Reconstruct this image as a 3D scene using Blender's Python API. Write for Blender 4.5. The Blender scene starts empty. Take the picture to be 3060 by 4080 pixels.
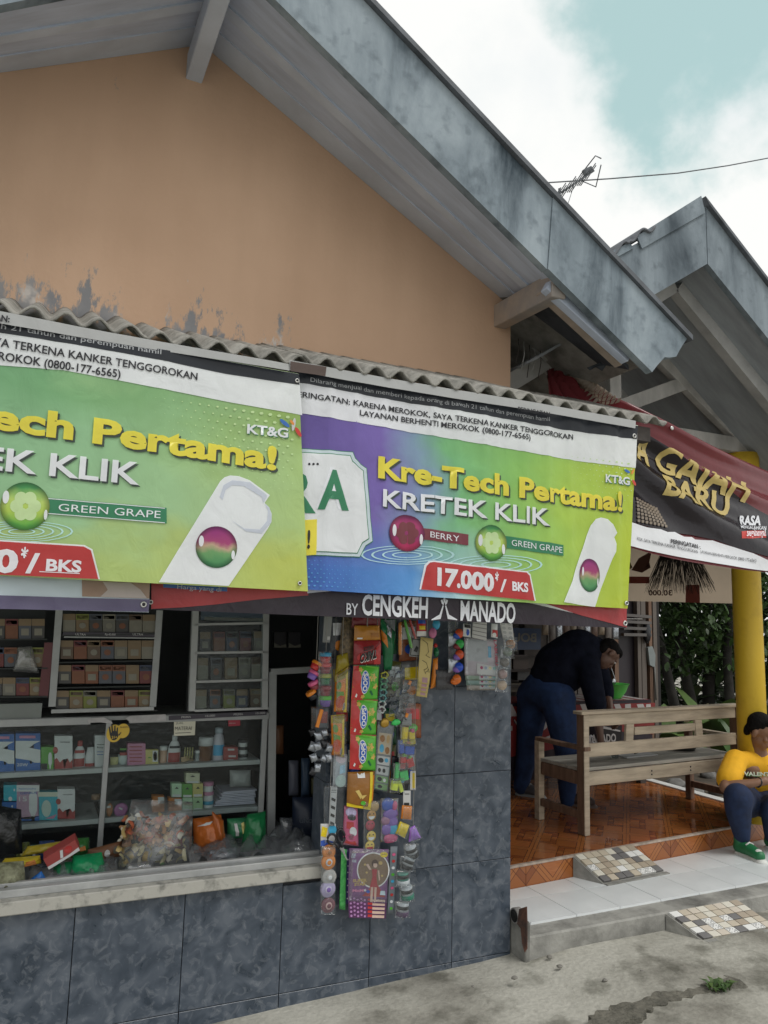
import bpy, bmesh, math, random
from mathutils import Vector as V, Matrix, noise as mnoise
R_ = math.radians
random.seed(11)
SC = bpy.context.scene
COL = SC.collection
# ------------------------------------------------------------------ camera
F_, IW, IH = 3050.0, 3060.0, 4080.0
HEAD, TILT, ROLL = R_(24.3), R_(7.9), R_(-1.5)
CAM = V((0.0, -3.4, 1.56))
FW = V((math.sin(HEAD)*math.cos(TILT), math.cos(HEAD)*math.cos(TILT), math.sin(TILT)))
_r0 = V((math.cos(HEAD), -math.sin(HEAD), 0)); _u0 = _r0.cross(FW)
RT = _r0*math.cos(ROLL) - _u0*math.sin(ROLL)
UP = _r0*math.sin(ROLL) + _u0*math.cos(ROLL)
cd = bpy.data.cameras.new('camera'); cam = bpy.data.objects.new('camera', cd); COL.objects.link(cam)
cd.sensor_fit = 'VERTICAL'; cd.sensor_height = 36; cd.sensor_width = 27; cd.lens = F_/IH*36
cd.clip_start = .05; cd.clip_end = 500
cam.matrix_world = Matrix(((RT.x, UP.x, -FW.x, CAM.x), (RT.y, UP.y, -FW.y, CAM.y), (RT.z, UP.z, -FW.z, CAM.z), (0, 0, 0, 1)))
SC.camera = cam
def at(px, py, x=None, y=None, z=None):
    """world point of the photograph's pixel (px,py) on the plane x=, y= or z="""
    d = FW + RT*((px-IW/2)/F_) + UP*((IH/2-py)/F_)
    t = (x-CAM.x)/d.x if x is not None else (y-CAM.y)/d.y if y is not None else (z-CAM.z)/d.z
    return CAM + d*t
def pix(p):
    v = V(p)-CAM; q = v.dot(FW)
    return IW/2+F_*v.dot(RT)/q, IH/2-F_*v.dot(UP)/q
# ------------------------------------------------------------------ sky, sun, exposure
SUN_EL, SUN_AZ = R_(58), R_(150)          # azimuth clockwise from +y (north)
w = bpy.data.worlds.new('World'); SC.world = w; w.use_nodes = True
nt = w.node_tree; nt.nodes.clear()
def wn(t, **k):
    n = nt.nodes.new(t)
    for a, b in k.items(): setattr(n, a, b)
    return n
wl = nt.links.new
out = wn('ShaderNodeOutputWorld'); bg = wn('ShaderNodeBackground'); wl(bg.outputs[0], out.inputs[0])
sky = wn('ShaderNodeTexSky', sky_type='NISHITA', sun_disc=False, sun_elevation=SUN_EL, sun_rotation=SUN_AZ, air_density=1.3, dust_density=1.5, ozone_density=2.0)
tc = wn('ShaderNodeTexCoord')
nz = wn('ShaderNodeTexNoise'); nz.inputs['Scale'].default_value = 3.2; nz.inputs['Detail'].default_value = 7; nz.inputs['Roughness'].default_value = .55
wl(tc.outputs['Generated'], nz.inputs['Vector'])
nz2 = wn('ShaderNodeTexNoise'); nz2.inputs['Scale'].default_value = 1.7; nz2.inputs['Detail'].default_value = 5
wl(tc.outputs['Generated'], nz2.inputs['Vector'])
hole_dir = (FW + RT*((2960-IW/2)/F_) + UP*((IH/2+260)/F_)).normalized()
dot = wn('ShaderNodeVectorMath', operation='DOT_PRODUCT'); wl(tc.outputs['Generated'], dot.inputs[0]); dot.inputs[1].default_value = hole_dir
ad = wn('ShaderNodeMath', operation='MULTIPLY_ADD'); wl(nz.outputs[0], ad.inputs[0]); ad.inputs[1].default_value = .09; wl(dot.outputs['Value'], ad.inputs[2])
mr = wn('ShaderNodeMapRange', interpolation_type='SMOOTHSTEP'); wl(ad.outputs[0], mr.inputs[0])
mr.inputs[1].default_value = 1.014; mr.inputs[2].default_value = 1.027
mr2 = wn('ShaderNodeMapRange', interpolation_type='SMOOTHSTEP'); wl(nz2.outputs[0], mr2.inputs[0])
mr2.inputs[1].default_value = .66; mr2.inputs[2].default_value = .78
mx = wn('ShaderNodeMath', operation='MAXIMUM'); wl(mr.outputs[0], mx.inputs[0]); wl(mr2.outputs[0], mx.inputs[1])
cl = wn('ShaderNodeValToRGB'); wl(nz.outputs[0], cl.inputs[0])
cl.color_ramp.elements[0].position = .28; cl.color_ramp.elements[0].color = (.84, .88, .89, 1)
cl.color_ramp.elements[1].position = .46; cl.color_ramp.elements[1].color = (.97, .975, .955, 1)
skm = wn('ShaderNodeVectorMath', operation='MULTIPLY'); wl(sky.outputs[0], skm.inputs[0]); skm.inputs[1].default_value = (.10, .10, .085)
veil = wn('ShaderNodeMix', data_type='RGBA'); veil.inputs[0].default_value = .7
wl(skm.outputs[0], veil.inputs[6]); veil.inputs[7].default_value = (.57, .80, .77, 1)
mix = wn('ShaderNodeMix', data_type='RGBA'); wl(mx.outputs[0], mix.inputs[0]); wl(cl.outputs[0], mix.inputs[6]); wl(veil.outputs[2], mix.inputs[7])
wl(mix.outputs[2], bg.inputs[0]); bg.inputs[1].default_value = 1.0
sd = bpy.data.lights.new('sun', 'SUN'); sd.energy = 1.3; sd.angle = R_(22); sd.color = (1, .975, .93)
so = bpy.data.objects.new('sun', sd); COL.objects.link(so)
_sd = V((math.sin(SUN_AZ)*math.cos(SUN_EL), math.cos(SUN_AZ)*math.cos(SUN_EL), math.sin(SUN_EL)))
so.rotation_euler = (-_sd).to_track_quat('-Z', 'Y').to_euler(); so.location = (6, -10, 15)
SC.view_settings.view_transform = 'Standard'; SC.view_settings.look = 'None'
SC.view_settings.exposure = 0.04; SC.view_settings.gamma = 1.0; SC.view_settings.use_curve_mapping = False
SC.render.engine = 'CYCLES'
SC.cycles.max_bounces = 8; SC.cycles.transparent_max_bounces = 16; SC.cycles.use_denoising = True
# ------------------------------------------------------------------ materials
_M = {}
def M(name, c, r=.6, var=.12, sc=5., c2=None, bump=0., bsc=40., metal=0., spec=.5, stretch=None, lo=.35, hi=.65, coat=0., trans=0., sub=None):
    if name in _M: return _M[name]
    m = bpy.data.materials.new(name); m.use_nodes = True; n = m.node_tree; b = n.nodes['Principled BSDF']
    L = n.links.new
    b.inputs['Roughness'].default_value = r; b.inputs['Metallic'].default_value = metal
    b.inputs['Specular IOR Level'].default_value = spec
    if coat: b.inputs['Coat Weight'].default_value = coat; b.inputs['Coat Roughness'].default_value = .15
    t = n.nodes.new('ShaderNodeTexCoord'); src = t.outputs['Object']
    if stretch:
        mp = n.nodes.new('ShaderNodeMapping'); mp.inputs['Scale'].default_value = stretch; L(src, mp.inputs[0]); src = mp.outputs[0]
    if var or c2:
        nz = n.nodes.new('ShaderNodeTexNoise'); nz.inputs['Scale'].default_value = sc; nz.inputs['Detail'].default_value = 6; nz.inputs['Roughness'].default_value = .6
        L(src, nz.inputs['Vector'])
        cr = n.nodes.new('ShaderNodeValToRGB'); L(nz.outputs[0], cr.inputs[0])
        a = c2 if c2 else [x*(1-var) for x in c]; z = c if c2 else [min(1, x*(1+var)) for x in c]
        cr.color_ramp.elements[0].position = lo; cr.color_ramp.elements[0].color = (*a, 1)
        cr.color_ramp.elements[1].position = hi; cr.color_ramp.elements[1].color = (*z, 1)
        L(cr.outputs[0], b.inputs['Base Color'])
    else: b.inputs['Base Color'].default_value = (*c, 1)
    if bump:
        nb = n.nodes.new('ShaderNodeTexNoise'); nb.inputs['Scale'].default_value = bsc; nb.inputs['Detail'].default_value = 5
        L(src, nb.inputs['Vector']); bp = n.nodes.new('ShaderNodeBump'); bp.inputs['Strength'].default_value = bump; bp.inputs['Distance'].default_value = .01
        L(nb.outputs[0], bp.inputs['Height']); L(bp.outputs[0], b.inputs['Normal'])
    _M[name] = m
    return m
def film(name='clear_plastic', tint=(.9, .93, .95), k=.16, r=.12):
    """thin clear wrapping: mostly see-through with a glossy crinkled coat"""
    if name in _M: return _M[name]
    m = bpy.data.materials.new(name); m.use_nodes = True; n = m.node_tree; n.nodes.clear(); L = n.links.new
    o = n.nodes.new('ShaderNodeOutputMaterial'); a = n.nodes.new('ShaderNodeBsdfTransparent'); g = n.nodes.new('ShaderNodeBsdfGlossy'); d = n.nodes.new('ShaderNodeBsdfDiffuse')
    a.inputs[0].default_value = (*tint, 1); g.inputs['Roughness'].default_value = r; d.inputs[0].default_value = (.7, .74, .78, 1)
    fr = n.nodes.new('ShaderNodeFresnel'); fr.inputs[0].default_value = 1.45
    t = n.nodes.new('ShaderNodeTexCoord'); nb = n.nodes.new('ShaderNodeTexNoise'); nb.inputs['Scale'].default_value = 35; nb.inputs['Detail'].default_value = 4
    L(t.outputs['Object'], nb.inputs['Vector']); bp = n.nodes.new('ShaderNodeBump'); bp.inputs['Strength'].default_value = .5; bp.inputs['Distance'].default_value = .01
    L(nb.outputs[0], bp.inputs['Height']); L(bp.outputs[0], g.inputs['Normal']); L(bp.outputs[0], fr.inputs['Normal'])
    m1 = n.nodes.new('ShaderNodeMixShader'); m1.inputs[0].default_value = k*.18; L(a.outputs[0], m1.inputs[1]); L(d.outputs[0], m1.inputs[2])
    ma = n.nodes.new('ShaderNodeMath'); ma.operation = 'MULTIPLY_ADD'; L(fr.outputs[0], ma.inputs[0]); ma.inputs[1].default_value = .36; ma.inputs[2].default_value = k*.2
    m2 = n.nodes.new('ShaderNodeMixShader'); L(ma.outputs[0], m2.inputs[0]); L(m1.outputs[0], m2.inputs[1]); L(g.outputs[0], m2.inputs[2]); L(m2.outputs[0], o.inputs[0])
    _M[name] = m
    return m
def nodemat(name, r=.5, spec=.5):
    m = bpy.data.materials.new(name); m.use_nodes = True; n = m.node_tree; b = n.nodes['Principled BSDF']
    b.inputs['Roughness'].default_value = r; b.inputs['Specular IOR Level'].default_value = spec
    def N(t, **k):
        q = n.nodes.new(t)
        for a, c in k.items(): setattr(q, a, c)
        return q
    _M[name] = m
    return m, n, b, N, n.links.new
def ramp(N, L, src, els, interp='LINEAR'):
    cr = N('ShaderNodeValToRGB'); cr.color_ramp.interpolation = interp
    while len(cr.color_ramp.elements) < len(els): cr.color_ramp.elements.new(.5)
    for e, (p, c) in zip(cr.color_ramp.elements, els): e.position = p; e.color = (*c, 1) if len(c) == 3 else c
    L(src, cr.inputs[0]); return cr.outputs[0]
def mixc(N, L, f, a, b, mode='MIX'):
    q = N('ShaderNodeMix', data_type='RGBA', blend_type=mode)
    for s, i in ((f, 0), (a, 6), (b, 7)):
        if hasattr(s, 'is_linked'): L(s, q.inputs[i])
        else: q.inputs[i].default_value = s if i == 0 else (*s, 1)
    return q.outputs[2]
# ------------------------------------------------------------------ objects
_W = {}
def thing(name, label, cat, loc, group=None, kind=None):
    o = bpy.data.objects.new(name, None); COL.objects.link(o); o.location = loc; _W[o] = V(loc)
    o.empty_display_size = .1
    return tag(o, label, cat, group, kind)
def tag(o, label=None, cat=None, group=None, kind=None):
    if label: o['label'] = label
    if cat: o['category'] = cat
    if group: o['group'] = group
    if kind: o['kind'] = kind
    return o
def mesh(name, vs, fs, mat, parent=None, smooth=False, uv=None, midx=None, bevel=0., kind=None):
    vs = [V(v) for v in vs]
    lo = V((min(v.x for v in vs), min(v.y for v in vs), min(v.z for v in vs))); hi = V((max(v.x for v in vs), max(v.y for v in vs), max(v.z for v in vs)))
    og = V(((lo.x+hi.x)/2, (lo.y+hi.y)/2, lo.z))
    me = bpy.data.meshes.new(name); me.from_pydata([v-og for v in vs], [], fs)
    for m in (mat if isinstance(mat, (list, tuple)) else [mat]): me.materials.append(m)
    if midx:
        for p, i in zip(me.polygons, midx): p.material_index = i
    if uv:
        ul = me.uv_layers.new(name='UVMap')
        for l in me.loops: ul.data[l.index].uv = uv[l.vertex_index]
    if bevel:
        b = bmesh.new(); b.from_mesh(me); bmesh.ops.bevel(b, geom=b.edges[:], offset=bevel, segments=1, affect='EDGES', profile=.5); b.to_mesh(me); b.free()
    if smooth: me.polygons.foreach_set('use_smooth', [True]*len(me.polygons))
    me.update()
    o = bpy.data.objects.new(name, me); COL.objects.link(o)
    if parent is not None: o.parent = parent; o.location = og-_W[parent]
    else: o.location = og
    _W[o] = og
    if kind: o['kind'] = kind
    return o
BF = [(0, 3, 2, 1), (4, 5, 6, 7), (0, 1, 5, 4), (1, 2, 6, 5), (2, 3, 7, 6), (3, 0, 4, 7)]
def boxv(c, s, m=None):
    c = V(c); vs = [V((x*s[0]/2, y*s[1]/2, z*s[2]/2)) for z in (-1, 1) for x, y in ((-1, -1), (1, -1), (1, 1), (-1, 1))]
    return [c+(m @ v if m else v) for v in vs]
def box(name, c, s, mat, parent=None, m=None, bevel=0., **k):
    return mesh(name, boxv(c, s, m), BF, mat, parent, bevel=bevel, **k)
def bb(name, lo, hi, mat, parent=None, bevel=0., **k):
    lo, hi = V(lo), V(hi); return box(name, (lo+hi)/2, hi-lo, mat, parent, None, bevel, **k)
def rotz(a): return Matrix.Rotation(a, 3, 'Z')
def frame(d, up=V((0, 0, 1))):
    d = V(d).normalized(); s = d.cross(up)
    if s.length < 1e-4: s = d.cross(V((0, 1, 0)))
    s.normalize(); u = s.cross(d); return Matrix((s, d, u)).transposed()
def beam(name, a, b, w, h, mat, parent=None, bevel=0., up=V((0, 0, 1)), **k):
    a, b = V(a), V(b); return box(name, (a+b)/2, (w, (b-a).length, h), mat, parent, frame(b-a, up), bevel, **k)
def tubev(pts, rad, n=8, cap=True):
    pts = [V(p) for p in pts]; rad = rad if isinstance(rad, (list, tuple)) else [rad]*len(pts)
    vs, fs = [], []
    for i, p in enumerate(pts):
        d = (pts[min(i+1, len(pts)-1)]-pts[max(i-1, 0)]); f = frame(d)
        for k in range(n):
            a = 2*math.pi*k/n; vs.append(p+f @ V((math.cos(a)*rad[i], 0, math.sin(a)*rad[i])))
    for i in range(len(pts)-1):
        for k in range(n):
            fs.append((i*n+k, i*n+(k+1) % n, (i+1)*n+(k+1) % n, (i+1)*n+k))
    if cap: fs += [tuple(range(n-1, -1, -1)), tuple(range((len(pts)-1)*n, len(pts)*n))]
    return vs, fs
def tube(name, pts, rad, mat, parent=None, n=8, smooth=True, **k):
    vs, fs = tubev(pts, rad, n); return mesh(name, vs, fs, mat, parent, smooth, **k)
def lathe(name, c, prof, mat, parent=None, n=16, m=None, smooth=True, **k):
    """prof: (radius, height) pairs turned about the vertical through c"""
    c = V(c); vs, fs = [], []
    for r, h in prof:
        for i in range(n):
            a = 2*math.pi*i/n; v = V((r*math.cos(a), r*math.sin(a), h)); vs.append(c+(m @ v if m else v))
    for j in range(len(prof)-1):
        for i in range(n): fs.append((j*n+i, j*n+(i+1) % n, (j+1)*n+(i+1) % n, (j+1)*n+i))
    fs += [tuple(range(n-1, -1, -1)), tuple(range((len(prof)-1)*n, len(prof)*n))]
    return mesh(name, vs, fs, mat, parent, smooth, **k)
def ball(name, c, r, mat, parent=None, sq=(1, 1, 1), n=12, jit=0., **k):
    c = V(c); vs, fs = [], []; m = n//2+1
    for j in range(1, m):
        t = math.pi*j/m
        for i in range(n):
            a = 2*math.pi*i/n; q = r*(1+jit*mnoise.noise(V((3*math.cos(a)+c.x*9, 3*math.sin(a)+c.z*7, 3*math.cos(t)+c.y*5))))
            vs.append(c+V((q*sq[0]*math.sin(t)*math.cos(a), q*sq[1]*math.sin(t)*math.sin(a), q*sq[2]*math.cos(t))))
    T = len(vs); vs += [c+V((0, 0, r*sq[2])), c-V((0, 0, r*sq[2]))]
    for j in range(m-2):
        for i in range(n): fs.append((j*n+i, (j+1)*n+i, (j+1)*n+(i+1) % n, j*n+(i+1) % n))
    for i in range(n): fs += [(T, i, (i+1) % n), (T+1, (m-2)*n+(i+1) % n, (m-2)*n+i)]
    return mesh(name, vs, fs, mat, parent, True, **k)
def gridmesh(name, S, nu, nv, mat, parent=None, thick=0., smooth=True, **k):
    vs, fs, uv = [], [], []
    for j in range(nv+1):
        for i in range(nu+1): vs.append(V(S(i/nu, j/nv))); uv.append((i/nu, j/nv))
    for j in range(nv):
        for i in range(nu):
            a = j*(nu+1)+i; fs.append((a, a+1, a+nu+2, a+nu+1))
    o = mesh(name, vs, fs, mat, parent, smooth, uv, **k)
    if thick:
        md = o.modifiers.new('thickness', 'SOLIDIFY'); md.thickness = thick; md.offset = 1
    return o
# ------------------------------------------------------------------ flat print: lettering and shapes laid on a surface
_T = {}
def text2d(s, bold=0., shear=0., sp=1.):
    k = (s, bold, shear, sp)
    if k not in _T:
        c = bpy.data.curves.new('t', 'FONT'); c.body = s; c.offset = bold; c.shear = shear; c.resolution_u = 3; c.space_character = sp
        o = bpy.data.objects.new('t', c); me = o.to_mesh()
        vs = [(v.co.x, v.co.y/.70) for v in me.vertices]; fs = [tuple(p.vertices) for p in me.polygons]
        o.to_mesh_clear(); bpy.data.objects.remove(o); bpy.data.curves.remove(c)
        x0 = min(v[0] for v in vs); x1 = max(v[0] for v in vs)
        _T[k] = ([((v[0]-x0)/(x1-x0), v[1]) for v in vs], fs)
    return _T[k]
def ell2d(n=28): return [(.5+.5*math.cos(2*math.pi*i/n), .5+.5*math.sin(2*math.pi*i/n)) for i in range(n)], [tuple(range(n))]
def decal(name, shape, pre, fmap, mat, parent, xs=(), ys=(), kind=None):
    """shape (2-D verts, faces) -> pre() plane coords -> cut at xs / ys -> fmap() to world"""
    vs, fs = shape; b = bmesh.new(); ul = b.loops.layers.uv.new('UVMap')
    bv = [b.verts.new((*pre(x, y), 0)) for x, y in vs]
    for f in fs:
        try: q = b.faces.new([bv[i] for i in f])
        except ValueError: continue
        for l, i in zip(q.loops, f): l[ul].uv = vs[i]
    if len(b.faces) == 0: return None
    bmesh.ops.triangulate(b, faces=b.faces[:])
    x0 = min(v.co.x for v in b.verts); x1 = max(v.co.x for v in b.verts); y0 = min(v.co.y for v in b.verts); y1 = max(v.co.y for v in b.verts)
    for t in xs:
        if x0 < t < x1: bmesh.ops.bisect_plane(b, geom=b.verts[:]+b.edges[:]+b.faces[:], plane_co=(t, 0, 0), plane_no=(1, 0, 0))
    for t in ys:
        if y0 < t < y1: bmesh.ops.bisect_plane(b, geom=b.verts[:]+b.edges[:]+b.faces[:], plane_co=(0, t, 0), plane_no=(0, 1, 0))
    ws = [V(fmap(v.co.x, v.co.y)) for v in b.verts]
    c = sum(ws, V())/len(ws)
    for v, p in zip(b.verts, ws): v.co = p-c
    nn = V()
    for f in b.faces: f.normal_update(); nn += f.normal*f.calc_area()
    if nn.dot(CAM-c) < 0: bmesh.ops.reverse_faces(b, faces=b.faces[:])
    me = bpy.data.meshes.new(name); b.to_mesh(me); b.free(); me.materials.append(mat)
    me.polygons.foreach_set('use_smooth', [True]*len(me.polygons))
    o = bpy.data.objects.new(name, me); COL.objects.link(o); o.parent = parent; o.location = c-_W[parent]; _W[o] = c
    if kind: o['kind'] = kind
    return o
def islands(shape):
    vs, fs = shape; pa = list(range(len(vs)))
    def fd(i):
        while pa[i] != i: pa[i] = pa[pa[i]]; i = pa[i]
        return i
    for f in fs:
        for i in f[1:]: pa[fd(i)] = fd(f[0])
    out = {}
    for f in fs: out.setdefault(fd(f[0]), []).append(f)
    res = []
    for q in out.values():
        ids = sorted({i for f in q for i in f}); mp = {i: k for k, i in enumerate(ids)}
        res.append(([vs[i] for i in ids], [tuple(mp[i] for i in f) for f in q]))
    return res
class Sheet:
    """an upright sheet near the plane y=Y whose folds push it out of the plane"""
    def __init__(s, Y, fold=None, nx=0, nz=0, X=(0, 1), Z=(0, 1)):
        s.Y = Y; s.fold = fold or (lambda x, z: 0.)
        s.xs = [X[0]+(X[1]-X[0])*i/nx for i in range(nx+1)] if nx else []
        s.zs = [Z[0]+(Z[1]-Z[0])*i/nz for i in range(nz+1)] if nz else []
    def p(s, px, py): q = at(px, py, y=s.Y); return q.x, q.z
    def S(s, x, z, e=0.): return V((x, s.Y+s.fold(x, z)-e, z))
    def poly(s, name, pts, mat, parent, e=.003, kind=None):
        q = [s.p(*t) for t in pts]
        return decal(name, (q, [tuple(range(len(q)))]), lambda x, y: (x, y), lambda x, z: s.S(x, z, e), mat, parent, s.xs, s.zs, kind)
    def ell(s, name, c, rx, ry, mat, parent, e=.004, n=28, kind=None):
        x, z = s.p(*c); ax = abs(s.p(c[0]+rx, c[1])[0]-s.p(c[0]-rx, c[1])[0])/2; az = abs(s.p(c[0], c[1]+ry)[1]-s.p(c[0], c[1]-ry)[1])/2
        return decal(name, ell2d(n), lambda u, v: (x+(2*u-1)*ax, z+(2*v-1)*az), lambda a, b: s.S(a, b, e), mat, parent, s.xs, s.zs, kind)
    def many(s, name, polys, mat, parent, e=.004, kind='stuff'):
        vs, fs = [], []
        for pl in polys:
            fs.append(tuple(range(len(vs), len(vs)+len(pl)))); vs += [s.p(*t) for t in pl]
        return decal(name, (vs, fs), lambda x, y: (x, y), lambda x, z: s.S(x, z, e), mat, parent, s.xs, s.zs, kind)
    def text(s, txt, a, b, h, mat, parent, e=.006, bold=.02, shear=0., hb=None, name='lettering', off=(0, 0), sp=1.):
        A = s.p(a[0]+off[0], a[1]+off[1]); B = s.p(b[0]+off[0], b[1]+off[1]); hA = s.p(a[0], a[1]-h)[1]-s.p(*a)[1]; hB = s.p(b[0], b[1]-(hb or h))[1]-s.p(*b)[1]
        def pre(u, v): return A[0]+(B[0]-A[0])*u, A[1]+(B[1]-A[1])*u+v*(hA+(hB-hA)*u)
        if name.startswith('title'):                       # big letters: one object each
            for sh in islands(text2d(txt, bold, shear, sp)): decal('letter_shadow' if 'shadow' in name else 'letter', sh, pre, lambda x, z: s.S(x, z, e), mat, parent, s.xs, s.zs)
            return
        return decal(name, text2d(txt, bold, shear, sp), pre, lambda x, z: s.S(x, z, e), mat, parent, s.xs, s.zs)
class Quad:
    """bilinear patch over 4 world points (bottom-left, bottom-right, top-right, top-left) that bulges towards the street"""
    def __init__(s, c, bulge=0., n=8, f=None, crimp=.0, seed=0, pw=.6):
        s.c = [V(q) for q in c]; s.b = bulge; s.n = n; s.f = f; s.cr = crimp; s.sd = seed; s.pw = pw
        s.no = (s.c[1]-s.c[0]).cross(s.c[3]-s.c[0]).normalized()
        if s.no.dot(CAM-s.c[0]) < 0: s.no = -s.no
    def S(s, u, v, e=0., side=1):
        c = s.c; p = (c[0]*(1-u)+c[1]*u)*(1-v)+(c[3]*(1-u)+c[2]*u)*v
        h = 0.
        if s.b:
            vv = min(1, max(0, (v-s.cr)/(1-2*s.cr))); uu = min(1, max(0, u))
            h = s.b*(max(0, math.sin(math.pi*uu))*max(0, math.sin(math.pi*vv)))**s.pw
            h *= 1+.35*mnoise.noise(V((u*4+s.sd, v*4, s.sd*3.1)))
            h += s.b*.12*mnoise.noise(V((u*9+s.sd, v*9, s.sd*1.7)))*(1 if side > 0 else -1)
        if s.f: h += s.f(u, v)
        return p+s.no*(h*(1 if side > 0 else -.45)+e)
    def make(s, name, mat, parent=None, **k):
        vs, fs, uv = [], [], []; n = s.n
        for sd in (1, -1):
            for j in range(n+1):
                for i in range(n+1): vs.append(s.S(i/n, j/n, .0006*sd, sd)); uv.append((i/n, j/n))
        q = (n+1)**2
        for j in range(n):
            for i in range(n):
                a = j*(n+1)+i; fs += [(a, a+1, a+n+2, a+n+1), (q+a, q+a+n+1, q+a+n+2, q+a+1)]
        rim = [i for i in range(n+1)]+[(j+1)*(n+1)-1 for j in range(1, n+1)]+[n*(n+1)+i for i in range(n-1, -1, -1)]+[j*(n+1) for j in range(n-1, 0, -1)]
        for a, b in zip(rim, rim[1:]+rim[:1]): fs.append((b, a, q+a, q+b))
        return mesh(name, vs, fs, mat, parent, True, uv, **k)
    def _cut(s): return [i/s.n for i in range(1, s.n)]
    def poly(s, name, uv, mat, parent, e=.0022, kind=None):
        return decal(name, (uv, [tuple(range(len(uv)))]), lambda x, y: (x, y), lambda u, v: s.S(u, v, e), mat, parent, s._cut(), s._cut(), kind)
    def ell(s, name, c, ru, rv, mat, parent, e=.003, n=18, kind=None):
        return decal(name, ell2d(n), lambda u, v: (c[0]+(2*u-1)*ru, c[1]+(2*v-1)*rv), lambda a, b: s.S(a, b, e), mat, parent, s._cut(), s._cut(), kind)
    def text(s, txt, a, b, hv, mat, parent, e=.004, bold=.02, name='lettering', shear=0.):
        """baseline from uv a to uv b; hv = uv vector of the cap height"""
        def pre(u, v): return a[0]+(b[0]-a[0])*u+hv[0]*v, a[1]+(b[1]-a[1])*u+hv[1]*v
        return decal(name, text2d(txt, bold, shear), pre, lambda x, y: s.S(x, y, e), mat, parent, s._cut(), s._cut())
def q4(y, bl, br, tr, tl): return [at(*t, y=y) for t in (bl, br, tr, tl)]
def qr(y, x0, y0, x1, y1): return q4(y, (x0, y1), (x1, y1), (x1, y0), (x0, y0))      # pixel rectangle, top-left to bottom-right
ORD = ['first', 'second', 'third', 'fourth', 'fifth', 'sixth', 'seventh', 'eighth']
# ================================================================== materials of the place
def tilemat():
    m, n, b, N, L = nodemat('slate_tile', .22, .5)
    oi = N('ShaderNodeObjectInfo'); t = N('ShaderNodeTexCoord')
    sc = N('ShaderNodeVectorMath', operation='SCALE'); sc.inputs[0].default_value = (31, 7, 17); L(oi.outputs['Random'], sc.inputs['Scale'])
    av = N('ShaderNodeVectorMath', operation='ADD'); L(t.outputs['Object'], av.inputs[0]); L(sc.outputs[0], av.inputs[1])
    n1 = N('ShaderNodeTexNoise'); n1.inputs['Scale'].default_value = 9; n1.inputs['Detail'].default_value = 5; n1.inputs['Distortion'].default_value = 1.2; L(av.outputs[0], n1.inputs['Vector'])
    n2 = N('ShaderNodeTexNoise'); n2.inputs['Scale'].default_value = 24; n2.inputs['Detail'].default_value = 4; n2.inputs['Distortion'].default_value = 1.1; L(av.outputs[0], n2.inputs['Vector'])
    n3 = N('ShaderNodeTexVoronoi', feature='SMOOTH_F1'); n3.inputs['Scale'].default_value = 20; L(n2.outputs['Color'], n3.inputs['Vector'])
    c1 = ramp(N, L, n1.outputs[0], [(.30, (.036, .050, .070)), (.50, (.072, .090, .118)), (.70, (.120, .140, .170))])
    f2 = ramp(N, L, n2.outputs[0], [(.54, (0, 0, 0)), (.62, (.32, .32, .32)), (.64, (.12, .12, .12)), (.72, (.5, .5, .5))])
    c2 = mixc(N, L, f2, c1, (.23, .25, .28))
    L(c2, b.inputs['Base Color'])
    r = N('ShaderNodeMapRange'); L(n1.outputs[0], r.inputs[0]); r.inputs[3].default_value = .2; r.inputs[4].default_value = .42; L(r.outputs[0], b.inputs['Roughness'])
    return m
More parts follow.
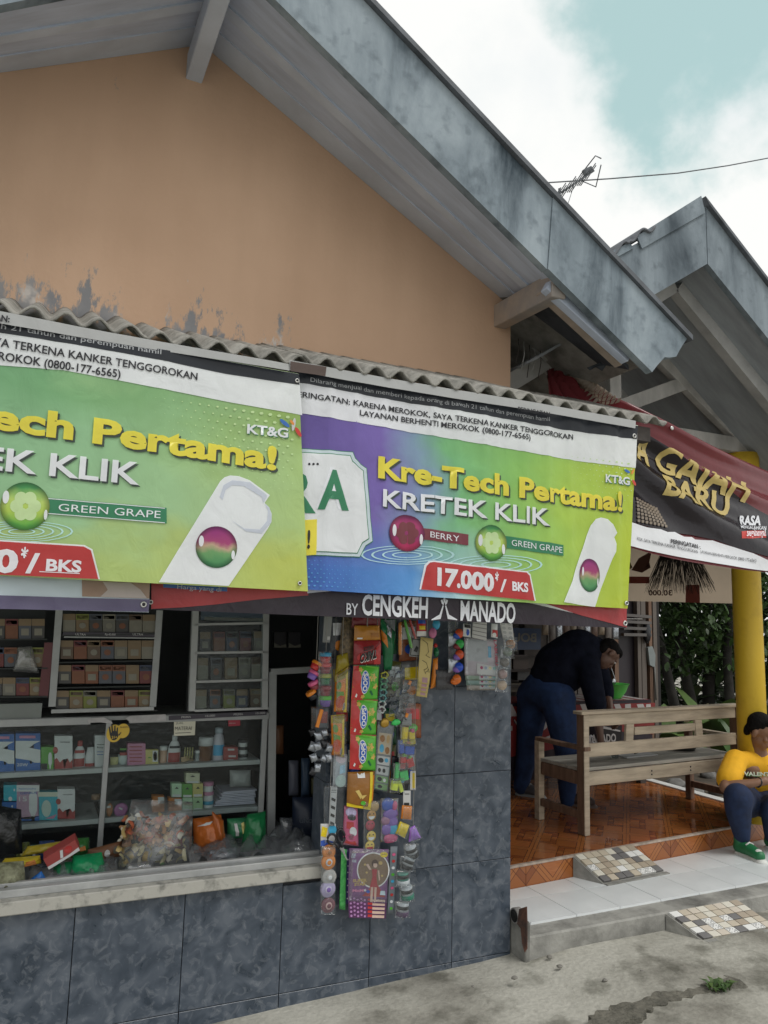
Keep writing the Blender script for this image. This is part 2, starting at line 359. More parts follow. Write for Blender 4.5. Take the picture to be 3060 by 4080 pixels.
def plastermat():
    m, n, b, N, L = nodemat('orange_plaster', .85, .2)
    g = N('ShaderNodeNewGeometry'); sx = N('ShaderNodeSeparateXYZ'); L(g.outputs['Position'], sx.inputs[0])
    n1 = N('ShaderNodeTexNoise'); n1.inputs['Scale'].default_value = 1.6; n1.inputs['Detail'].default_value = 5; L(g.outputs['Position'], n1.inputs['Vector'])
    c = ramp(N, L, n1.outputs[0], [(.3, (.60, .40, .275)), (.7, (.68, .465, .325))])
    ms = N('ShaderNodeMapping'); ms.inputs['Scale'].default_value = (5, 5, .6); L(g.outputs['Position'], ms.inputs[0]); ns = N('ShaderNodeTexNoise'); ns.inputs['Scale'].default_value = 1.; ns.inputs['Detail'].default_value = 7; L(ms.outputs[0], ns.inputs['Vector'])
    c = mixc(N, L, 1., c, ramp(N, L, ns.outputs[0], [(.3, (.95, .945, .94)), (.6, (1.01, 1.01, 1.01))]), 'MULTIPLY')
    # flaking paint just above the awning: cement and white primer show through in upright runs
    mp = N('ShaderNodeMapping'); mp.inputs['Scale'].default_value = (15, 15, 5.5); L(g.outputs['Position'], mp.inputs[0])
    n2 = N('ShaderNodeTexNoise'); n2.inputs['Scale'].default_value = 1.0; n2.inputs['Detail'].default_value = 9; n2.inputs['Roughness'].default_value = .72; L(mp.outputs[0], n2.inputs['Vector'])
    mp3 = N('ShaderNodeMapping'); mp3.inputs['Scale'].default_value = (3.3, 1, .25); L(g.outputs['Position'], mp3.inputs[0])
    n3 = N('ShaderNodeTexNoise'); n3.inputs['Scale'].default_value = 1.; n3.inputs['Detail'].default_value = 2; L(mp3.outputs[0], n3.inputs['Vector'])
    hz = N('ShaderNodeMapRange'); L(sx.outputs['Z'], hz.inputs[0]); hz.inputs[1].default_value = 2.70; hz.inputs[2].default_value = 3.20; hz.inputs[3].default_value = .225; hz.inputs[4].default_value = -.08
    hx = N('ShaderNodeMapRange'); L(sx.outputs['X'], hx.inputs[0]); hx.inputs[1].default_value = -.2; hx.inputs[2].default_value = 1.7; hx.inputs[3].default_value = .04; hx.inputs[4].default_value = -.20
    a = N('ShaderNodeMath', operation='ADD'); L(hz.outputs[0], a.inputs[0]); L(hx.outputs[0], a.inputs[1])
    a2 = N('ShaderNodeMath', operation='MULTIPLY_ADD'); L(n3.outputs[0], a2.inputs[0]); a2.inputs[1].default_value = .75; L(a.outputs[0], a2.inputs[2])
    a3 = N('ShaderNodeMath', operation='ADD'); L(a2.outputs[0], a3.inputs[0]); L(n2.outputs[0], a3.inputs[1])
    f = ramp(N, L, a3.outputs[0], [(.985, (0, 0, 0)), (1.0, (1, 1, 1))])
    f2 = N('ShaderNodeMapRange'); L(a3.outputs[0], f2.inputs[0]); f2.inputs[1].default_value = .985; f2.inputs[2].default_value = 1.05
    n4 = N('ShaderNodeTexNoise'); n4.inputs['Scale'].default_value = 5; n4.inputs['Detail'].default_value = 4; L(g.outputs['Position'], n4.inputs['Vector'])
    pc = ramp(N, L, n4.outputs[0], [(.42, (.26, .26, .27)), (.58, (.34, .33, .33)), (.62, (.62, .57, .53))])
    L(mixc(N, L, f2.outputs[0], c, pc), b.inputs['Base Color'])
    nb = N('ShaderNodeTexNoise'); nb.inputs['Scale'].default_value = 30; nb.inputs['Detail'].default_value = 6; L(g.outputs['Position'], nb.inputs['Vector'])
    bp = N('ShaderNodeBump'); bp.inputs['Strength'].default_value = .25; bp.inputs['Distance'].default_value = .01; L(nb.outputs[0], bp.inputs['Height']); L(bp.outputs[0], b.inputs['Normal'])
    return m
def weathered(name, hi, lo, mid, sc=2.2, stretch=(1, 1, .35)):
    m, n, b, N, L = nodemat(name, .8, .25)
    g = N('ShaderNodeNewGeometry'); mp = N('ShaderNodeMapping'); mp.inputs['Scale'].default_value = stretch; L(g.outputs['Position'], mp.inputs[0])
    n1 = N('ShaderNodeTexNoise'); n1.inputs['Scale'].default_value = sc; n1.inputs['Detail'].default_value = 8; n1.inputs['Roughness'].default_value = .62; n1.inputs['Distortion'].default_value = .4; L(mp.outputs[0], n1.inputs['Vector'])
    n2 = N('ShaderNodeTexNoise'); n2.inputs['Scale'].default_value = 14; n2.inputs['Detail'].default_value = 5; L(g.outputs['Position'], n2.inputs['Vector'])
    c = ramp(N, L, n1.outputs[0], [(.34, lo), (.47, mid), (.60, hi)])
    f = ramp(N, L, n2.outputs[0], [(.55, (0, 0, 0)), (.75, (.5, .5, .5))])
    L(mixc(N, L, f, c, lo), b.inputs['Base Color'])
    bp = N('ShaderNodeBump'); bp.inputs['Strength'].default_value = .3; bp.inputs['Distance'].default_value = .01; L(n2.outputs[0], bp.inputs['Height']); L(bp.outputs[0], b.inputs['Normal'])
    return m
def groundmat():
    m, n, b, N, L = nodemat('concrete_ground', .9, .2)
    g = N('ShaderNodeNewGeometry')
    n1 = N('ShaderNodeTexNoise'); n1.inputs['Scale'].default_value = 1.3; n1.inputs['Detail'].default_value = 8; n1.inputs['Roughness'].default_value = .65; L(g.outputs['Position'], n1.inputs['Vector'])
    n2 = N('ShaderNodeTexNoise'); n2.inputs['Scale'].default_value = 45; n2.inputs['Detail'].default_value = 5; L(g.outputs['Position'], n2.inputs['Vector'])
    n3 = N('ShaderNodeTexNoise'); n3.inputs['Scale'].default_value = 5; n3.inputs['Detail'].default_value = 7; L(g.outputs['Position'], n3.inputs['Vector'])
    c = ramp(N, L, n1.outputs[0], [(.34, (.21, .20, .172)), (.48, (.335, .325, .285)), (.62, (.45, .44, .39))])
    d = ramp(N, L, n3.outputs[0], [(.36, (.50, .50, .48)), (.50, (1, 1, 1))])
    c = mixc(N, L, 1.0, c, d, 'MULTIPLY')
    e = ramp(N, L, n2.outputs[0], [(.35, (.90, .90, .90)), (.65, (1.05, 1.05, 1.05))])
    L(mixc(N, L, 1.0, c, e, 'MULTIPLY'), b.inputs['Base Color'])
    ad = N('ShaderNodeMath', operation='ADD'); L(n2.outputs[0], ad.inputs[0]); L(n3.outputs[0], ad.inputs[1])
    bp = N('ShaderNodeBump'); bp.inputs['Strength'].default_value = .5; bp.inputs['Distance'].default_value = .012; L(ad.outputs[0], bp.inputs['Height']); L(bp.outputs[0], b.inputs['Normal'])
    return m
def parquetmat():
    """orange ceramic tile printed with crossing bands like inlaid wood; UV runs 0-1 over one tile"""
    m, n, b, N, L = nodemat('orange_floor_tile', .16, .5)
    t = N('ShaderNodeTexCoord'); s = N('ShaderNodeSeparateXYZ'); L(t.outputs['UV'], s.inputs[0])
    def mth(op, a, c=None):
        q = N('ShaderNodeMath', operation=op)
        for i, x in enumerate((a, c)):
            if x is None: continue
            if hasattr(x, 'is_linked'): L(x, q.inputs[i])
            else: q.inputs[i].default_value = x
        return q.outputs[0]
    x = mth('ABSOLUTE', mth('SUBTRACT', s.outputs[0], .5)); y = mth('ABSOLUTE', mth('SUBTRACT', s.outputs[1], .5))
    d = mth('ABSOLUTE', mth('SUBTRACT', x, y)); e = mth('ADD', x, y)
    band = mth('LESS_THAN', d, .085); line = mth('LESS_THAN', mth('ABSOLUTE', mth('SUBTRACT', d, .085)), .008); mid = mth('LESS_THAN', d, .006)
    ring = mth('LESS_THAN', mth('ABSOLUTE', mth('SUBTRACT', e, .62)), .07); rl = mth('LESS_THAN', mth('ABSOLUTE', mth('SUBTRACT', mth('ABSOLUTE', mth('SUBTRACT', e, .62)), .07)), .008)
    side = mth('GREATER_THAN', x, y)
    mp = N('ShaderNodeMapping'); mp.inputs['Scale'].default_value = (3, 26, 1); L(t.outputs['UV'], mp.inputs[0])
    gr = N('ShaderNodeTexNoise'); gr.inputs['Scale'].default_value = 2; gr.inputs['Detail'].default_value = 4; L(mp.outputs[0], gr.inputs['Vector'])
    base = ramp(N, L, gr.outputs[0], [(.3, (.30, .095, .028)), (.7, (.42, .15, .045))])
    c = mixc(N, L, side, base, (.31, .105, .03)); c = mixc(N, L, ring, c, (.235, .072, .022)); c = mixc(N, L, band, c, (.37, .135, .04))
    ln = mth('MAXIMUM', mth('MAXIMUM', line, mid), rl); c = mixc(N, L, ln, c, (.12, .035, .012))
    L(c, b.inputs['Base Color'])
    g = N('ShaderNodeNewGeometry'); nr = N('ShaderNodeTexNoise'); nr.inputs['Scale'].default_value = 3.5; nr.inputs['Detail'].default_value = 5; L(g.outputs['Position'], nr.inputs['Vector'])
    r = N('ShaderNodeMapRange'); L(nr.outputs[0], r.inputs[0]); r.inputs[1].default_value = .35; r.inputs[2].default_value = .65; r.inputs[3].default_value = .03; r.inputs[4].default_value = .16; L(r.outputs[0], b.inputs['Roughness'])
    nb = N('ShaderNodeTexNoise'); nb.inputs['Scale'].default_value = 9; nb.inputs['Detail'].default_value = 3; L(g.outputs['Position'], nb.inputs['Vector'])
    bp = N('ShaderNodeBump'); bp.inputs['Strength'].default_value = .12; bp.inputs['Distance'].default_value = .01; L(nb.outputs[0], bp.inputs['Height']); L(bp.outputs[0], b.inputs['Normal'])
    return m
TILE, PLASTER, GROUND, PARQ = tilemat(), plastermat(), groundmat(), parquetmat()
FASC = weathered('weathered_fascia', (.32, .375, .415), (.05, .07, .088), (.205, .25, .285), 2.4, (1, 1, .32))
FASC2 = weathered('weathered_fascia_grey', (.26, .305, .34), (.055, .072, .088), (.165, .20, .228), 2.2, (1, 1, .32))
SOFF = M('soffit_board', (.50, .57, .70), .8, .12, 2.5, stretch=(1, 6, 1))
SOFF2 = M('soffit_board_pale', (.55, .62, .73), .8, .10, 3)
TIMB = M('pale_weathered_timber', (.42, .41, .39), .85, .25, 6, bump=.2, stretch=(1, 1, .4))
DARKT = M('dark_timber', (.07, .06, .055), .8, .3, 5, bump=.2)
ASB = M('cement_sheet', (.33, .325, .30), .9, 0, 7, c2=(.15, .15, .14), bump=.4, bsc=60)
GROUT = M('dark_grout', (.05, .05, .055), .9, .1)
CONC = M('grey_concrete', (.33, .325, .30), .9, 0, 4.5, c2=(.12, .118, .108), bump=.7, bsc=26, lo=.32, hi=.58)
WHITE_T = M('white_floor_tile', (.74, .77, .78), .28, 0, 2.2, c2=(.62, .65, .66), bump=.0)
LEDGE = M('chipped_white_sill', (.44, .43, .39), .6, 0, 16, c2=(.20, .20, .18), bump=.15, lo=.33, hi=.5)
ALU = M('dull_aluminium', (.45, .46, .46), .4, .15, 8, metal=.3)
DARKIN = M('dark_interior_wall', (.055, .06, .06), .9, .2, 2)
YELL = M('yellow_column_paint', (.66, .44, .028), .5, 0, 5, c2=(.52, .33, .025), bump=.12, bsc=30, lo=.25, hi=.5)
# ================================================================== ground
def gz(x, y):
    s = min(1, max(0, (x-2.1)/.5)); s = s*s*(3-2*s)
    return -.062-.035*min(3.5, max(0, 2.27-x))+.035*s
gx = [-60, -20, -6, -3]+[-1.5+.15*i for i in range(56)]+[8, 12, 20, 60]
gy = [-40, -12, -5, -3]+[-2+.12*i for i in range(21)]+[.8, 1.5, 3, 6, 12, 40, 80]
vs = [(x, y, gz(x, y)+(.006*mnoise.noise(V((x*2, y*2, 0)))+.004*mnoise.noise(V((x*6, y*6, 1))) if -3 < x < 8 and y < .6 else 0)) for y in gy for x in gx]
nX = len(gx)
gr = mesh('ground', vs, [(j*nX+i, j*nX+i+1, (j+1)*nX+i+1, (j+1)*nX+i) for j in range(len(gy)-1) for i in range(nX-1)], GROUND, smooth=True)
tag(gr, 'grey stained concrete ground in front of the shop', kind='structure')
def slab(name, pxs, z0, h, mat, seed, label):
    """raised worn slab whose outline is given by photo pixels on the ground; wobbled edge"""
    base = [at(*p, z=z0) for p in pxs]; pts = []
    for a, b in zip(base, base[1:]+base[:1]):
        k = max(2, int((b-a).length/.018))
        for i in range(k):
            q = a.lerp(b, i/k); nn = V((-(b-a).y, (b-a).x, 0)).normalized()
            pts.append(q+nn*(.05*mnoise.noise(V((q.x*9+seed, q.y*9, 0)))+.03*mnoise.noise(V((q.x*31+seed, q.y*31, 0)))))
    n = len(pts); vs = [(p.x, p.y, p.z+h+.004*mnoise.noise(p*8)) for p in pts]+[(p.x*1.0, p.y, p.z-.02) for p in pts]
    fs = [tuple(range(n))]+[(i, n+i, n+(i+1) % n, (i+1) % n) for i in range(n)]
    b = bmesh.new(); bv = [b.verts.new(v) for v in vs]
    for f in fs: b.faces.new([bv[i] for i in f])
    bmesh.ops.recalc_face_normals(b, faces=b.faces[:]); bmesh.ops.triangulate(b, faces=b.faces[:])
    v2 = [v.co.copy() for v in b.verts]; b.verts.index_update(); f2 = [tuple(v.index for v in f.verts) for f in b.faces]; b.free()
    return tag(mesh(name, v2, f2, mat), label, kind='structure')
DIRT = M('dark_damp_dirt', (.075, .072, .058), .95, 0, 20, c2=(.17, .16, .13), bump=1., bsc=60)
slab('dirt_gap', [(2290, 4140), (2380, 4050), (2460, 4010), (2540, 3990), (2600, 3965), (2680, 3950), (2760, 3938), (2830, 3915), (2890, 3885), (2930, 3905), (2960, 3925), (2880, 3950), (2800, 3968), (2700, 3978), (2640, 4000), (2560, 4020), (2500, 4060), (2420, 4200)], -.027, .004, DIRT, 5, 'dark damp dirt filling the crack in the concrete')
# ================================================================== shop house
house = thing('shop_house', 'orange plastered shop with a gable roof and slate tiled counter wall', 'house', (0.5, 0, -.1))
AX, AZ = .523, 4.245
zs = lambda x: AZ-.55*(x-AX) if x > AX else AZ-.52*(AX-x)
def prism(name, prof, y0, y1, mat, parent):
    n = len(prof); vs = [(x, y, z) for y in (y0, y1) for x, z in prof]
    return mesh(name, vs, [tuple(range(n)), tuple(range(2*n-1, n-1, -1))]+[(i, n+i, n+(i+1) % n, (i+1) % n) for i in range(n)], mat, parent)
wall = prism('gable_wall', [(-2.6, 2.32), (2.27, 2.32), (2.27, zs(2.27)+.12), (AX, AZ+.14), (-2.6, zs(-2.6)+.12)], 0, .15, PLASTER, house)
prism('wall_pier', [(1.29, -.4), (2.268, -.4), (2.268, 2.319), (1.29, 2.319)], .0005, .15, PLASTER, house)
cw = bb('counter_wall', (-4, .0, -.5), (1.285, .12, .44), GROUT, house)
pier = bb('tile_backing', (1.287, -.004, -.5), (2.268, -.0015, 2.32), GROUT, house)
xj = [.248-.4215*2, .248-.4215, .248, .672, 1.093, 1.513, 1.941, 2.2725]; zj = [-.5, -.047, .393, .815, 1.235, 1.655, 2.075, 2.32]
g_ = .0016
for i in range(len(xj)-1):
    for j in range(len(zj)-1):
        x0, x1, z0, z1 = xj[i], xj[i+1], zj[j], zj[j+1]
        if j > 1 and x1 <= 1.3: continue
        if j == 1 or j == 0: par = cw if x1 < 1.3 else pier
        else: par = pier
        if j > 1: x0 = max(x0, 1.285)
        if j == 1 and x1 < 1.2: z1 = .43
        e = random.uniform(0, .0012)
        bb('tile', (x0+g_, -.014-e, z0+g_), (x1-g_, -.003 if par is pier else .001, z1-g_), TILE, par, .0012)
# end of the tiled wall
for j in range(1, len(zj)-1): bb('tile', (2.262, -.0, zj[j]+g_), (2.2745, .15, zj[j+1]-g_), TILE, pier)
for j in range(2, len(zj)-1): bb('tile', (1.274, -.012, zj[j]+g_), (1.2865, .15, zj[j+1]-g_), TILE, pier)
# counter sill
sill = bb('counter_sill', (-4, -.055, .418), (1.286, .06, .468), LEDGE, house, .004)
bb('sill_rail', (-4, -.012, .468), (1.284, .022, .497), ALU, sill, .003)
bb('sill_rail', (-4, .034, .468), (1.284, .058, .508), ALU, sill, .003)
bb('counter_top', (-4, .06, .41), (1.286, 1.2, .47), M('counter_top_grey', (.16, .17, .175), .6, .2), house)
# inside of the shop
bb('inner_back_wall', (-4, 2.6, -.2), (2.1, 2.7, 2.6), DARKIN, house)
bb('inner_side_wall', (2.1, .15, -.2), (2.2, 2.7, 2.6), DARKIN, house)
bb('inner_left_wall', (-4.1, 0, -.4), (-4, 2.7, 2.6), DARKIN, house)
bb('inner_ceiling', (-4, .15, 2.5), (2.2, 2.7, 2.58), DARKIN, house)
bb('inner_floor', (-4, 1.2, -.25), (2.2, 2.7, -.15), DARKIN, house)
# roof
FY = -.65
ft = lambda x: 4.095-.661*(x-1.181) if x > AX else 4.53-.661*(AX-x)
fb = lambda x: 3.695-.643*(x-1.193) if x > AX else 4.126-.643*(AX-x)
def plate(name, pts, y0, y1, mat, parent, **k):
    m = len(pts); vs = [(x, y, z) for y in (y0, y1) for x, z in pts]
    return mesh(name, vs, [tuple(range(m)), tuple(range(2*m-1, m-1, -1))]+[(i, m+i, m+(i+1) % m, (i+1) % m) for i in range(m)], mat, parent, **k)
def roofsheet(name, f, x0, x1, y0, y1, t, mat, parent, nx=1):
    xs_ = [x0+(x1-x0)*i/nx for i in range(nx+1)]
    pts = [(x, f(x)) for x in xs_]+[(x, f(x)+t) for x in reversed(xs_)]
    return plate(name, pts, y0, y1, mat, parent)
roof = roofsheet('roof', lambda x: ft(x)-.10, AX, 2.82, FY+.05, 5.2, .06, ASB, house)
roofsheet('roof_sheet', lambda x: ft(x)-.10, -4, AX-.002, FY+.05, 5.2, .06, ASB, roof)
xs1 = 2.02
p_ = lambda px, py: (lambda q: (q.x, q.z))(at(px, py, y=FY))
plate('fascia_board', [(AX, fb(AX)), (xs1, fb(xs1)), (xs1+.03, ft(xs1+.03)), (AX, ft(AX))], FY-.02, FY+.02, FASC, roof)
tail = [p_(2583, 1488), p_(2604, 1461), p_(2633, 1429), p_(2650, 1431), p_(2679, 1427), p_(2690, 1405), p_(2705, 1380), p_(2722, 1356)]
plate('fascia_board', [(xs1+.002, fb(xs1))]+tail+[(xs1+.032, ft(xs1+.03))], FY-.026, FY+.016, FASC, roof)
plate('fascia_board', [(-4, fb(-4)), (AX-.003, fb(AX)), (AX-.003, ft(AX)), (-4, ft(-4))], FY-.02, FY+.02, FASC, roof)
EDGE = M('dark_roof_edge', (.10, .11, .125), .7, .3, 9)
xe = tail[-1][0]
plate('edge_trim', [(AX, ft(AX)+.003), (xe+.02, ft(xe+.02)+.003), (xe+.02, ft(xe+.02)+.03), (AX, ft(AX)+.03)], FY-.045, FY+.06, EDGE, roof)
# soffit boards between the wall and the fascia, stepping like lapped planks
ys = [.0, -.15, -.17, -.33, -.37, -.50, -.625]
def so_z(x, y): t = -y/.63; return zs(x)*(1-t)+(fb(x)+.045)*t
def soff(xa, xb, ya, yb, dz, mat, nm='soffit_board'):
    N_ = 8; vs, fs = [], []
    for i in range(N_+1):
        x = xa+(xb-xa)*i/N_
        for y, o in ((ya, 0), (yb, 0), (yb, .025), (ya, .025)): vs.append((x, y, so_z(x, y)+dz+o))
    for i in range(N_):
        for k in range(4): a = i*4+k; b2 = i*4+(k+1) % 4; fs.append((a, b2, b2+4, a+4))
    fs += [(3, 2, 1, 0), tuple(N_*4+k for k in range(4))]
    return mesh(nm, vs, fs, mat, roof)
for xa, xb in ((AX, 2.2), (-4, AX-.004)):
    soff(xa, xb, -.002, -.165, .0, SOFF2); soff(xa, xb, -.163, -.302, .006, SOFF); soff(xa, xb, -.30, -.37, -.006, SOFF2)
    soff(xa, xb, -.368, -.52, .004, SOFF); soff(xa, xb, -.515, -.628, -.003, SOFF)
beam('ridge_beam', (AX-.03, .1, AZ-.13), (AX-.03, -.63, AZ-.16), .075, .13, SOFF2, roof, .004)
beam('purlin', (2.215, .12, 3.225), (2.125, -.625, 3.13), .075, .125, M('peeling_purlin', (.43, .36, .30), .8, 0, 7, c2=(.30, .28, .27), bump=.3), roof, .004)
BAT = M('tan_batten', (.36, .30, .25), .8, .2, 6)
beam('eave_batten', at(2190, 1185, y=-.5)-V((.05, 0, -.03)), at(2472, 1445, y=-.5), .05, .055, BAT, roof, .003)
beam('eave_batten', at(2205, 1165, y=-.58)-V((.04, 0, -.03)), at(2500, 1425, y=-.58), .05, .07, SOFF, roof, .003)
# broken eave lining beyond the wall corner
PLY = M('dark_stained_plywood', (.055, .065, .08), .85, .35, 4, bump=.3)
def rag(name, pxy, mat, parent, t=.008):
    """torn panel: pixel outline with a depth for each corner"""
    c = [at(px, py, y=y) for px, py, y in pxy]; n = len(c); nn = (c[1]-c[0]).cross(c[2]-c[0]).normalized()*t
    return mesh(name, c+[q+nn for q in c], [tuple(range(n)), tuple(range(2*n-1, n-1, -1))]+[(i, n+i, n+(i+1) % n, (i+1) % n) for i in range(n)], mat, parent)
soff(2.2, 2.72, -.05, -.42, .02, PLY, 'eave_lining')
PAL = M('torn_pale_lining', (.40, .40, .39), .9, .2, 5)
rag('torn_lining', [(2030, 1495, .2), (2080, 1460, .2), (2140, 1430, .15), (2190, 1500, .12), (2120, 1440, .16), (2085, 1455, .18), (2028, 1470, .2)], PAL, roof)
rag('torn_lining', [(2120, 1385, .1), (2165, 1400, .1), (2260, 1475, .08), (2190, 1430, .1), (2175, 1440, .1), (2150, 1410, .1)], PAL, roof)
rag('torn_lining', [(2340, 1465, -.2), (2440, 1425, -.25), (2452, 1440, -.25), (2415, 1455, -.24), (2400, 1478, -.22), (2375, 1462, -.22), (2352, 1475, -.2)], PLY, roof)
for i in range(5):
    a = at(2065+22*i, 1350+12*i, y=.02); tube('loose_wire', [a, a+V((.004, 0, -.07)), a+V((-.012, .004, -.13-.03*(i % 3)))], .003, PAL if i % 2 else DARKT, roof, 5)
# ================================================================== awning
AWY, AWZ, PIT = -.675, 2.528, .1045
aw = thing('corrugated_awning', 'grey corrugated cement awning over the shop counter', 'awning', (.8, AWY, 2.5))
AWM = M('awning_sheet', (.34, .33, .30), .9, 0, 12, c2=(.13, .128, .115), bump=.6, bsc=70, lo=.3, hi=.6)
def awsheet(x0, x1, lift, y0):
    nu = int((x1-x0)/PIT*10); nv = 5
    def S(u, v):
        x = x0+(x1-x0)*u; y = y0+(.0-y0-.02)*v
        return (x, y, AWZ+lift+.40*(y-AWY)+.019*math.sin(2*math.pi*x/PIT)+.004*mnoise.noise(V((x*2, y*3, 0))))
    return gridmesh('sheet', S, nu, nv, AWM, aw, thick=.009)
awsheet(-2.2, -.55, 0, AWY); awsheet(-.62, .29, .010, AWY-.02); awsheet(.23, .93, .0, AWY+.005); awsheet(.87, 1.97, .010, AWY-.015); awsheet(1.90, 2.72, .0, AWY)
beam('front_beam', (-2.2, -.60, 2.475), (2.66, -.60, 2.475), .05, .07, DARKT, aw)
for x in (-.6, .55, 1.62, 2.25): beam('bracket', (x, -.61, 2.47), (x, .0, 2.66), .04, .05, DARKT, aw)
# ================================================================== porch and steps
rz = lambda x: .435+.103*(x-2.55)                       # front line of the raised floor
PX1 = 5.13
base = [(2.28, rz(2.28)), (PX1, rz(PX1)), (PX1, 3.2), (2.28, 3.2)]
pf = mesh('porch_floor', [(x, y+(.012 if i < 2 else 0), z) for z in (-.2, .182) for i, (x, y) in enumerate(base)], BF, CONC)
tag(pf, 'raised porch floor of glossy orange patterned tiles', kind='structure')
ts = .405
def qtile(name, c4, h, mat, parent):
    c = [V(q) for q in c4]; nn = (c[1]-c[0]).cross(c[3]-c[0]).normalized()*h
    vs = [q for q in c]+[q+nn for q in c]
    return mesh(name, vs, BF, mat, parent, uv=[(0, 0), (1, 0), (1, 1), (0, 1)]*2)
nxs = int((PX1-2.28)/ts)+1
for i in range(nxs):
    x0 = 2.28+i*ts; x1 = min(x0+ts, PX1)
    for j in range(7):
        y0 = lambda x: rz(x)+j*ts
        if y0(x0) > 3.1: continue
        f0 = min(1, (x1-x0)/ts)
        o = qtile('tile', [(x0+.0015, y0(x0)+.0015, .183), (x1-.0015, y0(x1)+.0015, .183), (x1-.0015, y0(x1)+ts-.0015, .183), (x0+.0015, y0(x0)+ts-.0015, .183)], .007, PARQ, pf)
    o = qtile('riser_tile', [(x0+.0015, rz(x0)+.010, .055), (x1-.0015, rz(x1)+.010, .055), (x1-.0015, rz(x1)+.010, .181), (x0+.0015, rz(x0)+.010, .181)], .011, PARQ, pf)
    for l in o.data.loops: u = o.data.uv_layers[0].data[l.index]; u.uv = (u.uv[0], .5+u.uv[1]*.32)
GRT = M('pale_grout_edge', (.42, .34, .28), .85, .3, 18, bump=.5)
beam('edge_grout', (2.285, rz(2.285)+.004, .186), (PX1, rz(PX1)+.004, .186), .022, .012, GRT, pf)
bb('edge_strip', (5.08, rz(5.08)+.02, .1905), (PX1+.04, 3.2, .2), M('white_edge_strip', (.7, .7, .68), .5, .1), pf)
st = mesh('porch_step', [(x, y, z) for z in (-.3, .058) for x, y in ((2.285, -.125), (7, -.10), (7, rz(7)+.05), (2.285, .5))], BF, CONC, bevel=.008)
tag(st, 'low concrete step topped with white tiles along the porch', kind='structure')
for i in range(14):
    x0 = 2.395+.2917*i-.2917+.0; x1 = x0+.2917
    for j in range(2):
        y0 = -.01+.29*j; k = .022*(x0-2.4)
        if j == 1: ya, yb = y0+k, (rz(x0)-.004, rz(x1)-.004)
        xa = max(x0, 2.292)
        if j == 0: c = [(xa, y0+k), (x1, y0+.022*(x1-2.4)), (x1, y0+.29+.022*(x1-2.4)), (xa, y0+.29+k)]
        else: c = [(xa, y0+k), (x1, y0+.022*(x1-2.4)), (x1, yb[1]), (xa, yb[0])]
        gq = .0018
        c = [(c[0][0]+gq, c[0][1]+gq), (c[1][0]-gq, c[1][1]+gq), (c[2][0]-gq, c[2][1]-gq), (c[3][0]+gq, c[3][1]-gq)]
        mesh('tile', [(x, y, z) for z in (.057, .069+random.uniform(0, .001)) for x, y in c], BF, WHITE_T, st)
# broken end of the step with the drain pipe
endc = bb('step_end', (2.279, -.13, -.2), (2.31, .02, .125), CONC, st, .006)
RUST = M('rusty_brick_red', (.13, .055, .035), .9, 0, 12, c2=(.045, .03, .026), bump=.7)
rag('rust_patch', [(2068, 3622, -.10), (2098, 3612, -.155), (2100, 3690, -.155), (2099, 3780, -.155), (2090, 3795, -.15), (2080, 3760, -.13), (2074, 3700, -.115), (2060, 3680, -.10)], RUST, endc, .004)
pc = at(2052, 3648, x=2.272)
lathe('pipe', pc, [(.036, .03), (.036, -.006), (.029, -.006), (.029, .02), (.002, .021)], M('old_grey_pipe', (.22, .21, .2), .6, .3, 9), endc, 18, Matrix.Rotation(R_(90), 3, 'Y'))
lathe('pipe_bore', pc+V((-.0075, 0, 0)), [(.0285, 0), (.0285, .001), (.001, .001)], M('pipe_dark', (.006, .006, .006), 1, 0), endc, 18, Matrix.Rotation(R_(90), 3, 'Y'))
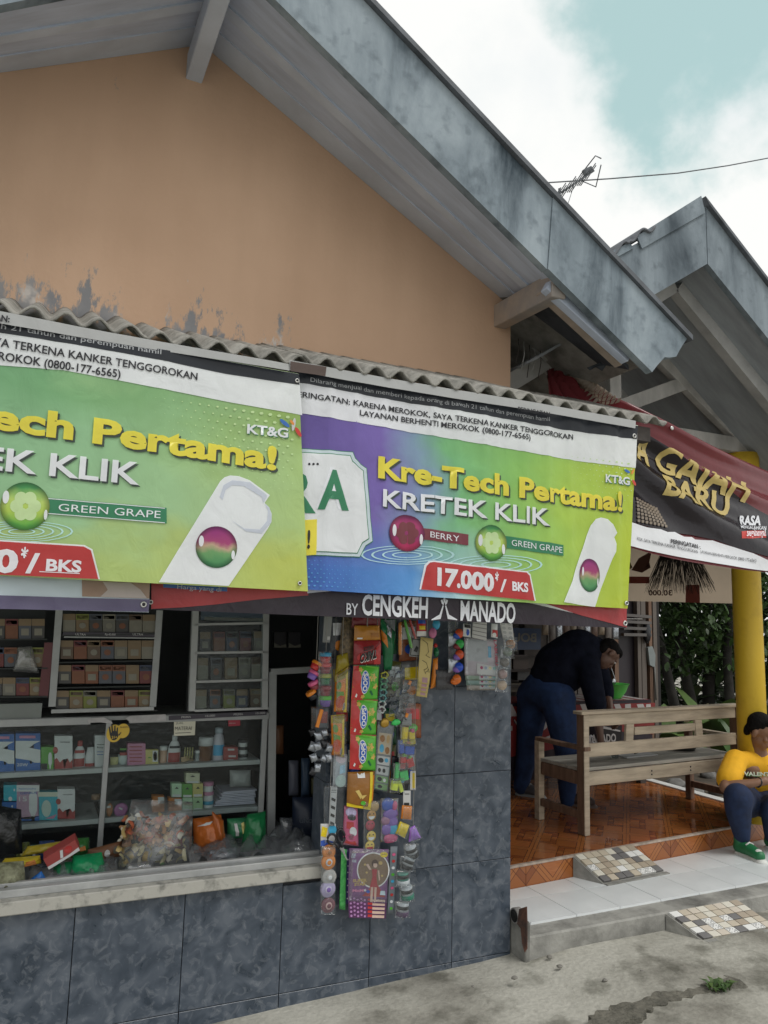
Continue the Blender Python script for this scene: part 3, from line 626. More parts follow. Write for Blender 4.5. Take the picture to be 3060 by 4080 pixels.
# ================================================================== mosaic ramps
MOS = [M('mosaic_cream', (.58, .55, .47), .35, .1, 9), M('mosaic_white', (.68, .68, .66), .35, .08, 9), M('mosaic_tan', (.34, .28, .21), .35, .15, 9), M('mosaic_grey', (.13, .125, .125), .35, .2, 9),
       M('mosaic_sand', (.46, .40, .31), .35, .12, 9), M('mosaic_beige', (.52, .46, .38), .35, .12, 9)]
MOSP = M('mosaic_print', (.10, .10, .11), .4, .2, 9)
def ramp_thing(label, tl, tr, br, bl, nu, nv, seed, pal):
    o = thing('mosaic_ramp', label, 'ramp', ((tl[0]+br[0])/2, (tl[1]+br[1])/2, bl[2]), 'mosaic wheel ramps at the porch')
    T = [V(q) for q in (bl, br, tr, tl)]; D = V((0, 0, 1))
    low = [V((q.x, q.y, T[0].z-.012)) for q in T]
    mesh('wedge', [*low, *[q-D*.010 for q in T]], BF, CONC, o)
    nn = (T[1]-T[0]).cross(T[3]-T[0]).normalized(); rn = random.Random(seed)
    def B(u, v): return (T[0]*(1-u)+T[1]*u)*(1-v)+(T[3]*(1-u)+T[2]*u)*v
    for i in range(nu):
        for j in range(nv):
            u0, u1, v0, v1 = (i+.04)/nu, (i+.96)/nu, (j+.04)/nv, (j+.96)/nv
            u0, u1, v0, v1 = [.015+t*.97 for t in (u0, u1)]+[.06+t*.92 for t in (v0, v1)]
            k = rn.choice(pal); h = .003+rn.uniform(0, .0012)
            c = [B(u0, v0), B(u1, v0), B(u1, v1), B(u0, v1)]
            tl_ = mesh('tile', [q-nn*.013 for q in c]+[q+nn*h for q in c], BF, MOS[k], o)
            if k == 1 and rn.random() < .55:
                q = Quad([x+nn*h for x in c], 0, 2)
                fs = []; vv = []
                for a in range(5):
                    for d in range(5):
                        if (a+d+(a*d) % 3) % 2 == 0:
                            x0, y0 = .08+a*.17, .08+d*.17; fs.append(tuple(range(len(vv), len(vv)+4))); vv += [(x0, y0+.075), (x0+.075, y0), (x0+.15, y0+.075), (x0+.075, y0+.15)]
                decal('print', (vv, fs), lambda x, y: (x, y), lambda u, v: q.S(u, v, .0008), MOSP, tl_, kind='stuff')
    beam('cement_lip', T[0]+V((0, -.008, -.006)), T[1]+V((0, -.008, -.006)), .03, .016, CONC, o)
    return o
ramp_thing('mosaic tiled ramp leading from the white step up to the orange floor', (3.045, rz(3.05)-.006, .196), (3.54, rz(3.54)-.006, .196), (3.645, .345, .074), (3.135, .305, .074), 8, 5, 4, [0, 1, 2, 3, 4, 2, 0, 1, 4])
ramp_thing('mosaic tiled ramp leading from the ground up to the white step', (3.17, -.128, .062), (3.70, -.118, .062), (3.78, -.315, -.03), (3.262, -.30, -.03), 8, 5, 9, [0, 1, 5, 4, 1, 0, 5, 3, 2])
# ================================================================== neighbouring porch roof on its yellow columns
ph = thing('porch_roof', 'grey gable porch roof standing on a yellow column', 'roof', (3.64, .67, 2.8))
BX, BY = 3.64, -.10
pt = lambda x: 4.168-(.665 if x < BX else .80)*abs(x-BX)
pb = lambda x: 3.790-(.665 if x < BX else .775)*abs(x-BX)
plate('fascia_board', [(2.72, pb(2.72)), (BX-.003, pb(BX)), (BX-.003, pt(BX)), (2.72, pt(2.72))], BY-.02, BY+.02, FASC2, ph)
plate('fascia_board', [(BX+.003, pb(BX)), (5.35, pb(5.35)), (5.35, pt(5.35)), (BX+.003, pt(BX))], BY-.02, BY+.02, FASC2, ph)
plate('flashing', [(3.10, pt(3.10)-.05), (BX-.02, pt(BX)-.05), (BX-.05, pt(BX)+.055), (3.06, pt(3.06)+.045)], BY-.034, BY-.022, FASC2, ph)
plate('flashing', [(2.72, pt(2.72)-.02), (3.04, pt(3.04)-.02), (3.0, pt(3.0)+.03), (2.72, pt(2.72)+.03)], BY-.034, BY-.022, FASC, ph)
RF2 = M('roof_sheet_grey', (.20, .21, .22), .85, .25, 5)
roofsheet('roof_sheet', lambda x: pt(x)-.06, BX, 5.4, BY+.03, 5.5, .04, RF2, ph); roofsheet('roof_sheet', lambda x: pt(x)-.06, 2.4, BX-.002, BY+.03, 5.5, .04, RF2, ph)
nu = 60
gridmesh('ridge_tile', lambda u, v: (2.78+.42*u, BY-.05+.3*v, pt(2.78+.42*u)+.02+.022*math.sin(u*6*math.pi)+.02*(u > .5)), 40, 2, EDGE, ph, thick=.012)
plate('edge_trim', [(BX, pt(BX)+.003), (5.4, pt(5.4)+.003), (5.4, pt(5.4)+.028), (BX-.03, pt(BX)+.05)], BY-.05, BY+.1, EDGE, ph)
SOF2 = M('porch_soffit', (.30, .325, .35), .85, .15, 2.5, stretch=(1, 5, 1))
roofsheet('soffit', lambda x: pb(x)+.02, BX, 5.35, BY+.021, 4.6, .015, SOF2, ph); roofsheet('soffit', lambda x: pb(x)+.02, 2.4, BX-.002, BY+.021, 4.6, .015, SOF2, ph)
SOF3 = M('porch_rafter', (.37, .37, .365), .85, .18, 4)
for y in (.16, 1.25, 1.9, 2.6): beam('rafter', (BX+.02, y, pb(BX)-.04), (5.32, y, pb(5.32)-.04), .07, .10, SOF3, ph); beam('rafter', (BX-.02, y, pb(BX)-.04), (2.2, y, pb(2.2)-.04), .07, .10, SOF3, ph)
TY = .67
beam('truss_rafter', (3.62, TY, 3.735), (4.98, TY, 2.86), .06, .105, TIMB, ph, .003)
beam('truss_rafter', (3.60, TY, 3.735), (2.30, TY, 2.90), .06, .105, TIMB, ph, .003)
beam('king_post', (3.572, TY, 2.95), (3.572, TY, 3.70), .10, .055, TIMB, ph, .003, V((0, 1, 0)))
beam('truss_strut', (3.60, TY-.003, 3.055), (4.24, TY-.003, 3.335), .05, .10, TIMB, ph, .003)
beam('truss_strut', (3.54, TY-.003, 3.055), (2.92, TY-.003, 3.335), .05, .10, TIMB, ph, .003)
beam('tie_beam', (2.28, TY+.002, 2.925), (5.25, TY+.002, 2.925), .07, .11, TIMB, ph, .003)
beam('wall_plate', (4.84, .5, 2.985), (4.84, 4.2, 2.985), .08, .09, TIMB, ph)
colm = lathe('column', (4.835, .70, .189), [(.102, 0), (.101, 1.2), (.10, 2.45), (.10, 2.52), (.122, 2.56), (.122, 2.68)], YELL, ph, 32)
# ================================================================== banners
def vinyl(name, cols, crinkle=.5):
    """printed tarpaulin: colour from UV; cols(N,L,u,v,noise)->socket; crinkled sheen; lets a little light through"""
    m, n, b, N, L = nodemat(name, .32, .45)
    t = N('ShaderNodeTexCoord'); s = N('ShaderNodeSeparateXYZ'); L(t.outputs['UV'], s.inputs[0])
    nz = N('ShaderNodeTexNoise'); nz.inputs['Scale'].default_value = 3; nz.inputs['Detail'].default_value = 4; L(t.outputs['UV'], nz.inputs['Vector'])
    c = cols(N, L, s.outputs[0], s.outputs[1], nz.outputs[0])
    g0 = N('ShaderNodeNewGeometry'); nf = N('ShaderNodeTexNoise'); nf.inputs['Scale'].default_value = 4.5; nf.inputs['Detail'].default_value = 6; L(g0.outputs['Position'], nf.inputs['Vector'])
    c = mixc(N, L, 1., c, ramp(N, L, nf.outputs[0], [(.3, (1.03, 1.03, 1.03)), (.65, (1.15, 1.15, 1.15))]), 'MULTIPLY')
    L(c, b.inputs['Base Color'])
    g = N('ShaderNodeNewGeometry'); mp = N('ShaderNodeMapping'); mp.inputs['Scale'].default_value = (14, 14, 9); L(g.outputs['Position'], mp.inputs[0])
    nb = N('ShaderNodeTexNoise'); nb.inputs['Scale'].default_value = 1; nb.inputs['Detail'].default_value = 6; nb.inputs['Distortion'].default_value = .8; L(mp.outputs[0], nb.inputs['Vector'])
    bp = N('ShaderNodeBump'); bp.inputs['Strength'].default_value = crinkle; bp.inputs['Distance'].default_value = .012; L(nb.outputs[0], bp.inputs['Height']); L(bp.outputs[0], b.inputs['Normal'])
    o = n.nodes['Material Output']; tr = N('ShaderNodeBsdfTranslucent'); mx = N('ShaderNodeMixShader'); mx.inputs[0].default_value = .22
    if hasattr(c, 'is_linked'): L(c, tr.inputs[0])
    else: tr.inputs[0].default_value = (*c, 1)
    L(b.outputs[0], mx.inputs[1]); L(tr.outputs[0], mx.inputs[2]); L(mx.outputs[0], o.inputs[0])
    return m
flat = lambda c: (lambda N, L, u, v, z: c)
def addn(N, L, a, z, k, off=0.):
    q = N('ShaderNodeMath', operation='MULTIPLY_ADD'); L(z, q.inputs[0]); q.inputs[1].default_value = k
    if hasattr(a, 'is_linked'): L(a, q.inputs[2])
    else: q.inputs[2].default_value = a
    p = N('ShaderNodeMath', operation='ADD'); L(q.outputs[0], p.inputs[0]); p.inputs[1].default_value = off; return p.outputs[0]
def cols_left(N, L, u, v, z):
    a = ramp(N, L, addn(N, L, u, z, .5, -.25), [(.0, (.15, .38, .19)), (.35, (.25, .50, .25)), (.62, (.34, .55, .24)), (.85, (.45, .58, .15)), (1., (.48, .57, .09))])
    d = ramp(N, L, addn(N, L, v, z, .7, -.35), [(.12, (.58, .62, .14)), (.3, (.40, .63, .37)), (.55, (.34, .58, .34)), (.8, (.14, .36, .15)), (.9, (.27, .50, .23))])
    return mixc(N, L, .5, a, d)
def cols_right(N, L, u, v, z):
    a = ramp(N, L, addn(N, L, u, z, .25, -.125), [(.05, (.13, .09, .33)), (.22, (.20, .14, .46)), (.33, (.24, .36, .50)), (.42, (.20, .50, .22)), (.62, (.27, .55, .13)), (.82, (.42, .62, .09)), (1., (.48, .60, .05))])
    bl = ramp(N, L, addn(N, L, u, z, .2, -.1), [(.0, (.05, .13, .50)), (.3, (.10, .30, .66)), (.48, (.45, .66, .68)), (.62, (.35, .58, .14)), (1., (.50, .62, .05))])
    f = ramp(N, L, addn(N, L, v, z, .2, -.1), [(.08, (1, 1, 1)), (.36, (0, 0, 0))])
    return mixc(N, L, f, a, bl)
V_LEFT, V_RIGHT = vinyl('vinyl_green_print', cols_left), vinyl('vinyl_blue_green_print', cols_right)
V_WHITE = vinyl('vinyl_white', flat((.78, .80, .83))); V_BLACK = vinyl('vinyl_black', flat((.018, .022, .03)), .3)
V_DARK = vinyl('vinyl_plum_black', flat((.034, .025, .036)), .6); V_RED = vinyl('vinyl_red', flat((.42, .055, .06)), .5); V_BLUE = vinyl('vinyl_blue', flat((.04, .12, .36)))
def ink(name, c, r=.35): return vinyl('ink_'+name, flat(c), .35)
I_YEL, I_WHI, I_BLK, I_SHD, I_GRN, I_MAR = ink('yellow', (.78, .68, .07)), ink('white', (.78, .80, .84)), ink('black', (.02, .02, .025)), ink('shadow', (.05, .07, .06)), ink('dark_green', (.04, .22, .11)), ink('maroon', (.20, .045, .06))
I_PRICE, I_GREY, I_DOT, I_PALE, I_BDOT, I_CY, I_ORG, I_RED, I_BLU = ink('price_red', (.48, .045, .045)), ink('pale_grey', (.42, .44, .46)), ink('pale_dot', (.56, .72, .38)), ink('pale_sign', (.60, .70, .76)), ink('blue_dot', (.12, .38, .72)), ink('water', (.48, .72, .74)), ink('orange', (.75, .28, .06)), ink('logo_red', (.62, .06, .05)), ink('logo_blue', (.05, .16, .5))
def orb(name, stops, hi=True):
    def c(N, L, u, v, z):
        a = ramp(N, L, addn(N, L, v, z, .35, -.175), stops); q = N('ShaderNodeVectorMath', operation='DISTANCE')
        cm = N('ShaderNodeCombineXYZ'); L(u, cm.inputs[0]); L(v, cm.inputs[1]); L(cm.outputs[0], q.inputs[0]); q.inputs[1].default_value = (.5, .5, 0)
        rim = ramp(N, L, q.outputs['Value'], [(.36, (1, 1, 1)), (.49, (.35, .35, .35))])
        return mixc(N, L, 1.0, a, rim, 'MULTIPLY')
    return vinyl(name, c, .2)
O_GRAPE = orb('print_grape_ball', [(.1, (.10, .40, .06)), (.4, (.45, .62, .10)), (.6, (.50, .66, .16)), (.9, (.07, .33, .10))])
O_BERRY = orb('print_berry_ball', [(.1, (.48, .02, .10)), (.45, (.28, .03, .14)), (.7, (.42, .05, .16)), (.95, (.25, .02, .12))])
O_DUO = orb('print_two_tone_ball', [(.05, (.05, .26, .10)), (.35, (.16, .36, .14)), (.5, (.52, .38, .26)), (.62, (.38, .06, .18)), (.95, (.30, .03, .20))])
def crease(x, xs, w=.03, a=.006):
    return sum(a*s*max(0, 1-abs(x-c)/w) for c, s in xs)
def banner(name, label, cat, Y, fold, corners, nx, nz, mat, group=None, thick=.0015):
    """corners: pixel bl, br, tr, tl on the plane y=Y"""
    c = [at(*p, y=Y) for p in corners]
    X = (min(q.x for q in c), max(q.x for q in c)); Z = (min(q.z for q in c), max(q.z for q in c))
    sh = Sheet(Y, fold, nx, nz, X, Z)
    o = thing(name, label, cat, (sum(X)/2, Y, Z[0]), group)
    def S(u, v):
        p = (c[0]*(1-u)+c[1]*u)*(1-v)+(c[3]*(1-u)+c[2]*u)*v; return sh.S(p.x, p.z)
    gridmesh('sheet', S, nx, nz, mat, o)
    return o, sh
def eyelet(sh, px, py, par, r=9):
    p = at(px, py, y=sh.Y); p = sh.S(p.x, p.z, .005)
    n = 16; vs, fs = [], []
    R = r*(p-CAM).length/F_
    for k, (rr, o) in enumerate(((1, 0), (.85, .004), (.6, .004), (.5, 0))):
        vs += [p+V((math.cos(2*math.pi*i/n)*R*rr, -o, math.sin(2*math.pi*i/n)*R*rr)) for i in range(n)]
    for k in range(3): fs += [(k*n+i, k*n+(i+1) % n, (k+1)*n+(i+1) % n, (k+1)*n+i) for i in range(n)]
    e = mesh('eyelet', vs, fs, M('eyelet_metal', (.6, .6, .58), .3, .1, metal=.8), par, True)
    mesh('eyelet_hole', [p+V((math.cos(2*math.pi*i/n)*R*.55, -.001, math.sin(2*math.pi*i/n)*R*.55)) for i in range(n)], [tuple(range(n))], I_BLK, e)
C3 = lambda x, y: (x*.7836, 1150+y*.7836)          # pixel of the close-ups the prints were measured in
C4 = lambda x, y: (1150+x*.874, 1350+y*.874)
C8 = lambda x, y: (1960+x*.66305, 1050+y*.66305)
rb_ = random.Random(5)
rcre = [(.86+.118*i+rb_.uniform(-.02, .02), rb_.choice((-1, 1))*rb_.uniform(.5, 1.3)) for i in range(15)]
lcre = [(-.7+.22*i+rb_.uniform(-.05, .05), rb_.choice((-1, 1))*rb_.uniform(.3, .9)) for i in range(9)]
def fold_r(x, z):
    f = crease(x, rcre, .030, .0085)+.006*math.sin(x*7.3+z*2)+.004*mnoise.noise(V((x*9, 0, z*14)))
    t = max(0, (z-2.1)/.4)
    return f+.010*t*t*math.sin((x-1.9)*38)*max(0, min(1, (x-1.9)/.4))
def fold_l(x, z): return crease(x, lcre, .04, .0055)+.007*math.sin(x*5.1+z*1.5)+.003*mnoise.noise(V((x*7, 3, z*11)))
# ---- right banner
RB, rs = banner('promotional_banner', 'blue to green vinyl banner with two flavour balls and a red price tab', 'banner', -.66, fold_r, [(1150, 2345), (2503, 2425), (2535, 1697), (1150, 1470)], 110, 22, V_RIGHT, 'vinyl banners along the awning')
rs.poly('white_band', [(1150, 1470), (1500, 1527), (2000, 1610), (2534, 1698), (2529, 1866), (2300, 1836), (1900, 1768), (1500, 1696), (1150, 1640)], V_WHITE, RB, .002)
rs.poly('black_band', [(1150, 1472), (1500, 1529), (2000, 1612), (2534, 1700), (2531, 1752), (2250, 1712), (2000, 1668), (1500, 1582), (1150, 1518)], V_BLACK, RB, .003)
rs.text('Dilarang menjual dan memberi kepada orang di bawah 21 tahun dan perempuan hamil', C4(95, 198), C4(1182, 378), 17, I_GREY, RB, .005, .0, name='band_lettering')
rs.text('ERINGATAN: KARENA MEROKOK, SAYA TERKENA KANKER TENGGOROKAN', C4(40, 265), C4(1295, 460), 22, I_BLK, RB, .005, .016, hb=20, name='warning_lettering')
rs.text('LAYANAN BERHENTI MEROKOK (0800-177-6565)', C4(322, 350), C4(1100, 462), 22, I_BLK, RB, .005, .016, hb=21, name='warning_lettering')
sign = [(20, 498), (290, 516), (300, 545), (328, 572), (356, 590), (382, 925), (350, 945), (322, 998), (20, 985)]
shr = lambda pts, k, c: [(c[0]+(x-c[0])*k, c[1]+(y-c[1])*k) for x, y in pts]
rs.poly('sign_border', [C4(*p) for p in sign], I_GRN, RB, .003)
rs.poly('sign_plate', [C4(*p) for p in shr(sign, .985, (150, 745))], I_PALE, RB, .0045)
rs.poly('sign_line', [C4(*p) for p in shr(sign, .93, (120, 748))], I_GRN, RB, .006)
rs.poly('sign_field', [C4(*p) for p in shr(sign, .915, (120, 748))], V_WHITE, RB, .0075)
rs.text('A', C4(126, 772), C4(268, 778), 150, I_GRN, RB, .010, .03); rs.text('A', C4(118, 765), C4(255, 770), 148, I_WHI, RB, .0088, .045, name='letter_outline')
rs.text('R', C4(-50, 790), C4(118, 792), 165, I_GRN, RB, .009, .02)
rs.many('sign_dots', [[C4(88+k*19+6*math.cos(a), 574+6*math.sin(a)) for a in [i*1.047 for i in range(6)]] for k in range(3)], I_BLK, RB, .009)
rs.poly('yellow_tab', [C4(60, 828), C4(124, 824), C4(120, 985), C4(60, 990)], I_YEL, RB, .009); rs.text('!', C4(78, 955), C4(90, 955), 70, I_BLK, RB, .011, .03)
for off, mt, e in (((7, 7), I_SHD, .004), ((0, 0), I_YEL, .0062)):
    rs.text('Kre-Tech Pertama!', C4(405, 631), C4(1515, 786), 82, mt, RB, e, .036, hb=74, off=off, name='title_lettering' if not off[0] else 'title_shadow')
for off, mt, e in (((6, 6), I_SHD, .004), ((0, 0), I_WHI, .0062)):
    rs.text('KRETEK KLIK', C4(425, 763), C4(1182, 852), 68, mt, RB, e, .018, hb=66, off=off, name='subtitle_lettering' if not off[0] else 'subtitle_shadow')
def rip(cx, cy, n, f, sh, par, mt):
    for k in range(n):
        rx, ry = 70+k*48, 14+k*10; pl = []
        for a in range(0, 26): t = math.pi*2*a/25; pl.append(f(cx+rx*math.cos(t), cy+ry*math.sin(t)))
        for a in range(25, -1, -1): t = math.pi*2*a/25; pl.append(f(cx+(rx-10)*math.cos(t), cy+(ry-3.5)*math.sin(t)))
        sh.many('water_ring', [[pl[i], pl[i+1], pl[51-i-1], pl[51-i]] for i in range(25)], mt, par, .0025)
rip(540, 985, 4, C4, rs, RB, I_CY); rip(940, 1030, 4, C4, rs, RB, I_CY)
rs.poly('name_bar', [C4(610, 862), C4(818, 892), C4(818, 942), C4(610, 914)], I_MAR, RB, .0035); rs.text('BERRY', C4(642, 905), C4(772, 926), 24, I_WHI, RB, .006, .0)
rs.poly('name_bar', [C4(975, 898), C4(1252, 940), C4(1252, 990), C4(975, 952)], I_GRN, RB, .0035); rs.text('GREEN GRAPE', C4(1010, 943), C4(1245, 977), 24, I_WHI, RB, .006, .0)
for (cx, cy, rx, ry, mt) in ((540, 885, 82, 84, O_BERRY), (920, 931, 71, 82, O_GRAPE)):
    o = rs.ell('flavour_ball', C4(cx, cy), rx*.874, ry*.874, mt, RB, .005)
    rs.ell('glint', C4(cx-rx*.72, cy-ry*.15), rx*.1, ry*.28, I_WHI, o, .0065); rs.ell('glint', C4(cx+rx*.78, cy+ry*.35), rx*.08, ry*.25, I_WHI, o, .0065)
    for k in range(6):
        a = k*1.047; rs.ell('fruit', C4(cx+rx*.38*math.cos(a), cy+ry*.38*math.sin(a)), rx*.24, ry*.24, I_MAR if mt is O_BERRY else I_DOT, o, .0058, 16)
tube_r = [(1252, 1200), (1378, 850), (1398, 822), (1425, 814), (1455, 822), (1478, 845), (1492, 885), (1482, 905), (1490, 935), (1488, 970), (1395, 1222), (1320, 1212)]
rs.poly('paper_tube', [C4(*p) for p in tube_r], I_WHI, RB, .004)
o = rs.ell('filter_capsule', C4(1372, 1078), 47*.874, 76*.874, O_DUO, RB, .006); rs.ell('glint', C4(1340, 1060), 4, 18, I_WHI, o, .0075); rs.ell('glint', C4(1408, 1110), 3, 16, I_WHI, o, .0075)
rs.poly('price_border', [C4(598, 1142), C4(620, 1032), C4(636, 1014), C4(660, 1010), C4(1080, 1060), C4(1098, 1075), C4(1122, 1195)], I_WHI, RB, .0035)
rs.poly('price_tab', [C4(606, 1142), C4(628, 1036), C4(642, 1020), C4(662, 1017), C4(1076, 1066), C4(1092, 1080), C4(1115, 1194)], I_PRICE, RB, .005)
rs.text('17.000', C4(676, 1120), C4(930, 1150), 66, I_WHI, RB, .007, .045); rs.text('*', C4(935, 1128), C4(953, 1130), 55, I_WHI, RB, .007, .02); rs.text('/', C4(960, 1152), C4(988, 1155), 50, I_WHI, RB, .007, .02); rs.text('BKS', C4(1012, 1146), C4(1082, 1154), 34, I_WHI, RB, .007, .04)
def logo(sh, f, x0, y0, x1, y1, h, par):
    sh.text('KT&G', f(x0+4, y0+4), f(x1+4, y1+4), h, I_GRN, par, .004, .03, name='logo_shadow'); sh.text('KT&G', f(x0, y0), f(x1, y1), h, I_WHI, par, .006, .03, name='logo_lettering')
def petal(sh, f, cx, cy, L_, W_, a, mt, par, e=.006):
    pts = []
    for k in range(14):
        t = 2*math.pi*k/14; x, y = L_*math.cos(t), W_*math.sin(t); pts.append(f(cx+x*math.cos(a)-y*math.sin(a), cy+x*math.sin(a)+y*math.cos(a)))
    sh.poly('logo_petal', pts, mt, par, e)
logo(rs, C4, 1443, 652, 1548, 668, 30, RB)
petal(rs, C4, 1538, 605, 14, 6, .6, I_BLU, RB); petal(rs, C4, 1568, 657, 16, 6, 1.0, I_RED, RB); petal(rs, C4, 1562, 607, 13, 5, -1.1, I_ORG, RB)
def dots(sh, f, x0, y0, nx_, ny_, dx, dy, sl, mt, par, rmax, fade):
    pl = []
    for j in range(ny_):
        for i in range(nx_):
            r = rmax*fade(i/nx_, j/ny_)
            if r < .6: continue
            x = x0+dx*(i+.5*(j % 2)); y = y0+dy*j+sl*(x-x0); pl.append([f(x+r*math.cos(a), y+.7*r*math.sin(a)) for a in [q*1.047 for q in range(6)]])
    sh.many('halftone_dots', pl, mt, par, .0028)
dots(rs, C4, 90, 1010, 14, 7, 26, 19, .05, I_BDOT, RB, 7, lambda a, b: (1-a)*(.4+.6*b))
dots(rs, C4, 1180, 520, 14, 8, 28, 24, .14, I_DOT, RB, 6.5, lambda a, b: a*(1-.8*b))
for p in ((1567, 445), (1540, 1205)): eyelet(rs, *C4(*p), RB)
# ---- left banner (hangs in front of the right one)
LB, ls = banner('promotional_banner', 'bright green vinyl banner with a white rolled tube, nearest the left edge', 'banner', -.70, fold_l, [(-420, 2272), (1229, 2356), (1193, 1486), (-420, 1215)], 60, 18, V_LEFT, 'vinyl banners along the awning')
ls.poly('white_band', [(-420, 1216), (0, 1286), (600, 1387), (1193, 1488), (1207, 1652), (900, 1600), (500, 1524), (250, 1476), (0, 1455), (-420, 1410)], V_WHITE, LB, .002)
ls.poly('black_band', [(-420, 1217), (0, 1287), (600, 1388), (1193, 1489), (1195, 1532), (900, 1490), (640, 1438), (300, 1375), (0, 1326), (-420, 1258)], V_BLACK, LB, .003)
ls.text('Dilarang menjual dan memberi kepada orang di bawah 21 tahun dan perempuan hamil', (-1290, 1095), (640, 1416), 25, I_GREY, LB, .005, .005, name='band_lettering', hb=20)
ls.text('PERINGATAN: KARENA MEROKOK, SAYA TERKENA KANKER TENGGOROKAN', (-985, 1210), (785, 1516), 38, I_BLK, LB, .005, .016, hb=28, name='warning_lettering')
ls.text('LAYANAN BERHENTI MEROKOK (0800-177-6565)', (-585, 1345), (478, 1509), 36, I_BLK, LB, .005, .016, hb=31, name='warning_lettering')
for off, mt, e in (((8, 9), I_SHD, .004), ((0, 0), I_YEL, .0062)):
    ls.text('Kre-Tech Pertama!', (-703, 1604), (1100, 1871), 108, mt, LB, e, .038, hb=88, off=off, name='title_lettering' if not off[0] else 'title_shadow')
for off, mt, e in (((7, 8), I_SHD, .004), ((0, 0), I_WHI, .0062)):
    ls.text('KRETEK KLIK', (-560, 1812), (552, 1932), 92, mt, LB, e, .022, hb=86, off=off, name='subtitle_lettering' if not off[0] else 'subtitle_shadow')
rip(110, 1235, 5, C3, ls, LB, I_CY)
ls.poly('name_bar', [C3(180, 1058), C3(845, 1116), C3(845, 1196), C3(180, 1140)], I_GRN, LB, .0035)
ls.poly('bar_line', [C3(180, 1060), C3(835, 1117), C3(835, 1121), C3(180, 1064)], I_WHI, LB, .0045); ls.poly('bar_line', [C3(180, 1136), C3(835, 1191), C3(835, 1195), C3(180, 1140)], I_WHI, LB, .0045)
ls.text('GREEN GRAPE', C3(296, 1130), C3(812, 1170), 29, I_WHI, LB, .006, .0)
o = ls.ell('flavour_ball', C3(128, 1106), 99, 96, O_GRAPE, LB, .005, 40)
for k in range(6): a = k*1.047; ls.ell('fruit', C3(130+46*math.cos(a), 1106+46*math.sin(a)), 26, 26, I_DOT, o, .0058, 18)
ls.ell('glint', C3(30, 1060), 13, 26, I_WHI, o, .007); ls.ell('glint', C3(232, 1150), 7, 20, I_WHI, o, .007)
ls.poly('paper_tube', [C3(*p) for p in [(805, 1493), (900, 1335), (1060, 1075), (1118, 980), (1140, 960), (1170, 950), (1215, 954), (1270, 975), (1372, 1050), (1345, 1090), (1368, 1112), (1381, 1145), (1380, 1185), (1360, 1222), (1160, 1512), (980, 1502)]], I_WHI, LB, .004)
ls.poly('paper_curl', [C3(*p) for p in [(1115, 1060), (1135, 1000), (1180, 975), (1270, 985), (1360, 1052), (1338, 1092), (1330, 1060), (1240, 1005), (1180, 1000), (1145, 1025), (1130, 1075)]], ink('curl', (.56, .60, .68)), LB, .0052)
ls.poly('paper_curl', [C3(*p) for p in [(1345, 1092), (1368, 1112), (1381, 1150), (1378, 1190), (1330, 1245), (1250, 1235), (1170, 1175), (1240, 1220), (1320, 1225), (1358, 1180), (1362, 1130)]], _M['ink_curl'], LB, .0052)
o = ls.ell('filter_capsule', C3(1099, 1315), 83, 83, O_DUO, LB, .006, 40); ls.ell('glint', C3(1020, 1285), 10, 22, I_WHI, o, .0075); ls.ell('glint', C3(1182, 1355), 7, 18, I_WHI, o, .0075)
ls.poly('price_border', [C3(-540, 1243), C3(430, 1304), C3(470, 1326), C3(508, 1478), C3(-540, 1430)], I_WHI, LB, .0035)
ls.poly('price_tab', [C3(-540, 1250), C3(426, 1312), C3(462, 1332), C3(499, 1477), C3(-540, 1430)], I_PRICE, LB, .005)
ls.text('17.000', C3(-560, 1408), C3(88, 1442), 86, I_WHI, LB, .007, .045); ls.text('*', C3(102, 1400), C3(138, 1404), 66, I_WHI, LB, .007, .02); ls.text('/', C3(128, 1442), C3(196, 1445), 76, I_WHI, LB, .007, .03); ls.text('BKS', C3(232, 1433), C3(412, 1442), 45, I_WHI, LB, .007, .035)
ls.poly('underline', [C3(200, 1437), C3(405, 1447), C3(405, 1451), C3(200, 1441)], I_WHI, LB, .007)
logo(ls, C3, 1255, 735, 1465, 757, 36, LB)
petal(ls, C3, 1448, 684, 32, 10, .7, I_BLU, LB); petal(ls, C3, 1518, 728, 28, 10, 1.0, I_RED, LB); petal(ls, C3, 1494, 690, 34, 9, -1.4, ink('petal_grey', (.6, .58, .6)), LB, .0066); petal(ls, C3, 1485, 680, 16, 7, .9, I_ORG, LB, .0072)
dots(ls, C3, 700, 545, 18, 11, 45, 37, .14, I_DOT, LB, 11, lambda a, b: min(1, a*1.3)*(1-.85*b))
for p in ((1512, 467), (1525, 1498)): eyelet(ls, *C3(*p), LB)
# ---- rolled header of an older banner tucked under the awning edge
HD, hs = banner('old_banner_strip', 'grey rolled strip of an older banner tucked under the awning at left', 'banner', -.715, lambda x, z: .006*math.sin(x*6)+.004*mnoise.noise(V((x*8, 1, z*9))), [(-420, 1222), (1150, 1478), (1148, 1452), (-420, 1165)], 50, 3, ink('header_white', (.46, .47, .47)))
hs.text('PERINGATAN:', (-190, 1256), (38, 1288), 25, I_BLK, HD, .004, .03)
HD2, h2 = banner('old_banner_strip', 'grey rolled strip of an older banner under the awning at right', 'banner', -.69, lambda x, z: .006*math.sin(x*5+1)+.004*mnoise.noise(V((x*8, 1, z*9))), [(1150, 1476), (2534, 1706), (2536, 1676), (1152, 1436)], 50, 3, _M['ink_header_white'])
h2.text('PERINGATAN:', C4(1040, 330), C4(1190, 356), 16, I_BLK, HD2, .004, .02)
h2.poly('brown_patch', [C4(5, 105), C4(170, 130), C4(165, 172), C4(5, 150)], ink('brown', (.10, .07, .06)), HD2, .004)
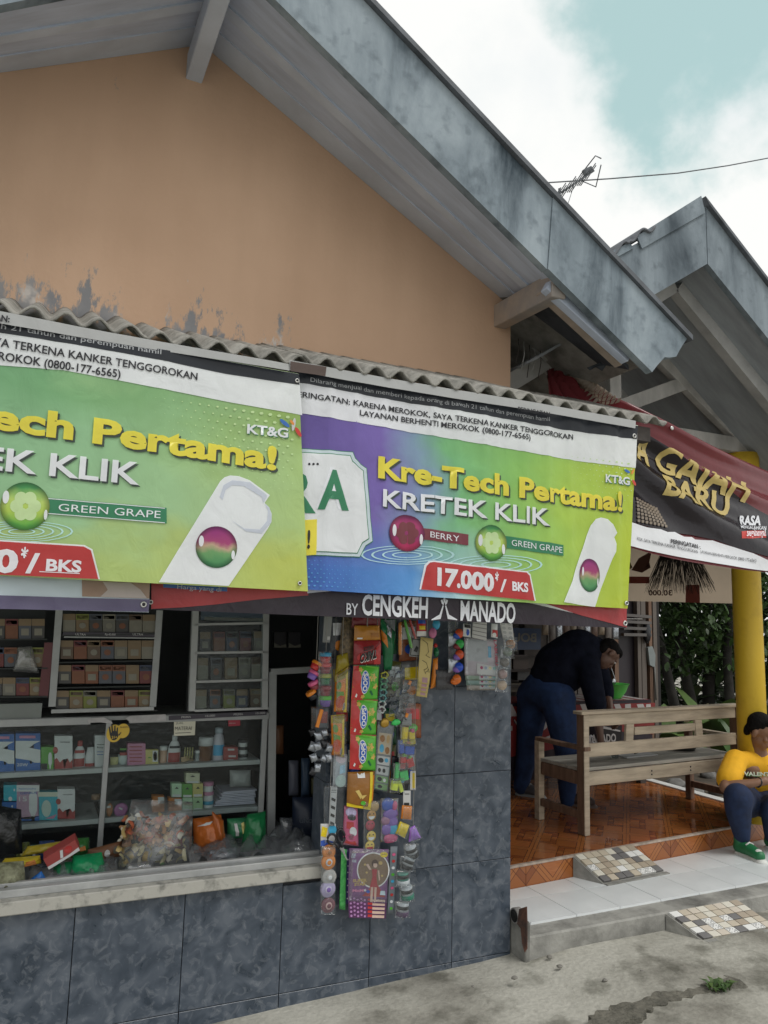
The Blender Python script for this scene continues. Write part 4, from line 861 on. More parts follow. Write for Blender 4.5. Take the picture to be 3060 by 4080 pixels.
# ---- red and black banner hanging lower, behind the two green ones
fold_d = lambda x, z: .010*math.sin(x*4.6+z)+.005*mnoise.noise(V((x*9, 7, z*10)))+(.012*math.sin(x*21) if x < 1 else .004*math.sin(x*13))
DB, ds = banner('promotional_banner', 'dark plum and red banner peeking out below the two green banners', 'banner', -.62, fold_d, [(603, 2428), (2503, 2503), (2512, 2250), (603, 2200)], 90, 8, V_DARK, 'vinyl banners along the awning')
ds.poly('red_wedge', [(604, 2300), (1229, 2340), (1229, 2372), (1030, 2388), (860, 2408), (720, 2420), (604, 2426)], V_RED, DB)
ds.poly('white_line', [C4(85, 1140), C4(300, 1118), C4(560, 1120), C4(850, 1150), C4(1080, 1182), C4(1330, 1258), C4(1100, 1206), C4(850, 1168), C4(560, 1142), C4(300, 1140), C4(85, 1160)], I_WHI, DB, .003)
ds.poly('red_wedge', [C4(1020, 1150), C4(1548, 1180), C4(1546, 1316), C4(1480, 1300), C4(1330, 1262), C4(1160, 1205)], V_RED, DB, .0035)
ds.text('BY', C4(264, 1256), C4(316, 1260), 46, I_WHI, DB, .006, .01); ds.text('CENGKEH', C4(334, 1256), C4(636, 1271), 78, I_WHI, DB, .006, .03); ds.text('MANADO', C4(784, 1281), C4(1024, 1294), 76, I_WHI, DB, .006, .03)
def volcano(sh, f, ox, oy, k, par):
    for sx in (-1, 1):
        sh.poly('logo_slope', [f(ox+sx*x*k, oy+y*k) for x, y in [(3, 22), (8, 20), (22, 62), (58, 84), (58, 88), (16, 82)]], I_WHI, par, .006)
        sh.poly('logo_leaf', [f(ox+sx*x*k, oy+y*k) for x, y in [(2, 10), (10, -8), (17, -2), (12, 12), (4, 20)]], I_WHI, par, .006)
    sh.poly('logo_flame', [f(ox+x*k, oy+y*k) for x, y in [(0, -18), (6, -8), (3, 8), (-3, 8), (-6, -8)]], I_WHI, par, .007)
volcano(ds, C4, 712, 1195, 1.0, DB)
eyelet(ds, *C4(1538, 1297), DB, 10); eyelet(ds, *C3(768, 1594), DB, 9)
BS, bs = banner('promotional_banner', 'thin blue strip of a banner showing under the left green banner', 'banner', -.655, lambda x, z: .003*math.sin(x*9), [(650, 2341), (905, 2357), (905, 2250), (650, 2240)], 12, 3, V_BLUE, 'vinyl banners along the awning')
bs.text('Harga yang di', (705, 2346), (880, 2358), 18, I_GREY, BS, .003, .0)
# ---- pale banner with purple edge at the far left, low
fold_p = lambda x, z: .012*math.sin(x*9)+.010*mnoise.noise(V((x*14, 2, z*16)))
PB, ps = banner('promotional_banner', 'white banner with a purple lower hem at the far left', 'banner', -.645, fold_p, [(-420, 2415), (592, 2440), (600, 2240), (-420, 2200)], 60, 8, I_PALE, 'vinyl banners along the awning')
ps.poly('purple_hem', [(-420, 2352), (0, 2372), (330, 2382), (596, 2388), (591, 2438), (300, 2432), (0, 2426), (-420, 2414)], ink('purple', (.13, .115, .20)), PB)
ps.poly('photo_print', [(326, 2280), (596, 2295), (594, 2385), (328, 2376)], ink('tan_photo', (.36, .25, .19)), PB)
ps.poly('photo_print', [(410, 2318), (520, 2322), (560, 2350), (585, 2384), (400, 2378), (430, 2350)], ink('photo_pale', (.50, .44, .42)), PB, .005)
eyelet(ps, *C3(729, 1606), PB, 12)
# ---- dark maroon banner stretched slantwise over the porch corner
class Patch:
    """four-sided sheet; boundary curves given as lists of (pixel x, pixel y, depth y) points"""
    def __init__(s, top, bot, fold=None):
        s.t = [at(a, b, y=c) for a, b, c in top]; s.b = [at(a, b, y=c) for a, b, c in bot]; s.fold = fold or (lambda u, v: 0)
    def cur(s, P, u):
        n = len(P)-1; i = min(n-1, max(0, int(u*n))); t = u*n-i
        p0, p1, p2, p3 = P[max(0, i-1)], P[i], P[i+1], P[min(n, i+2)]
        return .5*((2*p1)+(p2-p0)*t+(2*p0-5*p1+4*p2-p3)*t*t+(3*p1-p0-3*p2+p3)*t**3)
    def S(s, u, v, e=0.):
        a, b = s.cur(s.t, u), s.cur(s.b, u); p = a.lerp(b, v)
        if e is None: return p
        return p+V((0, -1, .25)).normalized()*(s.fold(u, v)+e)
    def inv(s, px, py, u=.5, v=.5):
        for _ in range(14):
            q = pix(s.S(u, v, None)); ex, ey = px-q[0], py-q[1]
            if abs(ex)+abs(ey) < .4: break
            h = .002; a = pix(s.S(u+h, v, None)); c = pix(s.S(u, v+h, None)); A = ((a[0]-q[0])/h, (c[0]-q[0])/h, (a[1]-q[1])/h, (c[1]-q[1])/h); D = A[0]*A[3]-A[1]*A[2]
            if abs(D) < 1e-6: break
            u += max(-.2, min(.2, (A[3]*ex-A[1]*ey)/D)); v += max(-.2, min(.2, (-A[2]*ex+A[0]*ey)/D)); u = max(0.001, min(.999, u)); v = max(0, min(1, v))
        return u, v
    def uvpoly(s, pts):
        out = []; g = (.5, .5)
        for p in pts: g = s.inv(*p, *g); out.append(g)
        return out
    def poly(s, name, pts, mat, par, e=.007, n=(80, 40)):
        q = s.uvpoly(pts)
        return decal(name, (q, [tuple(range(len(q)))]), lambda x, y: (x, y), lambda u, v: s.S(u, v, e), mat, par, [i/n[0] for i in range(n[0])], [i/n[1] for i in range(n[1])])
    def text(s, txt, a, b, h, mat, par, e=.007, bold=.03, shear=0., hb=None, n=(80, 40)):
        e += .005
        hb = hb or h
        def pre(u, v): return s.inv(a[0]+(b[0]-a[0])*u, a[1]+(b[1]-a[1])*u-v*(h+(hb-h)*u), .6, .5)
        return decal('lettering', text2d(txt, bold, shear), pre, lambda u, v: s.S(u, v, e), mat, par, [i/n[0] for i in range(n[0])], [i/n[1] for i in range(n[1])])
def gfold(u, v):
    th = math.atan2(v*1.1, u+.02); a = .030*(.35+.65*math.sin(math.pi*min(1, u*.9+.1)))
    f = a*(math.sin(th*17+.5)+.5*math.sin(th*31+1))*max(0, 1-.5*v)
    return f+.006*mnoise.noise(V((u*8, v*8, 2)))
gp = Patch([(2175, 1430, .20), (2253, 1471, .10), (2401, 1570, -.05), (2506, 1622, -.15), (2650, 1690, -.24), (2830, 1785, -.22), (3060, 1885, -.10), (3330, 2000, .1)], [(2200, 1800, -.30), (2330, 2120, -.42), (2520, 2190, -.47), (2790, 2245, -.46), (3060, 2276, -.42), (3330, 2290, -.3)], gfold)
GB = thing('slanted_banner', 'dark maroon and black banner stretched slantwise over the porch corner, gold lettering', 'banner', gp.S(.5, 1))
V_MAR = vinyl('vinyl_maroon', flat((.17, .032, .038)), .2); V_BLK2 = vinyl('vinyl_gloss_black', flat((.016, .012, .016)), .2)
_M['vinyl_maroon'].node_tree.nodes['Principled BSDF'].inputs['Roughness'].default_value = .2; _M['vinyl_gloss_black'].node_tree.nodes['Principled BSDF'].inputs['Roughness'].default_value = .18
gridmesh('sheet', lambda u, v: gp.S(u, v), 80, 40, V_MAR, GB)
gp.poly('black_field', [C8(*p) for p in [(640, 1000), (860, 1040), (900, 1045), (1100, 1170), (1400, 1360), (1700, 1530), (1900, 1640), (2000, 1900), (1659, 1770), (1500, 1720), (1350, 1660), (1210, 1625), (1100, 1615), (1000, 1600), (850, 1560), (700, 1540)]], V_BLK2, GB)
gp.poly('white_hem', [C8(*p) for p in [(600, 1500), (860, 1570), (930, 1590), (1010, 1600), (1050, 1615), (1100, 1612), (1160, 1640), (1210, 1640), (1230, 1655), (1330, 1662), (1450, 1705), (1560, 1745), (1680, 1800), (1900, 1850), (1900, 1880), (1659, 1846), (1450, 1818), (1250, 1788), (1000, 1745), (850, 1716), (600, 1660)]], V_WHITE, GB, .010)
GOLD = ink('gold', (.58, .45, .16)); GOLDL = ink('pale_gold', (.66, .58, .36))
gp.text('GAJAH', C8(985, 1235), C8(1530, 1440), 84, GOLD, GB, .008, .03, .1, 80); gp.text('BARU', C8(1010, 1392), C8(1430, 1528), 84, GOLD, GB, .009, .03, .1, 88)
gp.text('A', C8(862, 1185), C8(945, 1215), 115, GOLD, GB, .008, .04)
gp.text('RASA', C8(1482, 1572), C8(1612, 1572), 36, I_WHI, GB, .009, .04, .15); gp.text('MENGALAHKAN', C8(1474, 1600), C8(1646, 1600), 14, I_WHI, GB, .009, .02, .1)
gp.poly('red_stroke', [C8(*p) for p in [(1475, 1620), (1560, 1608), (1645, 1605), (1640, 1650), (1540, 1662), (1480, 1660)]], I_RED, GB, .008); gp.text('segalanya!', C8(1500, 1650), C8(1640, 1640), 30, I_WHI, GB, .0105, .02, .25)
gp.text('PERINGATAN :', C8(1062, 1686), C8(1250, 1716), 17, I_BLK, GB, .010, .03)
gp.text('KOK, SAYA TERKENA KANKER TENGGOROKAN', C8(850, 1672), C8(1228, 1745), 13, I_BLK, GB, .010, .0); gp.text('LAYANAN BERHENTI MEROKOK (0800-177-6565)', C8(1246, 1742), C8(1583, 1798), 12, I_BLK, GB, .010, .0)
HTD = ink('halftone_tan', (.26, .21, .16))
def gdots(quads, nx_, ny_, g=(.3, .3)):
    vs, fs = [], []
    (a, b, c, d) = quads
    for j in range(ny_):
        for i in range(nx_):
            u, v = (i+.5)/nx_, (j+.5)/ny_; x = (a[0]*(1-u)+b[0]*u)*(1-v)+(d[0]*(1-u)+c[0]*u)*v; y = (a[1]*(1-u)+b[1]*u)*(1-v)+(d[1]*(1-u)+c[1]*u)*v
            q = [gp.inv(*C8(x+s*8, y+t*8), *g) for s, t in ((-1, -1), (1, -1), (1, 1), (-1, 1))]; g = q[0]; fs.append(tuple(range(len(vs), len(vs)+4))); vs += q
    decal('halftone_dots', (vs, fs), lambda x, y: (x, y), lambda u, v: gp.S(u, v, .013), HTD, GB, kind='stuff')
gdots([(860, 1400), (1000, 1465), (1060, 1590), (860, 1560)], 8, 7); gdots([(440, 660), (520, 690), (760, 850), (600, 850)], 7, 9, (.12, .2))
eyelet_p = gp.S(*gp.inv(*C8(1057, 1004)), .01)
ball('eyelet', eyelet_p, .012, M('eyelet_metal', (.6, .6, .58), .3, .1, metal=.8), GB, (1, .3, 1))
tube('tie_cord', [gp.S(0, 0), at(2168, 1420, y=.25), at(2120, 1375, y=.25)], .005, DARKT, GB, 6)
# ================================================================== inside the shop: display cabinets and goods
CY = .45                                                   # front plane of the cabinets
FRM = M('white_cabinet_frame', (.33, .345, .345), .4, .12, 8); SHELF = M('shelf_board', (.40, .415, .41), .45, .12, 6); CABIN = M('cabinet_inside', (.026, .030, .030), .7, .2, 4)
GLASS = film('cabinet_glass', (.90, .94, .94), .03, .03)
TAPE = M('grey_tape', (.40, .39, .39), .5, .2, 14, bump=.3)
cb = thing('display_cabinet', 'white framed glass display cabinet with two shelves behind the counter', 'cabinet', (.3, CY+.2, .47))
zt, z1, z2, zb = 1.062, .842, .618, .474
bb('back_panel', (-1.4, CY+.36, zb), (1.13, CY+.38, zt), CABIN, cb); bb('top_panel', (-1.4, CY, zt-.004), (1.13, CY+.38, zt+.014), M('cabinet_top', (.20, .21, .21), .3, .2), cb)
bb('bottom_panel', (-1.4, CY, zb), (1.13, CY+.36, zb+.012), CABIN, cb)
for z in (z1, z2): bb('shelf', (-1.4, CY+.012, z-.022), (.355, CY+.35, z), SHELF, cb, .002); bb('shelf', (.375, CY+.012, z-.022), (1.10, CY+.35, z), SHELF, cb, .002)
for x0, x1 in ((.354, .377), (1.098, 1.125), (-.62, -.60)): bb('post', (x0, CY-.004, zb), (x1, CY+.016, zt-.005), FRM, cb, .002)
bb('top_rail', (-1.4, CY-.008, zt-.020), (.285, CY+.012, zt+.012), FRM, cb, .002); bb('top_rail', (.455, CY-.008, zt-.020), (1.128, CY+.012, zt+.012), FRM, cb, .002)
rag('peeling_tape', [(350, 2862, CY-.012), (415, 2858, CY-.012), (446, 2876, CY-.016), (448, 2884, CY-.018), (400, 2878, CY-.013), (350, 2880, CY-.012)], TAPE, cb, .002)
rag('peeling_tape', [(500, 2862, CY-.012), (520, 2852, CY-.012), (660, 2846, CY-.012), (662, 2872, CY-.012), (520, 2880, CY-.012)], TAPE, cb, .002)
st_ = Sheet(CY-.013)
for t in ((780, 2866, 'PRIMA'), (900, 2862, '15.000')): pass
st_.poly('price_strip', [(672, 2852), (1062, 2832), (1062, 2848), (672, 2870)], M('strip_dark', (.035, .03, .045), .4, .1), cb, .002)
for x, t in ((722, 'PRIMA'), (818, '15.000'), (930, 'PRIMA'), (1018, '15.000')): st_.text(t, (x, 2864-(x-672)*.053), (x+38, 2862-(x-672)*.053), 8, M('strip_grey', (.4, .4, .4), .5, 0), cb, .004, .02)
bb('glass_pane', (-.6, CY+.002, zb+.012), (.353, CY+.004, zt-.022), GLASS, cb); bb('glass_pane', (.378, CY+.002, zb+.012), (1.097, CY+.004, zt-.022), GLASS, cb)
stk = thing('age_warning_sticker', 'yellow round sticker with a black hand on the cabinet post', 'sticker', at(470, 2950, y=CY-.006)); s6 = Sheet(CY-.006)
YS = M('sticker_yellow', (.62, .42, .05), .5, .08); BLK = M('print_black', (.02, .02, .022), .5, 0)
s6.ell('disc', (490, 2912), 26, 29, YS, stk, .001); s6.ell('disc', (455, 2922), 31, 35, YS, stk, .0022)
s6.ell('hand', (455, 2930), 16, 19, BLK, stk, .004, 18)
for dx, tx, ty in ((-15, -19, 2896), (-7, -9, 2890), (2, 3, 2891), (10, 13, 2899), (17, 27, 2918)): s6.poly('finger', [(455+dx-3, 2930), (455+tx-3, ty), (455+tx+2, ty-2), (455+dx+4, 2930)], BLK, stk, .0042)
s6.text('21+', (444, 2942), (466, 2941), 10, YS, stk, .006, .02); s6.text('DILARANG', (478, 2900), (512, 2899), 6, BLK, stk, .004, .0)
nt_ = thing('paper_note', 'handwritten paper note taped to the cabinet glass', 'note', at(735, 2930, y=CY-.004)); s7 = Sheet(CY-.004)
PAP = M('note_paper', (.60, .59, .48), .8, .06); s7.poly('paper', [(693, 2874), (779, 2871), (776, 2929), (693, 2932)], PAP, nt_, .001)
s7.text('JUAL', (701, 2885), (731, 2884), 8, BLK, nt_, .003, -.005); s7.text('MATERAI', (697, 2910), (763, 2908), 15, BLK, nt_, .003, -.005); s7.poly('underline', [(698, 2920), (760, 2917), (760, 2919), (698, 2922)], BLK, nt_, .003)
rc = thing('red_card', 'small red card stuck inside the right corner of the cabinet glass', 'card', at(930, 2893, y=CY-.004)); s7.poly('card', [(909, 2868), (957, 2865), (957, 2891), (910, 2894)], M('card_red', (.33, .03, .05), .5, .05), rc, .001); s7.text('PEMBAYARAN', (912, 2884), (938, 2883), 4, M('strip_grey', (.4, .4, .4), .5, 0), rc, .003, 0)
# ---- goods on the shelves; x0,x1,y0,y1 are pixels of the front face on the goods' plane
def P3(c, n): return M(n, c, .45, .07, 9)
PW, PR, PBL, PG, PT, PPK, PY, PBR, PBK, PLG, POR, PTQ, PPE = [P3(c, 'pack_'+n) for c, n in (((.56, .57, .57), 'white'), ((.30, .045, .04), 'red'), ((.035, .12, .36), 'blue'), ((.10, .30, .05), 'green'), ((.42, .30, .17), 'tan'), ((.46, .19, .30), 'pink'), ((.52, .46, .16), 'yellow'), ((.17, .075, .035), 'brown'), ((.022, .022, .026), 'black'), ((.42, .60, .40), 'mint'), ((.48, .17, .035), 'orange'), ((.04, .34, .42), 'turquoise'), ((.55, .36, .26), 'peach'))]
def carton(label, x0, y0, x1, y1, y, dep, mat, cat='box', prints=(), tilt=0., group='boxed goods in the cabinet', name='carton'):
    """boxed thing whose front face fills the pixel rectangle on plane y; prints are (kind, args) laid on that face"""
    c = q4(y, (x0, y1), (x1, y1-tilt), (x1, y0-tilt), (x0, y0)); t = thing(name, label, cat, (c[0]+c[1])/2, group)
    b = [q+V((0, dep, 0)) for q in c]
    mesh('body', [c[0], c[1], b[1], b[0], c[3], c[2], b[2], b[3]], BF, mat, t, bevel=.0012)
    Q = Quad(c, 0, 2)
    for p in prints:
        k = p[0]
        if k == 'r': Q.poly('print', [(p[1], p[2]), (p[3], p[2]), (p[3], p[4]), (p[1], p[4])], p[5], t, .0012)
        elif k == 'p': Q.poly('print', p[1], p[2], t, .0016)
        elif k == 'e': Q.ell('print', p[1], p[2], p[3], p[4], t, .002)
        elif k == 't': Q.text(p[1], p[2], p[3], p[4], p[5], t, .0026, p[6] if len(p) > 6 else .01)
    return t
def bulb(u, v, s): return ('p', [(u-.16*s, v+.25*s), (u-.08*s, v+.38*s), (u+.08*s, v+.38*s), (u+.16*s, v+.25*s), (u+.16*s, v-.12*s), (u+.07*s, v-.25*s), (u+.06*s, v-.38*s), (u-.06*s, v-.38*s), (u-.07*s, v-.25*s), (u-.16*s, v-.12*s)], PW)
SY = CY+.05
swoosh = [('r', 0, .22, 1, .80, PW), ('p', [(0, 0), (1, 0), (1, .12), (.6, .28), (0, .34)], PBL), ('p', [(.55, .62), (1, .56), (1, .80), (.75, .72)], PBL), ('r', .15, .87, .8, .94, PPK), bulb(.62, .48, .75)]
carton('blue and white light bulb box at the far left of the upper shelf', -42, 2925, 57, 3076, SY, .07, PBL, prints=swoosh)
carton('blue and white light bulb box marked 20W on the upper shelf', 62, 2922, 161, 3072, SY, .07, PBL, prints=swoosh+[('t', '20W', (.05, .13), (.5, .13), (0, .08), PW)])
carton('green light bulb box on the upper shelf', 163, 2976, 214, 3070, SY, .06, PG, prints=[bulb(.72, .42, .9), ('r', .0, 0, .5, .3, PBK)])
drip = [('p', [(0, 0), (1, 0), (1, .30), (.85, .22), (.72, .34), (.55, .04), (.45, .30), (.3, .22), (.12, .36), (0, .30)], PR), ('e', (.05, .58), .14, .10, PR), ('t', 'VANDAGE', (.3, .80), (.85, .80), (0, .04), PBK)]
carton('white and red dripping paint print box on the upper shelf', 217, 2932, 289, 3068, SY, .06, PW, prints=drip)
carton('tall white medicine box beside the cabinet post', 378, 2930, 420, 3064, SY, .05, PW, prints=[('t', 'Rosy', (.2, .62), (.8, .62), (0, .05), PBK), ('r', .2, .5, .8, .52, PBL), ('r', .2, .42, .8, .44, PBL), ('r', .2, .72, .9, .735, PBK)])
carton('pink carton with red writing on the upper shelf', 508, 2962, 580, 3058, SY, .05, PPK, prints=[('r', .1, .84-.15*k, .8, .88-.15*k, PR) for k in range(5)])
carton('yellow soap packet with a portrait print on the upper shelf', 580, 2987, 631, 3054, SY, .03, PY, prints=[('r', .55, .28, .95, .95, PW), ('e', (.75, .62), .16, .28, PBK), ('e', (.75, .60), .10, .18, PPE), ('r', .2, .5, .42, .56, PG)])
carton('dark red box with small white labels on the upper shelf', 890, 2976, 948, 3034, SY, .06, PR, prints=[('r', .3, .75, .75, .88, PW), ('r', .35, .3, .85, .42, PW), ('r', .3, .06, .7, .15, PW)])
carton('blue light bulb box lying lowest at the far left', 8, 3196, 66, 3278, SY, .07, PBL, prints=[('e', (.7, .8), .06, .05, PW), ('r', 0, .0, .3, .5, PTQ)])
carton('turquoise blue box stacked on the far left of the lower shelf', 14, 3128, 68, 3192, SY, .07, PTQ, prints=[('e', (.8, .7), .06, .08, PW), ('e', (.5, .15), .14, .14, PW)])
carton('pink and white light bulb box marked 15 on the lower shelf', 66, 3128, 157, 3270, SY, .06, P3((.42, .27, .36), 'pack_mauve'), prints=[('r', 0, .82, 1, 1, PW), ('t', 'hannochs', (.1, .88), (.85, .88), (0, .045), PBL), ('t', 'GENIUS', (.15, .74), (.9, .76), (0, .06), PBL), ('t', '15', (.1, .55), (.45, .55), (0, .13), PW), bulb(.72, .42, 1.1), ('p', [(0, 0), (1, 0), (1, .14), (.5, .03), (0, .08)], PBL)])
carton('turquoise and cream soap box on the lower shelf', 152, 3156, 230, 3268, SY, .05, PTQ, prints=[('r', 0, .84, 1, 1, P3((.5, .52, .42), 'pack_cream')), ('e', (.42, .42), .25, .3, P3((.40, .50, .45), 'pack_pale')), ('p', [(.35, .06), (.95, .22), (.8, .06)], PPK)])
carton('white and red dripping paint print box on the lower shelf', 229, 3144, 299, 3262, SY, .06, PW, prints=drip)
for i, (x0, y0, x1, y1, m_, l_) in enumerate([(684, 3122, 724, 3177, PLG, 'mint green tea box at the left of the small stack'), (726, 3124, 767, 3179, PG, 'vivid green tea box in the middle of the small stack'), (768, 3122, 809, 3176, PY, 'pale yellow tea box at the right of the small stack'), (740, 3080, 796, 3121, P3((.52, .52, .36), 'pack_lemon'), 'cream yellow tea box topmost on the small stack'), (727, 3180, 767, 3236, PLG, 'mint green tea box at the bottom left of the small stack'), (769, 3177, 808, 3232, P3((.36, .52, .30), 'pack_leaf'), 'leaf green tea box at the bottom right of the small stack'), (672, 3180, 724, 3236, POR, 'orange medicine box beside the mint green tea boxes'), (608, 3172, 655, 3238, POR, 'orange and white box standing alone on the lower right shelf')]):
    carton(l_, x0, y0, x1, y1, SY, .045, m_, prints=[('p', [(.3, .62), (.7, .62), (.5, .78)], PBK), ('r', .1, .04, .9, .22, PW)] if i < 6 else [('r', .45, .55, .98, .95, PW)])
def bottle(label, cx, y0, y1, w_, prof, mat, cat='bottle', cap=None, capfrac=.15, prints=(), y=SY+.03, sq=1., name='bottle', group='bottles and tubes in the cabinet', n=16):
    """prof: (relative radius, relative height); fills pixels y0..y1 at column cx"""
    b = at(cx, y1, y=y); h = at(cx, y0, y=y).z-b.z; r = (at(cx+w_/2, y1, y=y).x-at(cx-w_/2, y1, y=y).x)/2
    t = thing(name, label, cat, b, group); mt = Matrix.Diagonal((1, sq, 1))
    lathe('body', b, [(q*r, z*h) for q, z in prof if z <= 1-capfrac+1e-6], mat, t, n, mt)
    if cap: lathe('cap', b, [(q*r*1.02, z*h) for q, z in prof if z >= 1-capfrac-1e-6], cap, t, n, mt)
    for (u0, v0, u1, v1, m_) in prints:
        vs, fs = [], []; K = 8
        for j in (v0, v1):
            rr = r*1.02*max(q for q, z in prof if abs(z-.4) < .41)
            for i in range(K+1):
                a = math.pi*(1.5+(u0+(u1-u0)*i/K-.5)*.9); vs.append(b+V((rr*math.cos(a), rr*sq*math.sin(a)-.0005, j*h)))
        fs = [(i, i+1, K+2+i, K+1+i) for i in range(K)]
        mesh('printed_label', vs, fs, m_, t, True)
    return t
LOT = [(.55, 0), (.95, .01), (1, .10), (1.0, .40), (.85, .62), (.55, .76), (.36, .80), (.36, .82), (.40, .86), (.36, .98), (.1, 1)]
CYL = [(.9, 0), (1, .02), (1, .80), (.98, .84), (1.02, .85), (1.02, .98), (.9, 1)]
TUB = [(.62, 0), (.7, .02), (.72, .14), (.9, .16), (1, .45), (1.0, .96), (.98, 1)]
bottle('white lotion bottle with red print on the left half of the upper shelf', 311, 2950, 3067, 52, LOT, PW, cap=PR, capfrac=.2, prints=[(.15, .12, .85, .40, PR), (.2, .58, .8, .68, PR)], sq=.55)
bottle('white oval bottle with a dark red foot on the upper shelf', 356, 2962, 3064, 40, [(.8, 0), (.9, .02), (.9, .24), (.95, .26), (1, .5), (.7, .85), (.3, .98), (.1, 1)], PW, prints=[(.0, .0, 1, .24, PR)], sq=.6)
bottle('pale yellow cream tube standing on its cap on the upper shelf', 453, 2962, 3061, 34, TUB, P3((.50, .48, .22), 'pack_paleyellow'), 'tube', prints=[(.3, .7, .7, .8, PBK)], sq=.5, name='cream_tube')
bottle('white and green cream tube standing on its cap on the upper shelf', 489, 2940, 3058, 44, TUB, P3((.52, .60, .58), 'pack_icewhite'), 'tube', prints=[(.2, .42, .8, .52, PR), (.2, .6, .9, .66, PG)], sq=.5, name='cream_tube')
bottle('peach lotion bottle with white cap on the upper shelf', 647, 2972, 3053, 30, CYL, PPE, cap=PW, capfrac=.2)
bottle('white lotion bottle with a red heart print on the right half of the upper shelf', 690, 2927, 3047, 54, LOT, PW, cap=PW, capfrac=.2, prints=[(.15, .10, .85, .42, PR), (.2, .56, .8, .64, PBK)], sq=.55)
bottle('brown jar with a wide white lid on the upper shelf', 816, 2936, 3040, 58, [(.86, 0), (.9, .03), (.9, .66), (1, .68), (1, .98), (.9, 1)], PBR, 'jar', cap=PW, capfrac=.32, name='jar')
bottle('small clear bottle beside the jar on the upper shelf', 785, 2990, 3040, 20, CYL, P3((.30, .33, .33), 'pack_clearish'), cap=PW, capfrac=.2)
bottle('blue and white talc bottle with ribbed cap on the upper shelf', 866, 2898, 3038, 46, [(.9, 0), (1, .02), (1, .55), (.8, .76), (.62, .80), (.62, .84), (.68, .86), (.68, .98), (.5, 1)], P3((.52, .50, .56), 'pack_lilacwhite'), cap=P3((.35, .40, .45), 'pack_bluegrey'), capfrac=.16, prints=[(.1, .22, .95, .52, P3((.06, .34, .58), 'pack_sky'))])
for k in range(3): bottle('%s small black lidded balm jar in the stack of three' % ['lowest', 'middle', 'topmost'][k], 967, 3003-29*k, 3032-29*k, 37, [(.92, 0), (.95, .04), (.95, .58), (1, .6), (1, .97), (.9, 1)], PW, 'jar', cap=PBK, capfrac=.42, name='balm_jar', group='stack of balm jars')
for k in range(3): bottle('%s round tin in the pink and blue stack' % ['lowest blue', 'middle pink', 'topmost pink'][k], 828, 3115+(2-k)*37, 3152+(2-k)*37, 42, [(.95, 0), (.97, .04), (.97, .62), (1, .64), (1, .96), (.95, 1)], PW, 'tin', cap=[P3((.06, .30, .45), 'pack_seablue'), PPK, PPK][k], capfrac=.38, name='round_tin', group='stack of round tins')
bottle('black deodorant bottle with vertical white lettering on the lower shelf', 376, 3165, 3260, 36, CYL, PBK, cap=P3((.22, .14, .08), 'pack_bronze'), capfrac=.25)
q = Quad(qr(SY+.006, 366, 3190, 382, 3250), 0, 3); o_ = thing('bottle_label', 'white vertical lettering on the black bottle', 'label', q.c[0]) if False else None
cp = thing('pink_compact', 'round pink compact leaning on the lower right shelf', 'compact', at(481, 3250, y=SY), 'cosmetics on the lower shelf'); lathe('case', at(481, 3226, y=SY), [(.030, 0), (.032, .004), (.030, .012), (.02, .014)], P3((.38, .16, .32), 'pack_magenta'), cp, 20, Matrix.Rotation(R_(90), 3, 'X')); box('tab', at(481, 3222, y=SY-.016), (.018, .002, .007), PW, cp, Matrix.Rotation(.5, 3, 'Y'))
cp = thing('orange_compact', 'oval orange compact beside the cabinet post', 'compact', at(436, 3255, y=SY), 'cosmetics on the lower shelf'); lathe('case', at(436, 3226, y=SY), [(.022, 0), (.024, .004), (.022, .012), (.012, .014)], P3((.42, .20, .10), 'pack_rust'), cp, 18, Matrix.Rotation(R_(90), 3, 'X') @ Matrix.Diagonal((.6, 1.3, 1))); box('tab', at(434, 3215, y=SY-.016), (.016, .002, .010), PW, cp)
bd = thing('stick_bundle', 'small bundle of wooden sticks lying on the upper shelf', 'sticks', at(742, 3042, y=SY)); rn = random.Random(2)
for k in range(7): a = at(718+rn.uniform(0, 6), 3044-4*k, y=SY+.01); tube('stick', [a, a+V((.058, .02, rn.uniform(0, .012)))], .0035, PT, bd, 6)
for k in range(4): a = at(735+10*k, 3020, y=SY+.02); tube('stick', [a, a+V((.002, .005, .05))], .004, P3((.36, .34, .16), 'pack_straw'), bd, 6)
for k, (c_, x) in enumerate(((POR, 588), (PPE, 606), (PR, 560))): pass
pp = thing('paper_stack', 'stack of lilac white paper sheets at the right end of the lower shelf', 'paper', at(940, 3216, y=SY+.05)); rn = random.Random(3)
for k in range(9):
    a, b = at(852+rn.uniform(0, 14)+k*4, 3212-k*6.5, y=SY), at(1022-rn.uniform(0, 8), 3204-k*6.5, y=SY); c = (a+b)/2+V((0, .08, .004))
    box('sheet', c, ((b-a).x, .16, .006), P3((.50, .49, .58), 'paper_lilac'), pp, rotz(rn.uniform(-.05, .05)))
BAGW = M('cloudy_bag', (.34, .35, .34), .3, .2, 14, bump=.6)
Quad(qr(SY+.04, 915, 3068, 1000, 3135), .03, 8, seed=3).make('plastic_pouch', BAGW); tag(bpy.data.objects['plastic_pouch'], 'cloudy plastic pouch above the paper stack', 'pouch')
